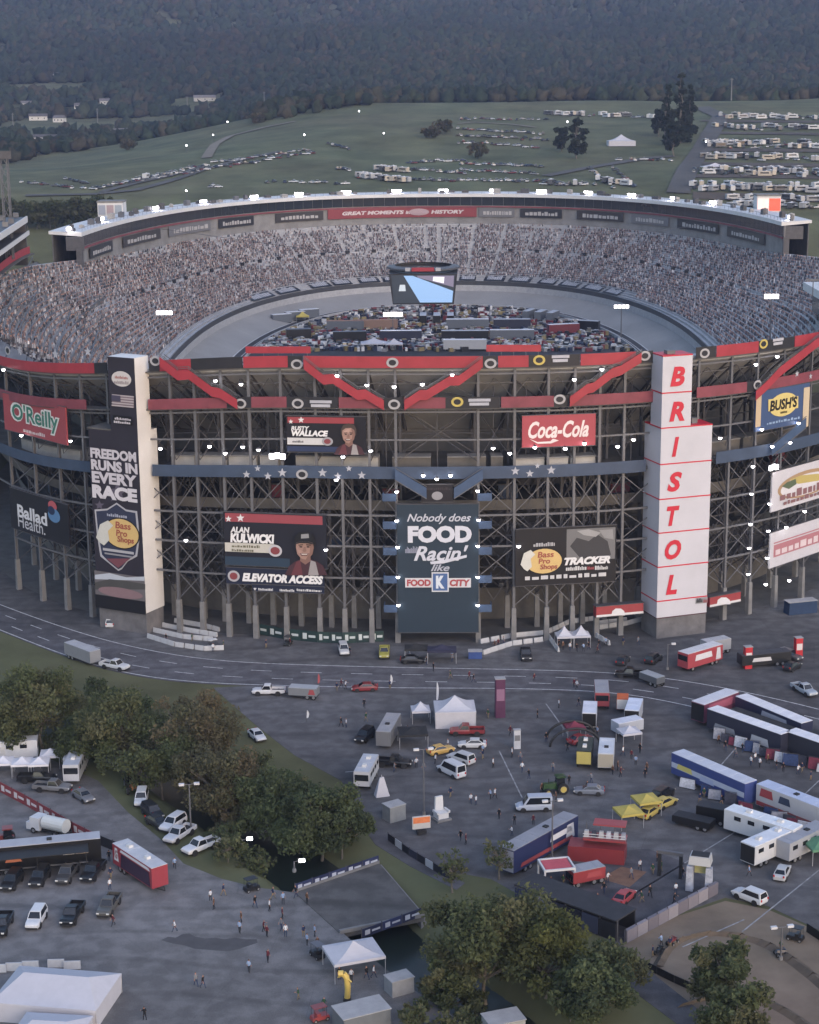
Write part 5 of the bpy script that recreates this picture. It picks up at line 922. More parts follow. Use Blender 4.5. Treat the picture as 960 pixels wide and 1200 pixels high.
# ------------------------------------------------------------------ tents, canopies, banners, small structures
cloth = mat('tent_white', (.42, .42, .465), rough=.8, var=.06, scale=.8); pole_m = mat('tent_pole', (.4, .4, .42), rough=.5, metal=.4)
def tent(name, label, c, rz, L, W_, hw, hp, m=cloth, wall=False, peaks=1, group=None, cat='tent', flap=.35, ridge=0.0):
    T_ = thing(name, label, cat, c, rz, group)
    for k in range(peaks):
        x0 = -L/2 + L * k / peaks; x1 = x0 + L / peaks; q = MB(); cx = (x0 + x1) / 2; n = 5; rings = []
        for j in range(n + 1):      # swept, slightly concave roof
            t_ = j / n; f = 1 - t_; fx = f + ridge * t_; z = hw + (hp - hw) * (t_ ** (1.7 if not ridge else 1.05)); rings.append([(cx + (x0 - cx) * fx, -W_/2 * f, z), (cx + (x1 - cx) * fx, -W_/2 * f, z), (cx + (x1 - cx) * fx, W_/2 * f, z), (cx + (x0 - cx) * fx, W_/2 * f, z)])
        q.loft(rings, 0, cap=False); q.loft([[(x0, -W_/2, hw), (x1, -W_/2, hw), (x1, W_/2, hw), (x0, W_/2, hw)], [(x0, -W_/2, hw - flap), (x1, -W_/2, hw - flap), (x1, W_/2, hw - flap), (x0, W_/2, hw - flap)]], 0, cap=False); q.build('canopy', m, T_)
        if wall:
            q = MB(); q.loft([[(x0 + .1, -W_/2 + .1, 0), (x1 - .1, -W_/2 + .1, 0), (x1 - .1, W_/2 - .1, 0), (x0 + .1, W_/2 - .1, 0)], [(x0 + .05, -W_/2 + .05, hw), (x1 - .05, -W_/2 + .05, hw), (x1 - .05, W_/2 - .05, hw), (x0 + .05, W_/2 - .05, hw)]], 0, cap=False); q.build('wall_cloth', m, T_)
        for a, b in ((x0 + .06, -W_/2 + .06), (x1 - .06, -W_/2 + .06), (x1 - .06, W_/2 - .06), (x0 + .06, W_/2 - .06)): q = MB(); q.tube((a, b, 0), (a, b, hw), .05, n=6); q.build('leg', pole_m, T_)
    return T_
def ptent(name, label, px, L, W_, hw, hp, rot=0, **k): p = G(*px); return tent(name, label, (p.x, p.y, .04), rot, L, W_, hw, hp, **k)
ptent('marquee', 'large white walled tent with printed roof beside the red pickup', (533, 847), 7.0, 6.0, 3.0, 5.0, .05, wall=True); ptent('canopy_tent', 'small white peaked tent beside the large walled tent', (493, 845), 3.2, 3.2, 2.3, 3.6, .1)
ptent('canopy_tent', 'twin white peaked canopies in front of the stadium columns', (671, 757), 6.6, 3.3, 2.4, 4.2, .1, peaks=2)
ptent('canopy_tent', 'white canopy with blue valance beside the yellow tube dancer', (415, 1137), 6.6, 5.4, 2.6, 4.0, .35)
ptent('marquee', 'very large white ridge tent at the lower left lot edge', (68, 1180), 13.0, 9.0, 2.5, 4.2, -.16, wall=True, ridge=.62); ptent('marquee', 'second white tent standing in front of the large ridge tent', (60, 1228), 8, 7, 2.3, 3.4, -.12, wall=True, ridge=.5)
for k, (x_, y_, l) in enumerate(((5, 907, 'white pop-up canopy at the left end of the vendor row'), (27, 908, 'white pop-up canopy between two others in the vendor row'), (47, 908, 'white pop-up canopy at the right end of the vendor row'), (60, 898, 'white pop-up canopy set back behind the vendor row'))): ptent('canopy_tent', l, (x_, y_), 3.2, 3.2, 2.3, 3.1, .12, m=mat('canopy_pale', (.55, .55, .6), rough=.8, var=.1))
yel = mat('canopy_yellow', (.38, .31, .08), rough=.8, var=.1); ptent('canopy_tent', 'yellow canopy in front of the other yellow canopy', (736, 967), 3.6, 3.6, 2.4, 3.1, .3, m=yel); ptent('canopy_tent', 'yellow canopy set beside the yellow show car', (757, 953), 3.6, 3.6, 2.4, 3.1, .3, m=yel)
ptent('canopy_tent', 'green tent beside the grey-roofed camper', (962, 1006), 4.5, 4.5, 2.4, 3.6, .2, m=mat('canopy_green', (.09, .2, .12), rough=.8)); ptent('canopy_tent', 'black canopy behind the long grey trailer', (484, 873), 4.8, 4.2, 2.5, 3.2, .1, m=mat('canopy_black', (.02, .02, .022), rough=.8)); ptent('canopy_tent', 'dark canopy under the teal banner', (518, 775), 5.5, 3.2, 2.5, 3.4, 0, m=mat('canopy_navy', (.025, .025, .05), rough=.8)); ptent('canopy_tent', 'black canopy with white trim left of the one under the banner', (488, 773), 4.4, 3.2, 2.5, 3.2, 0, m=MATS['canopy_black'])
ptent('canopy_tent', 'maroon canopy over the arch beside the red race car', (673, 866), 3.2, 3.2, 2.4, 3.2, .2, m=mat('canopy_maroon', (.16, .03, .05), rough=.8))
ptent('canopy_tent', 'white merchandise canopy beside the white food trailer', (737, 872), 3.4, 3.2, 2.4, 3.3, .3)
def wedge(label, px, w_, h_): p = G(*px); T_ = thing('sail_sign', label, 'sign', (p.x, p.y, .04), .3); m = MB(); m.hexa([(-w_/2, -.5, 0), (w_/2, -.5, 0), (w_/2, .9, 0), (-w_/2, .9, 0), (-.3, .1, h_), (.35, .1, h_), (.35, .3, h_), (-.3, .3, h_)]); m.build('cloth', cloth, T_); m = MB(); m.tube((0, .2, h_ - .1), (0, .2, h_ + .4), .05, n=6); m.build('pole', pole_m, T_)
wedge('white wedge-shaped sail sign beside the motor home', (448, 933), 2.2, 3.0)
def gazebo(label, px, L, W_, h_, top, rot): 
    p = G(*px); T_ = thing('gazebo', label, 'gazebo', (p.x, p.y, .04), rot); m = MB(); m.box((0, 0, h_), (L - .5, W_ - .5, .1)); m.build('roof', top, T_)
    for a in (-1, 1): ubeam('roof_beam', (a * L/2, -W_/2, h_), (a * L/2, W_/2, h_), .25, .3, white, T_); ubeam('roof_beam', (-L/2, a * W_/2, h_), (L/2, a * W_/2, h_), .25, .3, white, T_)
    for a in (-1, 1):
        for b in (-1, 1): ubeam('post', (a * L/2, b * W_/2, 0), (a * L/2, b * W_/2, h_ - .15), .22, .22, white, T_)
gazebo('red-topped gazebo with white frame beside the navy hauler', (652, 1036), 4.2, 3.6, 2.9, mat('gazebo_red', (.42, .08, .1), rough=.7), .2)
p = G(785, 1028); T_ = thing('truss_gantry', 'black truss gantry standing in the show arena', 'gantry', (p.x, p.y, .04), -.35)
for x_ in (-1.5, 1.5): m = MB(); m.box((x_, 0, 1.7), (.45, .45, 3.4)); m.build('leg', trim, T_)
m = MB(); m.box((0, 0, 3.6), (3.6, .5, .45)); m.build('crossbar', steel, T_)
p = G(820, 1043); T_ = thing('stunt_lift', 'pale stunt truck raised on posts at the arena barrier', 'stunt rig', (p.x, p.y, .04), -.3)
m = MB(); m.box((0, 0, 4.6), (3.0, 2.2, 1.2), 0, 0, (.9, .9)); m.build('cab_platform', cpaint('b8babc'), T_); m = MB(); m.box((0, 0, 5.26), (2.4, 1.6, .08)); m.build('roof_hatch', trim, T_)
for x_ in (-1.3, 1.3): m = MB(); m.box((x_, -.6, 1.9), (1.0, 1.0, 3.6), 0, 0, (.8, .8)); m.build('post', mat('post_print', (.34, .36, .42), var=.4, scale=1.5), T_)
m = MB(); m.box((0, .3, 3.2), (1.6, .3, 1.6)); m.build('panel', emat('b8b060'), T_)
p = G(517, 960); T_ = thing('giant_chair', 'oversized white chair sculpture on the open lot', 'sculpture', (p.x, p.y, .04), .5); m = MB(); m.box((0, .7, 1.9), (1.5, .35, 3.0), 0, 0, (.8, 1)); m.build('backrest', white, T_); m = MB(); m.box((0, 0, .75), (1.7, 1.6, .9)); m.build('seat', white, T_)
for sg in (-1, 1): m = MB(); m.box((sg * .95, -.1, 1.3), (.3, 1.5, .35)); m.build('armrest', white, T_)
m = MB(); m.box((0, 0, .14), (2.4, 2.4, .28)); m.build('plinth', concrete, T_)
p = G(494, 978); T_ = thing('video_sign', 'small video sign with orange and green picture on a trailer', 'sign', (p.x, p.y, .04), .25); m = MB(); m.box((0, 0, 1.9), (2.7, .3, 1.9)); m.build('screen_case', cpaint('c0bcb8'), T_); m = MB(); m.box((0, -.17, 2.3), (2.5, .04, .9)); m.build('picture', mat('pic_orange', 'a8603c', emis='a8603c', es=.25, var=.4, scale=1.2), T_); m = MB(); m.box((0, 0, .5), (1.4, 1.0, .5)); m.build('base', trim, T_)
def tallbox(name, label, cat, px, d, col, rot=0.0, extra=None):
    p = G(*px); T_ = thing(name, label, cat, (p.x, p.y, .04), rot); m = MB(); m.box((0, 0, d[2]/2), d, 0, 0, (.97, .97)); m.build('body', mat('box_' + col, col, rough=.7, var=.15, scale=.8), T_); m = MB(); m.box((0, 0, d[2] + .05), (d[0] + .12, d[1] + .12, .1)); m.build('lid', mat('lid_grey', (.3, .3, .31), rough=.6), T_)
    if extra: m = MB(); m.box((0, -d[1]/2 - .02, d[2] * .6), (d[0] * .8, .04, d[2] * .3)); m.build('panel', emat(extra), T_)
tallbox('banner_tower', 'slim white three-panel display tower on the open lot', 'display', (606, 877), (1.1, .8, 3.2), 'a9abb2', .1, '6e7076'); tallbox('display_tower', 'red display tower left of the dark display trailer', 'display', (876, 783), (1.4, 1.2, 4.2), 'a82a32', .2, 'd0c8c8'); tallbox('display_tower', 'red display tower right of the dark display trailer', 'display', (935, 772), (1.4, 1.2, 4.2), 'a82a32', .2, 'd0c8c8')
tallbox('equipment_box', 'grey shrouded box beside the white canopy by the creek', 'box', (468, 1162), (3.0, 2.2, 2.0), '84868a', .5); tallbox('storage_roof', 'grey flat-roofed booth at the lower lot edge', 'booth', (424, 1203), (6.0, 3.6, 2.4), '5e6266', .45); tallbox('storage_roof', 'pale flat-roofed booth half hidden by the big creek tree', 'booth', (590, 1214), (4.4, 3.0, 2.4), '8a8c8a', .35)
tallbox('inflatable_arch', 'tall purple inflatable pillar beside the road', 'inflatable', (586, 840), (1.7, 1.5, 7.0), '4c2a44', .1, '8a5a80'); tallbox('grey_dome', 'crumpled pale grey shrouded booth by the creek trees', 'booth', (462, 960), (2.8, 2.2, 2.4), '76797c', .6); tallbox('utility_booth', 'blue crate under the teal banner', 'crate', (557, 771), (2.6, 1.6, 1.4), '33487c', .0); tallbox('utility_booth', 'dark blue container under the right billboards', 'container', (938, 718), (6.5, 2.4, 2.6), '1f3350', .3)
p = G(407, 1172); T_ = thing('tube_dancer', 'yellow inflatable tube dancer bent over beside the white canopy', 'inflatable', (p.x, p.y, .04)); m = MB(); pts = [(0, 0, 0), (.1, 0, 1.6), (0, 0, 2.9), (-.4, 0, 3.5), (-1.0, 0, 3.5)]
for a, b in zip(pts[:-1], pts[1:]): m.tube(a, b, .38, .36, 10)
m.build('body', cpaint('d2b01e'), T_); m = MB(); m.box((0, 0, .15), (.9, .9, .3)); m.build('blower', trim, T_)
for a in ((-.3, 0, 3.3, -1.1, .5, 2.7), (-.2, 0, 3.2, .6, -.5, 2.6)): m = MB(); m.tube(a[:3], a[3:], .12, .08, 6); m.build('arm', cpaint('d2b01e'), T_)
# black inflatable arch
p = G(672, 870); T_ = thing('inflatable_arch', 'black curved arch hoops around the red race car', 'arch', (p.x, p.y, .04), .1)
for yy in (-1.6, 2.0):
    m = MB(); P_ = [(4.2 * math.cos(t_), yy, 3.0 * math.sin(t_)) for t_ in np.linspace(0, PI, 13)]
    for a, b in zip(P_[:-1], P_[1:]): m.tube(a, b, .22, .22, 8)
    m.build('hoop', trim, T_)
# long black-roofed booth row with printed front at the arena edge
a, b = G(603, 1060), G(722, 1104); d = b - a; T_ = thing('booth_row', 'long black-roofed booth row with blue printed panels beside the arena', 'booth', ((a + b) / 2), math.atan2(d.y, d.x)); L = d.length; m = MB(); m.box((0, 2.2, 2.9), (L, 4.6, .2)); m.build('roof', mat('booth_roof', (.03, .03, .035), rough=.7, var=.3), T_); m = MB(); m.box((0, 4.2, 1.4), (L, .2, 2.8)); m.build('back_wall', trim, T_)
for k in range(6):
    m = MB(); m.box((-L/2 + L * (k + .5) / 6, .0, 1.3), (L/6 - .2, .15, 2.4)); m.build('front_panel', emat(('27305c', '6a7094', '2a2e44', '1c2034', '343c58', '20222c')[k]), T_)
for k in range(7): m = MB(); m.box((-L/2 + L * k / 6, .25, 1.45), (.14, .14, 2.9)); m.build('post', steel, T_)
# banner runs: barriers made of repeated panels
def banner_run(name, label, pts, h_, cols, post=None, cat='fence', inset=None, zb=.05, step=2.6, thick=.08):
    Q = [G(*p) for p in pts]; c = Q[0]; T_ = thing(name, label, cat, (c.x, c.y, zb)); k = 0
    for a, b in zip(Q[:-1], Q[1:]):
        d = b - a; L = d.length; n = max(1, round(L / step)); an = math.atan2(d.y, d.x)
        for j in range(n):
            q = a + d * ((j + .5) / n) - c; m = MB(); m.box((0, 0, h_/2), (L / n - .08, thick, h_)); o = m.build('panel', emat(cols[k % len(cols)]), T_, (q.x, q.y, 0), an)
            if inset: 
                m = MB(); m.box((-L/n * .22, -thick/2 - .015, h_ * .5), (L/n * .24, .03, h_ * .55)); m.build('printed_square', emat(inset[0]), o); m = MB(); m.box((L/n * .2, -thick/2 - .015, h_ * .5), (L/n * .4, .03, h_ * .22)); m.build('printed_bar', emat(inset[0]), o)
            k += 1
            if post: m = MB(); q2 = a + d * (j / n) - c; m.box((q2.x, q2.y, h_/2 + .1), (.1, .1, h_ + .2), 0, an); m.build('post', steel_dk, T_)
    return T_
banner_run('banner_fence', 'red banner fence with white squares along the lower lot', [(-40, 913), (0, 928), (30, 944), (60, 961), (85, 976), (115, 991)], 1.7, ['8c2430'], 1, inset=('c8c0c4',), step=3.4)
banner_run('mesh_fence', 'dark mesh fence running on from the red banner fence', [(116, 990), (150, 1004), (186, 1022)], 1.5, ['2a282e', '26242a'], 1, step=2.8)
banner_run('bridge_banner', 'navy sponsor banner along the upstream rail of the bridge', [(346, 1046), (444, 1012)], 1.2, ['24305e', '1d2650'], 1, inset=('b4bacc',), step=3.0)
banner_run('bridge_banner', 'navy sponsor banner along the downstream rail of the bridge', [(424, 1100), (494, 1074)], 1.2, ['20284a', '24305e'], 1, inset=('a4aabc',), step=3.0)
banner_run('creek_fence', 'black and white banner fence along the creek path', [(455, 985), (480, 1003), (508, 1020), (530, 1033)], 1.1, ['1c1e2a', 'a0a4b0', '1c1e2a', '2a2e44'], 1, step=2.2)
banner_run('arena_barrier', 'pale printed barrier wall on the dirt side of the arena', [(733, 1105), (770, 1085), (805, 1066), (840, 1047)], 1.7, ['7a7480', '8a848e', '6c6672'], 1, step=2.4, thick=.5)
banner_run('dirt_fence', 'low black fence between the creek path and the dirt track', [(716, 1113), (750, 1132), (790, 1152), (826, 1168)], 1.0, ['141416'], None, step=3.0)
banner_run('dirt_fence', 'low black fence at the outer edge of the dirt track', [(945, 1092), (975, 1112)], 1.2, ['141416'], None, step=2.4)
banner_run('green_fence', 'dark green banner strip with white top under the elevator sign', [(297, 742), (332, 749), (372, 753), (402, 754), (450, 752)], 2.2, ['23423f', '1f3a3a'], None, inset=('c0c8c8',), step=3.0)
jb = mat('barricade_white', (.42, .42, .43), rough=.7, var=.15, scale=1)
def barricades(label, runs, group):
    for pts in runs:
        Q = [G(*p) for p in pts]
        for a, b in zip(Q[:-1], Q[1:]):
            d = b - a; n = max(1, round(d.length / 2.1)); an = math.atan2(d.y, d.x)
            for j in range(n):
                q = a + d * ((j + .5) / n); BAR.append((q, an))
BAR = []
barricades('', [[(173, 748), (205, 758), (240, 763), (262, 762)], [(180, 741), (215, 749), (250, 752)], [(190, 735), (225, 742), (255, 747)], [(205, 730), (240, 736), (258, 741)], [(566, 768), (600, 757), (637, 752)], [(562, 755), (598, 748), (640, 744), (668, 731), (700, 727)], [(640, 744), (655, 765)], [(702, 738), (735, 733), (757, 727)], [(702, 733), (735, 729)], [(695, 745), (715, 757)]], 'g')
bmv = MB(); bmv.box((0, 0, .5), (1.95, .5, 1.0), 0, 0, (1, .35)); bmv = bmv.mesh('wall_block', jb); bft = MB(); bft.box((0, 0, .06), (2.0, .62, .12)); bft = bft.mesh('foot', concrete)
for q, an in BAR: B = thing('crowd_barrier', 'short white barrier block in the queue lanes under the stadium', 'barrier', (q.x, q.y, .05), an, 'white barrier blocks at the stadium gates'); obj('wall_block', bmv, B); obj('foot', bft, B)
for (x_, y_) in ((-2, 1140), (17, 1138), (36, 1136), (66, 1134), (85, 1136)): p = G(x_, y_); B = thing('crowd_barrier', 'long pale concrete barrier behind the large ridge tent', 'barrier', (p.x, p.y, .05), .05, 'concrete barriers behind the ridge tent'); obj('wall_block', bmv, B).scale = (1.05, 1.1, 1.1); obj('foot', bft, B)
# bridge
Q = [G(*p) for p in ((345, 1046), (444, 1012), (497, 1074), (398, 1094))]; m = MB(); m.poly([(q.x, q.y) for q in Q], -.7, .12); B = thing('road_bridge', 'flat concrete bridge carrying the lot road across the creek', 'bridge', (0, 0, 0)); m.build('deck', asphalt('bridge_deck', (.11, .106, .105)), B)
for a, b in ((0, 1), (3, 2)): d = Q[b] - Q[a]; m = MB(); m.beam(Q[a] + Vector((0, 0, .25)), Q[b] + Vector((0, 0, .25)), .4, .5); m.build('kerb', concrete, B)
for a, b in ((0, 3), (1, 2)): m = MB(); m.beam(Q[a] + Vector((0, 0, -1.8)), Q[b] + Vector((0, 0, -1.8)), .8, 3.2); m.build('abutment', concrete, B)
# lamp posts and masts
def lamp_post(label, px, h_, heads=2, lit=False, hd=None):
    p = G(*px); T_ = thing('lamp_post', label, 'lamp post', (p.x, p.y, .03), .2); m = MB(); m.tube((0, 0, 0), (0, 0, h_), .14, .09, 8); m.build('pole', steel, T_)
    for k in range(heads): sg = -1 if k % 2 else 1; m = MB(); m.tube((0, 0, h_ - .1), (sg * .9, 0, h_ + .05), .05, n=6); m.box((sg * 1.1, 0, h_ + .02), (.8, .45, .3), 1); m.build('lamp_head', [steel, bulb if lit else mat('lamp_pale', (.5, .5, .52), rough=.5)], T_)
    m = MB(); m.tube((0, 0, 0), (0, 0, .5), .28, .26, 8); m.build('footing', concrete, T_)
lamp_post('tall grey lamp post on the lot beside the yellow sports car', (497, 955), 10.5); lamp_post('lamp post with two pale heads beside the navy hauler', (647, 1008), 9.0); lamp_post('lamp post by the dirt track fence', (915, 1125), 4.5); lamp_post('lamp post with pale heads among the creek trees', (224, 975), 7.5); lamp_post('lit lamp at the creek bank beside the bridge', (345, 1022), 1.6, 1, True); lamp_post('lit lamp beside the white pickup at the creek', (284, 993), 1.2, 1, True); lamp_post('dark post at the road edge by the promotional truck', (782, 785), 5.0, 1)
def flag(label, px, h_, col):
    p = G(*px); T_ = thing('feather_flag', label, 'flag', (p.x, p.y, .04), .4); m = MB(); m.tube((0, 0, 0), (.15, 0, h_), .04, .02, 6); m.build('pole', steel_dk, T_); m = MB(); rings = [[(.05 + .15 * t_, -.02, .8 + (h_ - .8) * t_), (.05 + .15 * t_, .02, .8 + (h_ - .8) * t_), (.36 * math.sin(PI * min(.95, t_ * .8 + .15)) + .22, .06 * math.sin(6 * t_), .8 + (h_ - .8) * t_)] for t_ in np.linspace(0, 1, 8)]; m.loft(rings); m.build('cloth', emat(col), T_)
flag('white feather flag beside the large walled tent', (511, 826), 4.2, 'c0c4d0'); flag('white feather flag on the road edge', (457, 807), 2.6, 'c8cad2'); flag('white feather flag in the lot below the flat trailer', (359, 847), 2.2, 'c4c8d0'); flag('red feather flag behind the grey enclosed trailer', (372, 806), 2.6, 'a8404a')

# merchandise racks set out along the haulers
rk = [mat('rack_' + c, c, rough=.8, var=.4, scale=2.5) for c in ('8c8e98', '3a3c48', '6a3040', 'b4b6be', '2c3c60')]
for k, (a, b, n) in enumerate((((838, 866), (928, 899), 10), ((935, 896), (990, 915), 5), ((870, 845), (950, 876), 7), ((800, 922), (880, 955), 5), ((895, 955), (960, 985), 6))):
    for j in range(n):
        t_ = (j + .3 + .5 * random.random()) / n; p = G(a[0] + (b[0] - a[0]) * t_, a[1] + (b[1] - a[1]) * t_); m = MB(); w_, h_ = random.uniform(1.2, 2.6), random.uniform(1.4, 2.2); m.box((0, 0, h_ * .55), (w_, .5, h_ * .9), 0, 0, (.9, .5)); B = thing('merchandise_rack', 'rack of goods set out along the side of a race hauler', 'rack', (p.x, p.y, .04), -.4 + random.uniform(-.3, .3), 'merchandise racks along the haulers'); m.build('goods', rk[(k + j) % 5], B); m = MB(); m.tube((-w_/2, 0, 0), (-w_/2, 0, h_ + .2), .03, n=5); m.tube((w_/2, 0, 0), (w_/2, 0, h_ + .2), .03, n=5); m.box((0, 0, h_ + .15), (w_ + .1, .06, .06)); m.build('frame', steel_dk, B)
# upper deck of the red show truck and its wooden floor
p = G(700, 1006); T_ = thing('show_stage', 'two-level red show stage with white rails and equipment in the arena', 'stage', (p.x, p.y, .04), -.22)
for nm, c_, d_, m_ in (('lower_deck', (0, 0, 1.1), (8.0, 3.2, 2.2), cpaint('8a1c26')), ('upper_deck', (1.0, .6, 3.0), (6.0, 2.6, .25), cpaint('a02830')), ('roof', (1.6, 1.2, 5.0), (4.6, 2.2, .18), cpaint('a8343a'))): m = MB(); m.box(c_, d_); m.build(nm, m_, T_)
for x_ in (-1.8, .2, 2.2, 3.8): m = MB(); m.tube((x_, 1.6, 3.1), (x_, 1.6, 4.95), .06, n=6); m.build('post', steel, T_)
for k in range(6): m = MB(); m.box((-1.6 + k * 1.05, .2, 3.6), (.7, .7, .9), 0, 0, (.8, .8)); m.build('equipment_case', rk[k % 5] if k % 2 else mat('case_pale', (.4, .4, .41), rough=.6), T_)
m = MB(); m.beam((-2, -.7, 3.9), (4, -.7, 3.9), .08); m.beam((-2, -.7, 3.5), (4, -.7, 3.5), .08); m.build('rail', white, T_)
sheet('stage_floor', [(704, 1030), (728, 1016), (758, 1022), (738, 1040)], .06, mat('plywood', (.16, .09, .06), rough=.8, var=.25, scale=1))
sheet('arena_floor', [(600, 1040), (672, 1000), (760, 995), (800, 1010), (835, 1035), (735, 1098), (722, 1098)], .045, asphalt('arena_asphalt', (.075, .072, .08)))
# ------------------------------------------------------------------ infield
def GI(x, y): return G(x, y, 15.5)
hb = {}
def simple_hauler(label, x, y, L, rot, side, roof, H=3.9, group='haulers parked in the infield', cat='hauler', name='infield_hauler'):
    p = GI(x, y); T_ = thing(name, label, cat, (p.x, p.y, 15.52), rot, group); k = (L, H, side, roof)
    if k not in hb:
        m = MB(); m.box((0, 0, H/2 + .35), (L, 2.6, H - .7)); m.box((0, 0, .5), (L * .9, 2.2, .5), 1); a = m.mesh('body', [cpaint(side), trim]); m = MB(); m.box((0, 0, H + .05), (L - .1, 2.5, .1)); b = m.mesh('roof', mat('roof_' + roof, roof, rough=.6, var=.12, scale=.4)); hb[k] = (a, b)
    obj('body', hb[k][0], T_); obj('roof', hb[k][1], T_)
CN = {'a4a8b0': 'silver', 'c4c6cc': 'white', '2a2e44': 'navy', '7a2430': 'red', '1c1d22': 'black', '8a6a5a': 'brown', '5c6470': 'grey'}
def ih(x, y, L, rot, side, roof, n=1, dx=0, dy=0):
    for k in range(n): simple_hauler(f'{CN[side]} race hauler with {CN[roof]} roof parked in the infield', x + dx * k, y + dy * k, L, rot, side, roof)
ih(548, 386, 16, 0, '5c6470', 'c4c6cc', 1); ih(600, 386, 14, 0, '2a2e44', 'a4a8b0', 1); ih(545, 400, 17, 0, '1c1d22', 'a4a8b0'); ih(600, 399, 16, 0, '5c6470', 'c4c6cc'); ih(545, 411, 15, 0, 'a4a8b0', 'c4c6cc'); ih(440, 387, 17, 0, '8a6a5a', '8a6a5a'); ih(405, 388, 14, 0, '5c6470', '8a6a5a'); ih(470, 400, 15, 0, '2a2e44', 'c4c6cc'); ih(410, 401, 12, .1, '1c1d22', '5c6470')
ih(496, 380, 10, PI/2, '1c1d22', 'a4a8b0', 3, 16, 0); ih(620, 375, 9, 1.2, '5c6470', 'a4a8b0', 3, 14, 1); ih(660, 392, 12, .3, '7a2430', 'c4c6cc'); ih(330, 380, 8, .5, '5c6470', 'c4c6cc', 3, 16, -3); ih(350, 398, 9, .2, '1c1d22', '5c6470'); ih(690, 388, 8, -.4, '1c1d22', 'a4a8b0')
def itent(label, x, y, L, m=None): p = GI(x, y); tent('infield_tent', label, (p.x, p.y, 15.52), .05, L, L * .7, 2.6, 4.4, m=m or cloth, group='tents in the infield', cat='tent')
itent('white peaked tent with two crowns in the infield', 438, 410, 9); itent('small white tent beside the larger infield tent', 462, 411, 6); itent('yellow canopy over the infield fuel point', 355, 378, 5, yel)
for x, y, lb in ((590, 404, 'red awning strip'),): pass
# generic low vehicles: pale and dark cars seen from far away
FM = {}
def far_mesh(kind, col):
    k = (kind, col)
    if k in FM: return FM[k]
    m = MB(); P = cpaint(col)
    if kind == 'car': body_loft(m, [(-2.3, .3, .9, .8), (-1.2, .25, 1.02, .9), (1.0, .25, .98, .9), (2.3, .32, .75, .8)]); m.hexa([(-1.8, -.8, 1.0), (.95, -.8, 1.0), (.95, .8, 1.0), (-1.8, .8, 1.0), (-1.3, -.64, 1.5), (.3, -.64, 1.5), (.3, .64, 1.5), (-1.3, .64, 1.5)], 1); m.box((-.5, 0, 1.52), (1.5, 1.24, .06))
    elif kind == 'truck': body_loft(m, [(-2.8, .4, 1.0, .92), (-.6, .35, 1.05, .96), (1.3, .35, 1.1, .96), (2.8, .45, .95, .88)]); m.hexa([(-.6, -.85, 1.05), (1.3, -.85, 1.05), (1.3, .85, 1.05), (-.6, .85, 1.05), (-.5, -.7, 1.8), (.7, -.7, 1.8), (.7, .7, 1.8), (-.5, .7, 1.8)], 1); m.box((.1, 0, 1.83), (1.1, 1.35, .06)); m.box((-1.8, 0, 1.06), (1.8, 1.5, .03), 1)
    else: m.box((0, 0, 1.9), (7.6, 2.5, 2.6)); m.box((0, 0, 3.25), (7.4, 2.3, .12), 2); m.box((1.2, 0, 3.45), (.9, .8, .35), 2); m.box((0, -1.27, 2.2), (5.0, .04, .7), 1); m.box((0, 1.27, 2.2), (5.0, .04, .7), 1); m.box((3.9, 0, 1.2), (.8, 2.2, 1.2))
    for a in (-1.4, 1.4):
        for b in (-.8, .8): m.tube((a, b - .12, .36), (a, b + .12, .36), .36, .36, 8, 3)
    FM[k] = m.mesh(kind, [P, cglass, mat('rv_roof', (.5, .5, .52), rough=.6), tyre]); return FM[k]
NAMES = {'c9ccd2': 'white', '8c8f96': 'silver', '2a2c32': 'black', '4a4d55': 'grey', '6e1a22': 'red', '2a3858': 'blue', 'bfc2c6': 'white', '9fa2a8': 'pale grey', 'b4a896': 'cream'}
def farcar(kind, col, p, rz, where, group):
    nm = {'car': 'parked_car', 'truck': 'parked_pickup', 'camper': 'camper'}[kind]; o = obj(nm, far_mesh(kind, col), None, p, rz); tag(o, f"{NAMES[col]} {'pickup' if kind == 'truck' else kind} {where}", {'car': 'car', 'truck': 'pickup truck', 'camper': 'camper'}[kind], group); return o
CC = ['c9ccd2', '8c8f96', '2a2c32', '4a4d55', '6e1a22', '2a3858', 'c9ccd2', 'c9ccd2', '8c8f96']; KC = ['bfc2c6', '8c8f96', '9fa2a8', 'b4a896', '4a4d55']
R = random.Random(5)
for k in range(120):      # crew vehicles and carts along the infield
    for _ in range(30):
        x, y = R.uniform(245, 790), R.uniform(360, 411)
        p = GI(x, y)
        if (abs(p.x) / 66) ** 2.4 + (abs(p.y - 566) / 168) ** 2.4 < 1: break
    p = GI(x, y); farcar(R.choice(['car', 'truck']), R.choice(CC), (p.x, p.y, 15.53), R.choice([0, 0, PI/2, .4, -.5]) + R.uniform(-.1, .1), 'among the haulers in the infield', 'small vehicles in the infield')
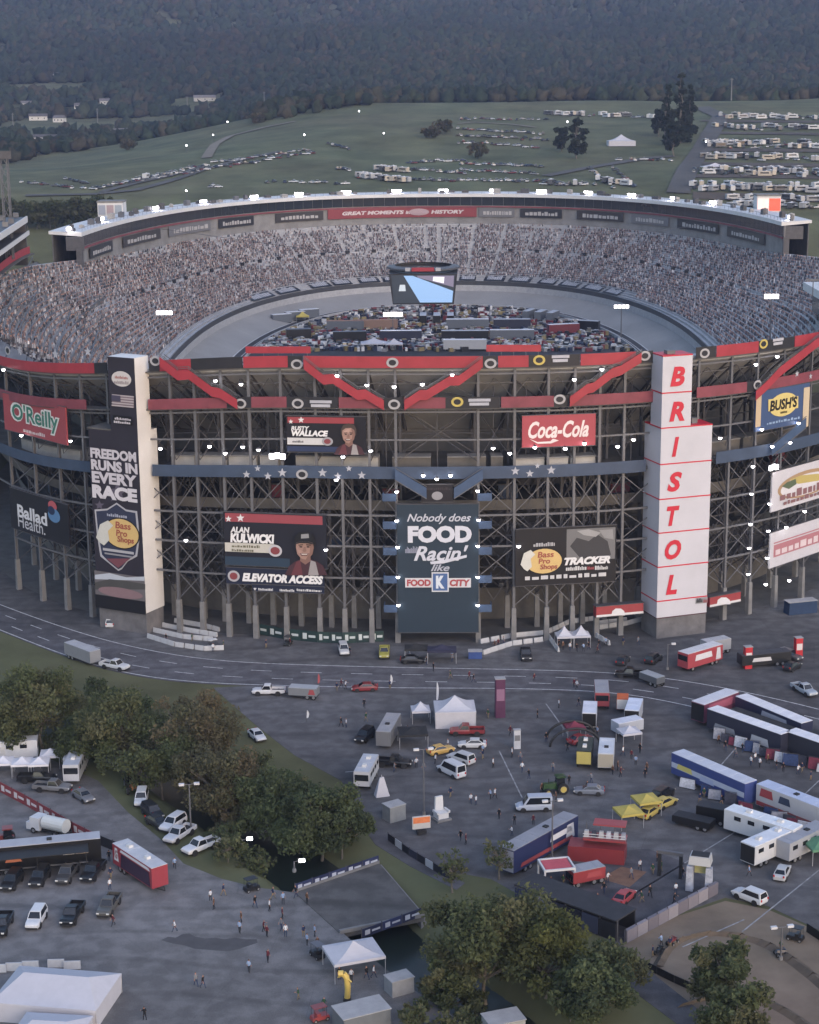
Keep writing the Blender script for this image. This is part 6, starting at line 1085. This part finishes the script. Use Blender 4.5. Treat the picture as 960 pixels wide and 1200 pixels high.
# war-wagon carts, stacks and equipment of the pits
IP = MB(); ipm = [cpaint(c) for c in ('2a2c32', '8c8f96', 'c9ccd2', '7a2430', '2a3858', '8a7a4a')]
for k in range(1800):
    for _ in range(30):
        x, y = R.uniform(245, 790), R.uniform(358, 412)
        p = GI(x, y)
        if (abs(p.x) / 66) ** 2.4 + (abs(p.y - 566) / 168) ** 2.4 < 1: break
    p = GI(x, y); IP.box((p.x, p.y, 15.5 + .6), (R.uniform(.6, 3), R.uniform(.6, 1.6), R.uniform(.8, 2.2)), R.randrange(6), R.uniform(0, 3))
tag(IP.build('pit_equipment', ipm), 'scattered crates, carts and people of the infield pits', 'equipment', kind='stuff')
for x, y, w_, l in ((262, 409, 7, 'pit board with white print beside the track exit'),):
    p = GI(x, y); T_ = thing('pit_board', l, 'board', (p.x, p.y, 15.7), .7); m = MB(); m.box((0, 0, .2), (5, 12, .2)); m.build('panel', emat('c4c8d4'), T_); m = MB(); m.box((0, 0, .32), (2.6, 8, .04)); m.build('print', emat('7a7c8a'), T_)
for x0, x1, y in ((288, 364, 410), (570, 634, 408)):      # raised red banners on the inner rim
    a, b = Fc(x0, y, 2.0), Fc(x1, y, 2.0); m = MB(); m.beam(a, b, .15, 1.3); m.build('inner_rim_banner', red, ST); m = MB()
    for t_ in np.linspace(.05, .95, 5): q = a.lerp(b, t_); m.tube(q, q - Vector((0, 0, 3.5)), .07, n=5)
    m.build('banner_posts', steel, ST)
# ------------------------------------------------------------------ the hill: roads, cars, houses
def drape(name, pts, w_, m, lift=.6, n=40):
    P = [GT(*p) for p in pts]; Q = []
    for a, b in zip(P[:-1], P[1:]):
        for t_ in np.linspace(0, 1, n)[:-1]: Q.append(a.lerp(b, t_))
    Q.append(P[-1]); mb = MB(); rings = []
    for k, q in enumerate(Q):
        d = Q[min(k + 1, len(Q) - 1)] - Q[max(k - 1, 0)]; d.z = 0; d.normalize(); nr = Vector((-d.y, d.x, 0)) * w_ / 2; row = []
        for t_ in (-1, -.5, 0, .5, 1): v = q + nr * t_; row.append((v.x, v.y, tz(v.x, v.y) + lift))
        rings.append(row)
    mb.loft(rings, 0, cap=False, closed=False); tag(mb.build(name, m), kind='structure')
gravel = mat('gravel_track', (.16, .135, .105), rough=.95, var=.2, scale=.05); lane = mat('worn_lane', (.075, .07, .065), rough=.95, var=.25, scale=.05); brown = mat('trodden_field', (.075, .06, .048), rough=.95, var=.35, scale=.04)
drape('track', [(242, 186), (252, 170), (270, 160), (310, 150), (346, 143)], 7, gravel); drape('track', [(536, 146), (556, 144), (600, 147), (628, 150)], 4, gravel); drape('track', [(30, 231), (110, 229), (160, 224), (245, 198), (330, 178)], 6, lane); drape('track', [(500, 118), (560, 114), (700, 117), (790, 118)], 5, gravel)
drape('road', [(795, 228), (806, 200), (826, 170), (838, 150), (845, 137), (822, 126)], 13, lane); drape('track', [(120, 227), (160, 216), (240, 196)], 5, lane); drape('track', [(640, 208), (700, 196), (760, 186), (790, 184)], 8, lane)
for y in (142, 156, 176, 193, 207, 219, 232): drape('trodden_strip', [(822 if y < 190 else 812, y), (880, y + 1), (975, y + 2)], 13, brown, .45, 30)
WH = 'parked on the grassy hill beyond the stadium'; WR = 'in the camping rows right of the hill road'
def prow(x0, y0, x1, y1, n, kinds, where, group, jit=1.0):
    n = int(n * 1.2)
    for k in range(n):
        t_ = (k + R.random() * .7) / n; x, y = x0 + (x1 - x0) * t_, y0 + (y1 - y0) * t_ + R.uniform(-jit, jit); kd = R.choice(kinds); p = GT(x, y); p.z = tz(p.x, p.y) + .05; farcar(kd, R.choice(KC if kd == 'camper' else CC), p, R.choice([0, PI/2, .9, 2.2, PI/2]) + R.uniform(-.3, .3), where, group)
ct = ['car', 'truck', 'car']; gH = 'cars parked on the hill'; gR = 'vehicles in the right camping rows'; gA = gH
for a in ((108, 223, 245, 194, 26), (155, 214, 372, 179, 34), (245, 192, 366, 177, 18), (22, 214, 100, 222, 9), (75, 209, 105, 218, 5), (243, 219, 262, 221, 3), (310, 214, 410, 217, 9), (384, 170, 412, 176, 6), (395, 198, 412, 201, 5), (480, 192, 545, 188, 10), (482, 200, 548, 204, 12), (484, 212, 640, 214, 24), (536, 152, 640, 158, 16), (535, 160, 645, 165, 18), (536, 168, 632, 174, 15), (540, 193, 636, 196, 16), (540, 200, 630, 205, 14), (536, 140, 642, 141, 14), (720, 188, 790, 189, 8), (690, 198, 720, 222, 8), (718, 198, 745, 222, 9), (640, 216, 700, 217, 8)): prow(*a, ct, WH, gH)
for a in ((418, 208, 478, 215, 12), (444, 200, 480, 204, 6), (645, 135, 778, 139, 18), (640, 134, 700, 137, 5), (700, 212, 740, 220, 5), (160, 212, 200, 205, 2), (636, 218, 690, 218, 5)): prow(*a, ['camper', 'camper', 'truck'], WH, gA)
for y, n in ((138, 20), (151, 16), (169, 20), (173, 12), (186, 17), (201, 18), (205, 14), (220, 15), (224, 12), (236, 16), (243, 14)): prow(838 if y < 160 else 826 if y < 200 else 812 if y < 230 else 850, y, 968, y + 2, int(n * 1.2), ['camper', 'car', 'camper', 'truck', 'camper'], WR, gR, 2.0)
p = GT(728, 171); tent('marquee', 'white peaked tent standing alone on the hill lawn', (p.x, p.y, p.z), .05, 18, 11, 3.4, 7.5, wall=True)
p = GT(838, 201); tent('marquee', 'long white tent among the camping rows', (p.x, p.y, p.z), .05, 17, 7, 2.6, 4.6)
for x, y in ((219, 176), (267, 147), (421, 135), (357, 164), (450, 162), (665, 148), (827, 172), (219, 232), (250, 163)):
    p = GT(x, y + 4); T_ = thing('hill_lamp', 'lit work lamp standing on the grassy hill', 'lamp', p, 0, 'lit lamps on the hill'); m = MB(); m.tube((0, 0, 0), (0, 0, 5.0), .12, n=6); m.build('pole', steel_dk, T_); o = obj('bulb', bme, T_, (0, 0, 5.4)); o.scale = (1.3, 1.3, 1.3)
hw_, hr_ = mat('house_wall', (.5, .48, .45), rough=.8, rnd=.3), mat('house_roof', (.12, .11, .11), rough=.85, rnd=.3)
HOUSES = []
def house(px, L, W_, H, rot, label):
    p = GT(*px); HOUSES.append((p.x, p.y)); T_ = thing('house', label, 'house', (p.x, p.y, p.z - .3), rot, 'houses in the wooded valley'); m = MB(); m.box((0, 0, H/2), (L, W_, H)); m.build('wall', hw_, T_); m = MB(); m.loft([[(-L/2 - .4, -W_/2 - .4, H), (-L/2 - .4, W_/2 + .4, H), (-L/2 - .4, 0, H + W_ * .34)], [(L/2 + .4, -W_/2 - .4, H), (L/2 + .4, W_/2 + .4, H), (L/2 + .4, 0, H + W_ * .34)]]); m.build('roof', hr_, T_)
    for k in range(3): m = MB(); m.box((-L/3 + k * L/3, -W_/2 - .02, H * .55), (1.2, .06, 1.3)); m.build('window', cglass, T_)
for px, L, l in (((46, 92), 26, 'long pale house on the wooded slope'), ((76, 91), 30, 'pale house with a long roof beside another on the slope'), ((32, 126), 14, 'small house among the valley trees'), ((45, 141), 20, 'white house in the lower valley clearing'), ((70, 143), 12, 'little house beside the valley clearing'), ((123, 123), 12, 'white cottage between the valley trees'), ((93, 128), 10, 'small cottage under the wooded slope'), ((240, 119), 26, 'long pale building below the forest'), ((326, 124), 18, 'low house at the forest foot'), ((412, 116), 26, 'pale farm building at the forest edge'), ((60, 166), 60, 'long dark shed roof in the valley'), ((150, 159), 50, 'long low building in the valley')): house(px, L, 9, 4.5, R.uniform(-.3, .3), l)
for px, h_, l in (((115, 152), 22, 'slender pale pole standing in the valley'), ((16, 156), 20, 'pale pole at the valley edge'), ((220, 134), 20, 'pale pole at the forest foot'), ((310, 127), 18, 'pale pole by the meadow corner'), ((857, 118), 18, 'pale pole above the camping rows')): p = GT(*px); T_ = thing('utility_pole', l, 'pole', p); m = MB(); m.tube((0, 0, 0), (0, 0, h_), .55, .35, 8); m.build('pole', concrete, T_); m = MB(); m.box((0, 0, h_ - 1), (3, .3, .3)); m.build('crossarm', concrete, T_)
# ------------------------------------------------------------------ forest on the ridges (one mass)
_E = sorted([tuple(GT(x, y))[:2] for x, y in ((-60, 200), (0, 193), (60, 184), (120, 172), (200, 157), (270, 148), (345, 140), (430, 128), (500, 119), (560, 114))]); EX = [e[0] for e in _E] + [200]; EY = [e[1] + 12 for e in _E] + [1600]
CLEAR = [(GT(x, y).x, GT(x, y).y, w_) for x, y, w_ in ((150, 142, 70), (55, 150, 55), (210, 138, 45), (62, 100, 60), (240, 118, 30), (410, 118, 25))]
def forest():
    P = []; S = []; C = []
    rg = np.random.default_rng(3); pal = np.array([(.024, .032, .019), (.028, .036, .021), (.033, .037, .021), (.040, .036, .022), (.021, .028, .019), (.046, .038, .024)])
    for y0, y1, den in ((1040, 1560, 95), (1560, 2000, 95), (2000, 2600, 135), (2600, 3700, 250), (5200, 6600, 1500)):
        hw2 = .30 * y1 + 120; n = int((y1 - y0) * 2 * hw2 / den); X = rg.uniform(-hw2, hw2, n); Y = rg.uniform(y0, y1, n)
        v = np.stack([X, Y]); u = vnoise(X, Y, 90, 21)
        if y1 <= 1560:      # only the left valley beyond the meadow, and the right edge
            edge = np.interp(X, EX, EY); keep = (Y > edge + 30 * (u - .5)) & (u > .38)
        elif y0 == 1560: keep = (Y > 1575 + 40 * u) & ((X > -60) | (u > .22))
        else: keep = (u > .14) | (Y > 2300)
        for cx, cy, wx in CLEAR: keep &= ~((np.abs(X - cx) < wx) & (Y > cy - 100) & (Y < cy + 25))
        for hx, hy in HOUSES: keep &= ~((np.abs(X - hx - 0) < 20) & (Y > hy - 75) & (Y < hy + 14))
        X, Y = X[keep], Y[keep]; Z = terrain(X, Y); n = len(X); s = (6.0 + 4.5 * rg.random(n)) * (1.0 if y1 < 2100 else 1.2 if y1 < 3000 else 1.5 if y1 < 4000 else 3)
        P.append(np.stack([X, Y, Z], 1)); S.append(s); c = pal[rg.integers(0, len(pal), n)]; warm = vnoise(X, Y, 160, 33); c = c * (.8 + .4 * rg.random((n, 1))) * (.75 + .5 * vnoise(X, Y, 240, 41))[:, None] * np.array([.92, 1.0, 1.08]); c[:, 0] *= 1 + .5 * np.clip(warm - .55, 0, 1); C.append(c)
    P = np.concatenate(P); S = np.concatenate(S); C = np.concatenate(C); n = len(P); m = 6
    prof = [(.40, .05), (.72, .25), (.66, .62), (.40, .90)]; unit = [(0, 0, 1.02)]
    for r, z in prof:
        for k in range(m): t_ = 2 * PI * k / m + z; unit.append((r * math.cos(t_), r * math.sin(t_), z))
    unit = np.array(unit); F_ = [(0, 1 + 3*m + k, 1 + 3*m + (k + 1) % m) for k in range(m)]
    for j in range(3):
        for k in range(m): a, b = 1 + j*m + k, 1 + j*m + (k+1) % m; c, d = a + m, b + m; F_ += [(a, b, d), (a, d, c)]
    F_ = np.array(F_); jit = 1 + .22 * rg.standard_normal((n, len(unit), 1)); U = unit[None] * jit; U[:, :, 2] += .1 * rg.standard_normal((n, len(unit)))
    V_ = P[:, None, :] + U * S[:, None, None] * np.array([1, 1, 1.15]); T_ = np.repeat(C[:, None, :], len(unit), 1) * (.86 + .28 * rg.random((n, len(unit), 1)))
    Fq = (F_[None] + (np.arange(n) * len(unit))[:, None, None]).reshape(-1, 3); o = obj('forest', npmesh('forest', V_.reshape(-1, 3), Fq, mat('forest_leaf', vcol=True, rough=.95, var=.35, scale=.25, spec=.05), T_.reshape(-1, 3))); tag(o, 'dense dusky woodland covering the valley and far ridges', 'forest', kind='stuff'); return n
NF = forest()
# ------------------------------------------------------------------ trees one can tell apart
leafm = mat('leaf', vcol=True, rough=.85, var=.15, scale=.4, spec=.1)
_t = leafm.node_tree; _b = _t.nodes['Principled BSDF']; _o = [n for n in _t.nodes if n.type == 'OUTPUT_MATERIAL'][0]; _tr = _t.nodes.new('ShaderNodeBsdfTranslucent'); _mx = _t.nodes.new('ShaderNodeMixShader'); _mx.inputs[0].default_value = .5
_t.links.new(_b.inputs['Base Color'].links[0].from_socket, _tr.inputs[0]); _t.links.new(_b.outputs[0], _mx.inputs[1]); _t.links.new(_tr.outputs[0], _mx.inputs[2]); _t.links.new(_mx.outputs[0], _o.inputs[0]); bark = mat('bark', (.13, .115, .098), rough=.95, var=.3, scale=1.5)
def tree(label, base, H, R_, pal, n=4200, seed=0, leaf=.25, low=.22, group=None, name='tree', conical=False, trunk=None, gap=0.0):
    n = int(n * (2.5 if leaf < .3 else 1)); rg = np.random.default_rng(seed + 100); T_ = thing(name, label, 'tree', base, 0, group); tm = MB(); tr = trunk or max(.18, H * .022)
    tops = []; prev = Vector((0, 0, -.4)); r = tr
    for k in range(1, 5): q = Vector((rg.normal(0, .03) * H, rg.normal(0, .03) * H, H * .8 * k / 4)); tm.tube(prev, q, r, r * .72, 7, cap=False); r *= .72; prev = q; tops.append(q)
    nb = 9 if conical else 30; B_ = []
    for k in range(nb):
        t_ = (k + .5) / nb
        if conical: z = H * (low + (1 - low) * t_); rad = R_ * (1 - t_) ** .8 * .55; a = rg.uniform(0, 2*PI); B_.append((Vector((rad * math.cos(a), rad * math.sin(a), z)), R_ * (.25 + .45 * (1 - t_))))
        else:
            a = k * 2.4 + rg.uniform(-.4, .4); z = H * (low + .12 + (.82 - low) * rg.random() ** .8); e = math.sqrt(max(.05, 1 - ((z / H - .55) / .52) ** 2)); rad = R_ * e * rg.uniform(.3, 1.02); B_.append((Vector((rad * math.cos(a), rad * math.sin(a), z)), R_ * rg.uniform(.15, .36)))
    for c, br in B_:
        s = tops[min(3, max(0, int(c.z / H * 3.2) - 0))] * .8; tm.tube(s, c, tr * .42, tr * .12, 5, cap=False); tm.tube(c, c + (c - s).normalized() * br * .9, tr * .12, tr * .03, 4, cap=False)
    tm.build('trunk', bark, T_)
    pal = np.array(pal) * (1.75 if leaf < .3 else 1.2); w_ = np.array([b[1] ** 2 for b in B_]); cnt = rg.multinomial(n, w_ / w_.sum()); P = []; C = []; pal_ = np.array(pal)
    for (c, br), m in zip(B_, cnt):
        d = rg.standard_normal((m, 3)); d /= np.linalg.norm(d, axis=1)[:, None]; rr = br * (.35 + .85 * rg.random(m) ** .7) * (1 + .22 * np.sin(5 * d[:, 0] + 3 * d[:, 1] + c.z)); q = np.array(c) + d * rr[:, None] * np.array([1, 1, .82]); P.append(q); col = pal_[rg.integers(0, len(pal_))] * rg.uniform(.85, 1.15); C.append(np.repeat([col], m, 0) * (.8 + .4 * rg.random((m, 1))))
    P = np.concatenate(P); C = np.concatenate(C); m = len(P); a = rg.standard_normal((m, 3)); a /= np.linalg.norm(a, axis=1)[:, None]; b = np.cross(a, rg.standard_normal((m, 3))); b /= np.linalg.norm(b, axis=1)[:, None] + 1e-9; s = (leaf * (.4 + 1.3 * rg.random(m) ** 1.6))[:, None]
    V_ = np.stack([P - a*s, P - b*s*.55, P + a*s, P + b*s*.55], 1).reshape(-1, 3); F_ = np.arange(4 * m).reshape(-1, 4); obj('crown', npmesh('crown', V_, F_, leafm, np.repeat(C, 4, 0)), T_); return T_
OL = [(.062, .072, .036), (.074, .080, .042), (.054, .064, .034), (.084, .084, .046)]; AU = [(.080, .072, .044), (.070, .068, .042), (.090, .075, .047), (.064, .066, .040)]; GR = [(.052, .066, .034), (.062, .074, .038), (.045, .056, .032)]
def ptree(label, px, H, R_, pal, **k):
    p = G(px[0], px[1], H * .55); R_ *= .9; tree(label, (p.x, p.y, tz(p.x, p.y)), H, R_, pal, **k)
ptree('broad olive tree at the road bend by the creek', (48, 828), 14, 8.0, OL, n=6000, seed=1); ptree('low olive tree in front of the broad one at the creek', (10, 850), 9, 6.5, OL, n=4000, seed=2); ptree('olive tree standing between the broad tree and the autumn tree', (140, 852), 12, 8.0, OL, n=6000, seed=3); ptree('dark green tree behind the white campers at the creek', (100, 865), 8, 5.5, GR, n=3500, seed=4)
ptree('tall autumn-brown tree with bare pale branches by the creek', (222, 840), 17, 7.5, AU, n=5200, seed=5); ptree('second autumn tree leaning over the creek', (255, 895), 13, 7.0, AU, n=5000, seed=6); ptree('bushy olive tree below the autumn tree', (188, 886), 10, 6.0, OL, n=4500, seed=7); ptree('autumn-tinted tree by the parked white pickups', (262, 925), 9, 4.2, AU, n=3500, seed=17)
ptree('green tree between the police car and the creek', (322, 920), 11, 7.2, GR, n=5500, seed=8); ptree('green tree overhanging the creek above the bridge', (375, 942), 12, 6.8, GR, n=5500, seed=9); ptree('lower green tree at the end of the creek trees', (400, 962), 8, 4.6, GR, n=3500, seed=10); ptree('small green tree at the water upstream of the bridge', (350, 950), 8, 4.6, GR, n=3600, seed=11)
ptree('very large grey-green tree beside the creek below the bridge', (572, 1085), 15, 8.4, OL, n=8500, seed=12); ptree('yellow-green tree beside the very large creek tree', (640, 1112), 11, 6.4, [(.07, .075, .028), (.06, .066, .028), (.05, .056, .026)], n=5500, seed=13); ptree('grey-green tree below the bridge with pale bare limbs', (528, 1128), 9, 4.6, OL, n=3600, seed=14)
ptree('small leafy tree growing inside the dirt track', (845, 1148), 9, 4.4, OL, n=3200, seed=15); ptree('low bushy tree at the dirt track fence', (720, 1135), 6, 4.0, OL, n=2600, seed=16); ptree('dark bushy tree at the creek edge by the pale booth', (690, 1165), 8, 5.4, GR, n=3600, seed=18); ptree('leafy tree lower down inside the dirt loop', (862, 1195), 8, 4.6, OL, n=3200, seed=19)
ptree('young tree beside the creek path fence', (530, 1020), 6, 2.4, OL, n=220, seed=20); ptree('sparse young tree beside the navy hauler', (585, 1005), 6, 2.2, OL, n=200, seed=21)
# undergrowth along both banks
for k in range(46):
    t_ = R.uniform(0, len(CR) - 2); i = int(t_); q = CR[i] + (CR[i+1] - CR[i]) * (t_ - i); d = CR[i+1] - CR[i]; d = d / np.hypot(*d); sg = R.choice([-1, 1]); off = R.uniform(6, 11); x, y = q[0] - d[1] * off * sg, q[1] + d[0] * off * sg
    vv = Vector((x, y, 0)) - CAM; px, py = PCX + FPX * vv.dot(_R) / vv.dot(_F), PCY - FPX * vv.dot(_U) / vv.dot(_F)
    if 300 < px < 520 and 990 < py < 1185: continue
    if 0 < px < 270 and sg < 0 and py > 885 : pass
    tree('low olive bush on the creek bank', (x, y, tz(x, y)), R.uniform(2.2, 4.2), R.uniform(1.6, 3.0), R.choice([OL, GR, OL]), n=300, seed=200 + k, leaf=.26, low=.05, group='bushes along the creek banks', name='creek_bush', trunk=.08)
# hill trees
for px, H, R_, lb, con in (((676, 186), 25, 6, 'dark rounded tree standing on the hill lawn', False), ((658, 178), 15, 5, 'smaller dark tree beside the rounded hill tree', False), ((782, 172), 40, 6, 'tall dark conifer in the clump by the hill road', True), ((797, 168), 46, 6.5, 'tallest dark conifer of the clump by the hill road', True), ((808, 158), 34, 5.5, 'dark conifer nearest the hill road in the clump', True), ((790, 184), 22, 6, 'low dark tree at the foot of the conifer clump', False), ((772, 160), 18, 5.5, 'rounded dark tree left in the conifer clump', False)):
    p = GT(*px); tree(lb, (p.x, p.y, p.z), H, R_, [(.022, .03, .018), (.028, .034, .02)], n=2600, seed=int(H), leaf=1.1, low=.05, conical=con, name='hill_tree')
for k, (x, y) in enumerate(((60, 246), (85, 250), (105, 244), (130, 252), (48, 236), (115, 258), (90, 236), (70, 260), (140, 244), (30, 246))):
    p = GT(x, min(y, 232)); tree('olive tree in the hollow behind the left rim of the stadium', (p.x * 1.0, p.y - 60, tz(p.x, p.y - 60)), 13 + 4 * R.random(), 8, OL, n=1500, seed=300 + k, leaf=.9, low=.1, group='trees behind the left rim', name='hollow_tree')
for k, (x, y) in enumerate(((300, 145), (150, 176), (520, 158), (560, 186), (505, 162))): p = GT(x, y); tree('small tree standing alone in the hill meadow', (p.x, p.y, p.z), 7 + 3 * R.random(), 6, AU, n=900, seed=340 + k, leaf=.9, low=.1, group='lone meadow trees', name='meadow_tree')
# ------------------------------------------------------------------ people
def person_mesh(pose, k):
    lean = {'stand': 0, 'walk': .05, 'reach': .08}[pose]; st = {'stand': .05, 'walk': .30, 'reach': .12}[pose]
    J = [(0, 0, .95), (0, .0, 1.18), (.0 + lean, 0, 1.42), (lean + .01, 0, 1.53), (lean + .03, 0, 1.66), (lean + .02, 0, 1.77)]; Rd = [(.15, .12), (.14, .11), (.15, .11), (.06, .06), (.095, .085), (.06, .055)]; E = [(0, 1), (1, 2), (2, 3), (3, 4), (4, 5)]
    def add(p, r, par): J.append(p); Rd.append((r, r)); E.append((par, len(J) - 1)); return len(J) - 1
    for sg in (-1, 1):
        f = sg * st; a = add((0, sg * .1, .9), .095, 0); a = add((f * .55 + .03, sg * .11, .50), .065, a); a = add((f - (.08 if f < 0 else 0), sg * .11, .09), .045, a); add((f + .15, sg * .12, .04), .04, a)
    for sg in (-1, 1):
        a = add((lean, sg * .19, 1.40), .062, 2); sw = -sg * st * .8
        if pose == 'reach' and sg > 0: a = add((.18, sg * .26, 1.2), .048, a); a = add((.42, sg * .22, 1.22), .036, a); h = add((.5, sg * .2, 1.22), .036, a)
        else: a = add((sw * .4 - .02, sg * .25, 1.14), .048, a); a = add((sw + .05, sg * .25, .92), .036, a); h = add((sw + .08, sg * .25, .84), .036, a)
        bx_ = J[h]
        for q in range(4): add((bx_[0] + .03 - .02 * q, bx_[1] + .0, bx_[2] - .08), .009, h)
        add((bx_[0] + .06, bx_[1] - sg * .03, bx_[2] - .01), .01, h)
    me = bpy.data.meshes.new('person'); me.from_pydata(J, E, []); o = bpy.data.objects.new('person_tmp', me); COL.objects.link(o); md = o.modifiers.new('Skin', 'SKIN'); md.use_smooth_shade = True
    if not me.skin_vertices: bpy.context.view_layer.objects.active = o; bpy.ops.mesh.customdata_skin_add()
    for i, sv in enumerate(me.skin_vertices[0].data): sv.radius = Rd[i]; sv.use_root = (i == 0)
    sb = o.modifiers.new('Sub', 'SUBSURF'); sb.levels = 1; sb.render_levels = 1; bpy.context.view_layer.update(); dg = bpy.context.evaluated_depsgraph_get(); r = bpy.data.meshes.new_from_object(o.evaluated_get(dg)); bpy.data.objects.remove(o); bpy.data.meshes.remove(me); return r
PM = {p: person_mesh(p, 0) for p in ('stand', 'walk', 'reach')}
skin_m = mat('skin', '9c7462', rough=.6, var=.05); shoe = mat('shoe', (.02, .02, .022), rough=.7)
OUT = [('black', '16171b', 'dark', '1b1d24'), ('white', 'c6c8cc', 'blue', '2c3850'), ('maroon', '52202a', 'dark', '1f2026'), ('grey', '6c6e74', 'blue', '2e3a54'), ('navy', '1e2a48', 'khaki', '7a6c54'), ('brown', '5a4232', 'dark', '22242a'), ('pale blue', '8296b4', 'dark', '26282e'), ('green', '2e4a34', 'khaki', '6e6450'), ('black', '121317', 'blue', '2a3650'), ('white', 'b8bac0', 'dark', '1c1d22')]
PV = {}
def pvar(pose, oi):
    if (pose, oi) in PV: return PV[(pose, oi)]
    me = PM[pose].copy(); me.materials.clear(); t_, tc, b_, bc = OUT[oi]
    for m in (skin_m, mat('top_' + tc, tc, rough=.9, var=.1, scale=3), mat('legs_' + bc, bc, rough=.9, var=.1, scale=3), shoe, mat('hair%d' % (oi % 3), ((.02, .016, .012), (.06, .04, .022), (.12, .1, .08))[oi % 3], rough=.8)): me.materials.append(m)
    idx = []
    for p in me.polygons:
        c = p.center
        if c.z > 1.72 or (c.z > 1.6 and c.x < .0 + (.08 if pose == 'reach' else .0)): i = 4
        elif c.z > 1.5: i = 0
        elif abs(c.y) > .17 and c.z < 1.06 and c.z > .7: i = 0
        elif pose == 'reach' and c.x > .3 and c.z > 1.1: i = 0
        elif c.z > .93: i = 1
        elif c.z > .1: i = 2
        else: i = 3
        idx.append(i)
    me.polygons.foreach_set('material_index', idx); PV[(pose, oi)] = me; return me
RP = random.Random(9)
def person(x, y, area, z=.04, oi=None, pose=None, rz=None):
    p = G(x, y); pose = pose or RP.choice(['stand', 'walk', 'walk', 'stand', 'reach']); oi = RP.randrange(len(OUT)) if oi is None else oi; t_, _, b_, _ = OUT[oi]
    o = obj('person', pvar(pose, oi), None, (p.x, p.y, z), RP.uniform(0, 6.28) if rz is None else rz); s = RP.uniform(.94, 1.06); o.scale = (s, s, s)
    tag(o, f"person in {t_} top and {b_} trousers {dict(stand='standing', walk='walking', reach='reaching')[pose]} {area}", 'person', 'people ' + area)
A1, A2, A3, A4, A5, A6 = 'on the lower lot', 'on the open right lot', 'in the show arena', 'beside the road', 'at the stadium gates', 'by the right haulers'
for x, y in ((247, 1056), (251, 1066), (283, 1082), (281, 1094), (313, 1098), (299, 1064), (332, 1060), (330, 1090), (335, 1098), (356, 1098), (369, 1098), (331, 1077), (316, 1068), (230, 1156), (238, 1158), (350, 1172), (292, 1140), (314, 1128), (128, 1010), (130, 1030), (129, 1043), (133, 1085), (347, 1052), (360, 1060), (380, 1184), (170, 1196), (360, 1108), (372, 1112), (205, 1092), (398, 1148), (412, 1150), (438, 1146), (430, 1148), (320, 1054), (262, 1050), (309, 1092), (205, 1018)): person(x, y, A1)
for x, y in ((528, 935), (552, 942), (558, 944), (575, 937), (580, 936), (603, 967), (625, 967), (648, 905), (620, 913), (578, 900), (600, 888), (566, 890), (525, 877), (598, 862), (630, 842), (655, 830), (478, 862), (470, 857), (510, 895), (700, 862), (722, 857), (758, 905), (756, 912), (724, 904), (727, 911), (730, 886), (740, 890), (750, 883), (718, 908), (693, 918), (427, 830), (400, 852), (406, 853), (429, 846), (540, 985), (546, 990), (688, 928), (667, 920), (652, 940), (745, 897), (572, 842), (566, 884), (612, 905), (497, 905), (530, 905), (488, 900), (610, 893), (585, 960), (635, 930), (600, 980), (462, 905), (665, 880), (640, 870)): person(x, y, A2)
for x, y in ((690, 1035), (708, 1047), (740, 1030), (750, 1020), (762, 1052), (752, 1058), (792, 1048), (765, 1025), (700, 1060), (720, 1072), (678, 1030), (660, 1038), (645, 1040), (725, 1080), (770, 1010), (775, 1022), (800, 1030), (712, 1035), (715, 1012), (790, 1060)): person(x, y, A3)
for x, y in ((400, 806), (405, 808), (395, 810), (508, 787), (528, 796), (550, 797), (555, 800), (626, 799), (673, 806), (676, 808), (457, 808), (678, 828), (500, 780), (530, 776), (432, 808), (590, 838)): person(x, y, A4)
for x, y in ((580, 760), (584, 758), (590, 756), (660, 762), (668, 763), (676, 764), (684, 764), (690, 762), (702, 760), (710, 757), (655, 760), (530, 772), (480, 772), (250, 764), (262, 760), (312, 760), (340, 757), (410, 768), (618, 770), (700, 766), (730, 757), (748, 756), (195, 752), (225, 752)): person(x, y, A5)
for x, y in ((880, 898), (885, 893), (890, 900), (910, 902), (918, 905), (935, 908), (870, 882), (850, 880), (842, 872), (900, 895), (845, 945), (820, 942), (838, 930), (878, 1027), (877, 1010), (868, 955), (912, 960), (825, 935), (950, 915), (940, 905), (862, 888)): person(x, y, A6)
for x, y in ((765, 1122), (785, 1112), (862, 1122), (915, 1116), (775, 1110)): person(x, y, 'on the dirt track')
# ------------------------------------------------------------------ haze
hz = bpy.data.materials.new('haze_air'); hz.use_nodes = True; t = hz.node_tree; t.nodes.remove(t.nodes['Principled BSDF'])
pv = t.nodes.new('ShaderNodeVolumePrincipled'); pv.inputs['Color'].default_value = (.48, .56, .85, 1); pv.inputs['Density'].default_value = .00009; pv.inputs['Anisotropy'].default_value = .2
t.links.new(pv.outputs[0], [n for n in t.nodes if n.type == 'OUTPUT_MATERIAL'][0].inputs['Volume'])
mb = MB(); mb.box((0, 4500, 220), (10600, 9300, 560)); tag(mb.build('haze', hz), 'thin blue evening haze over the whole valley', 'haze', kind='stuff')
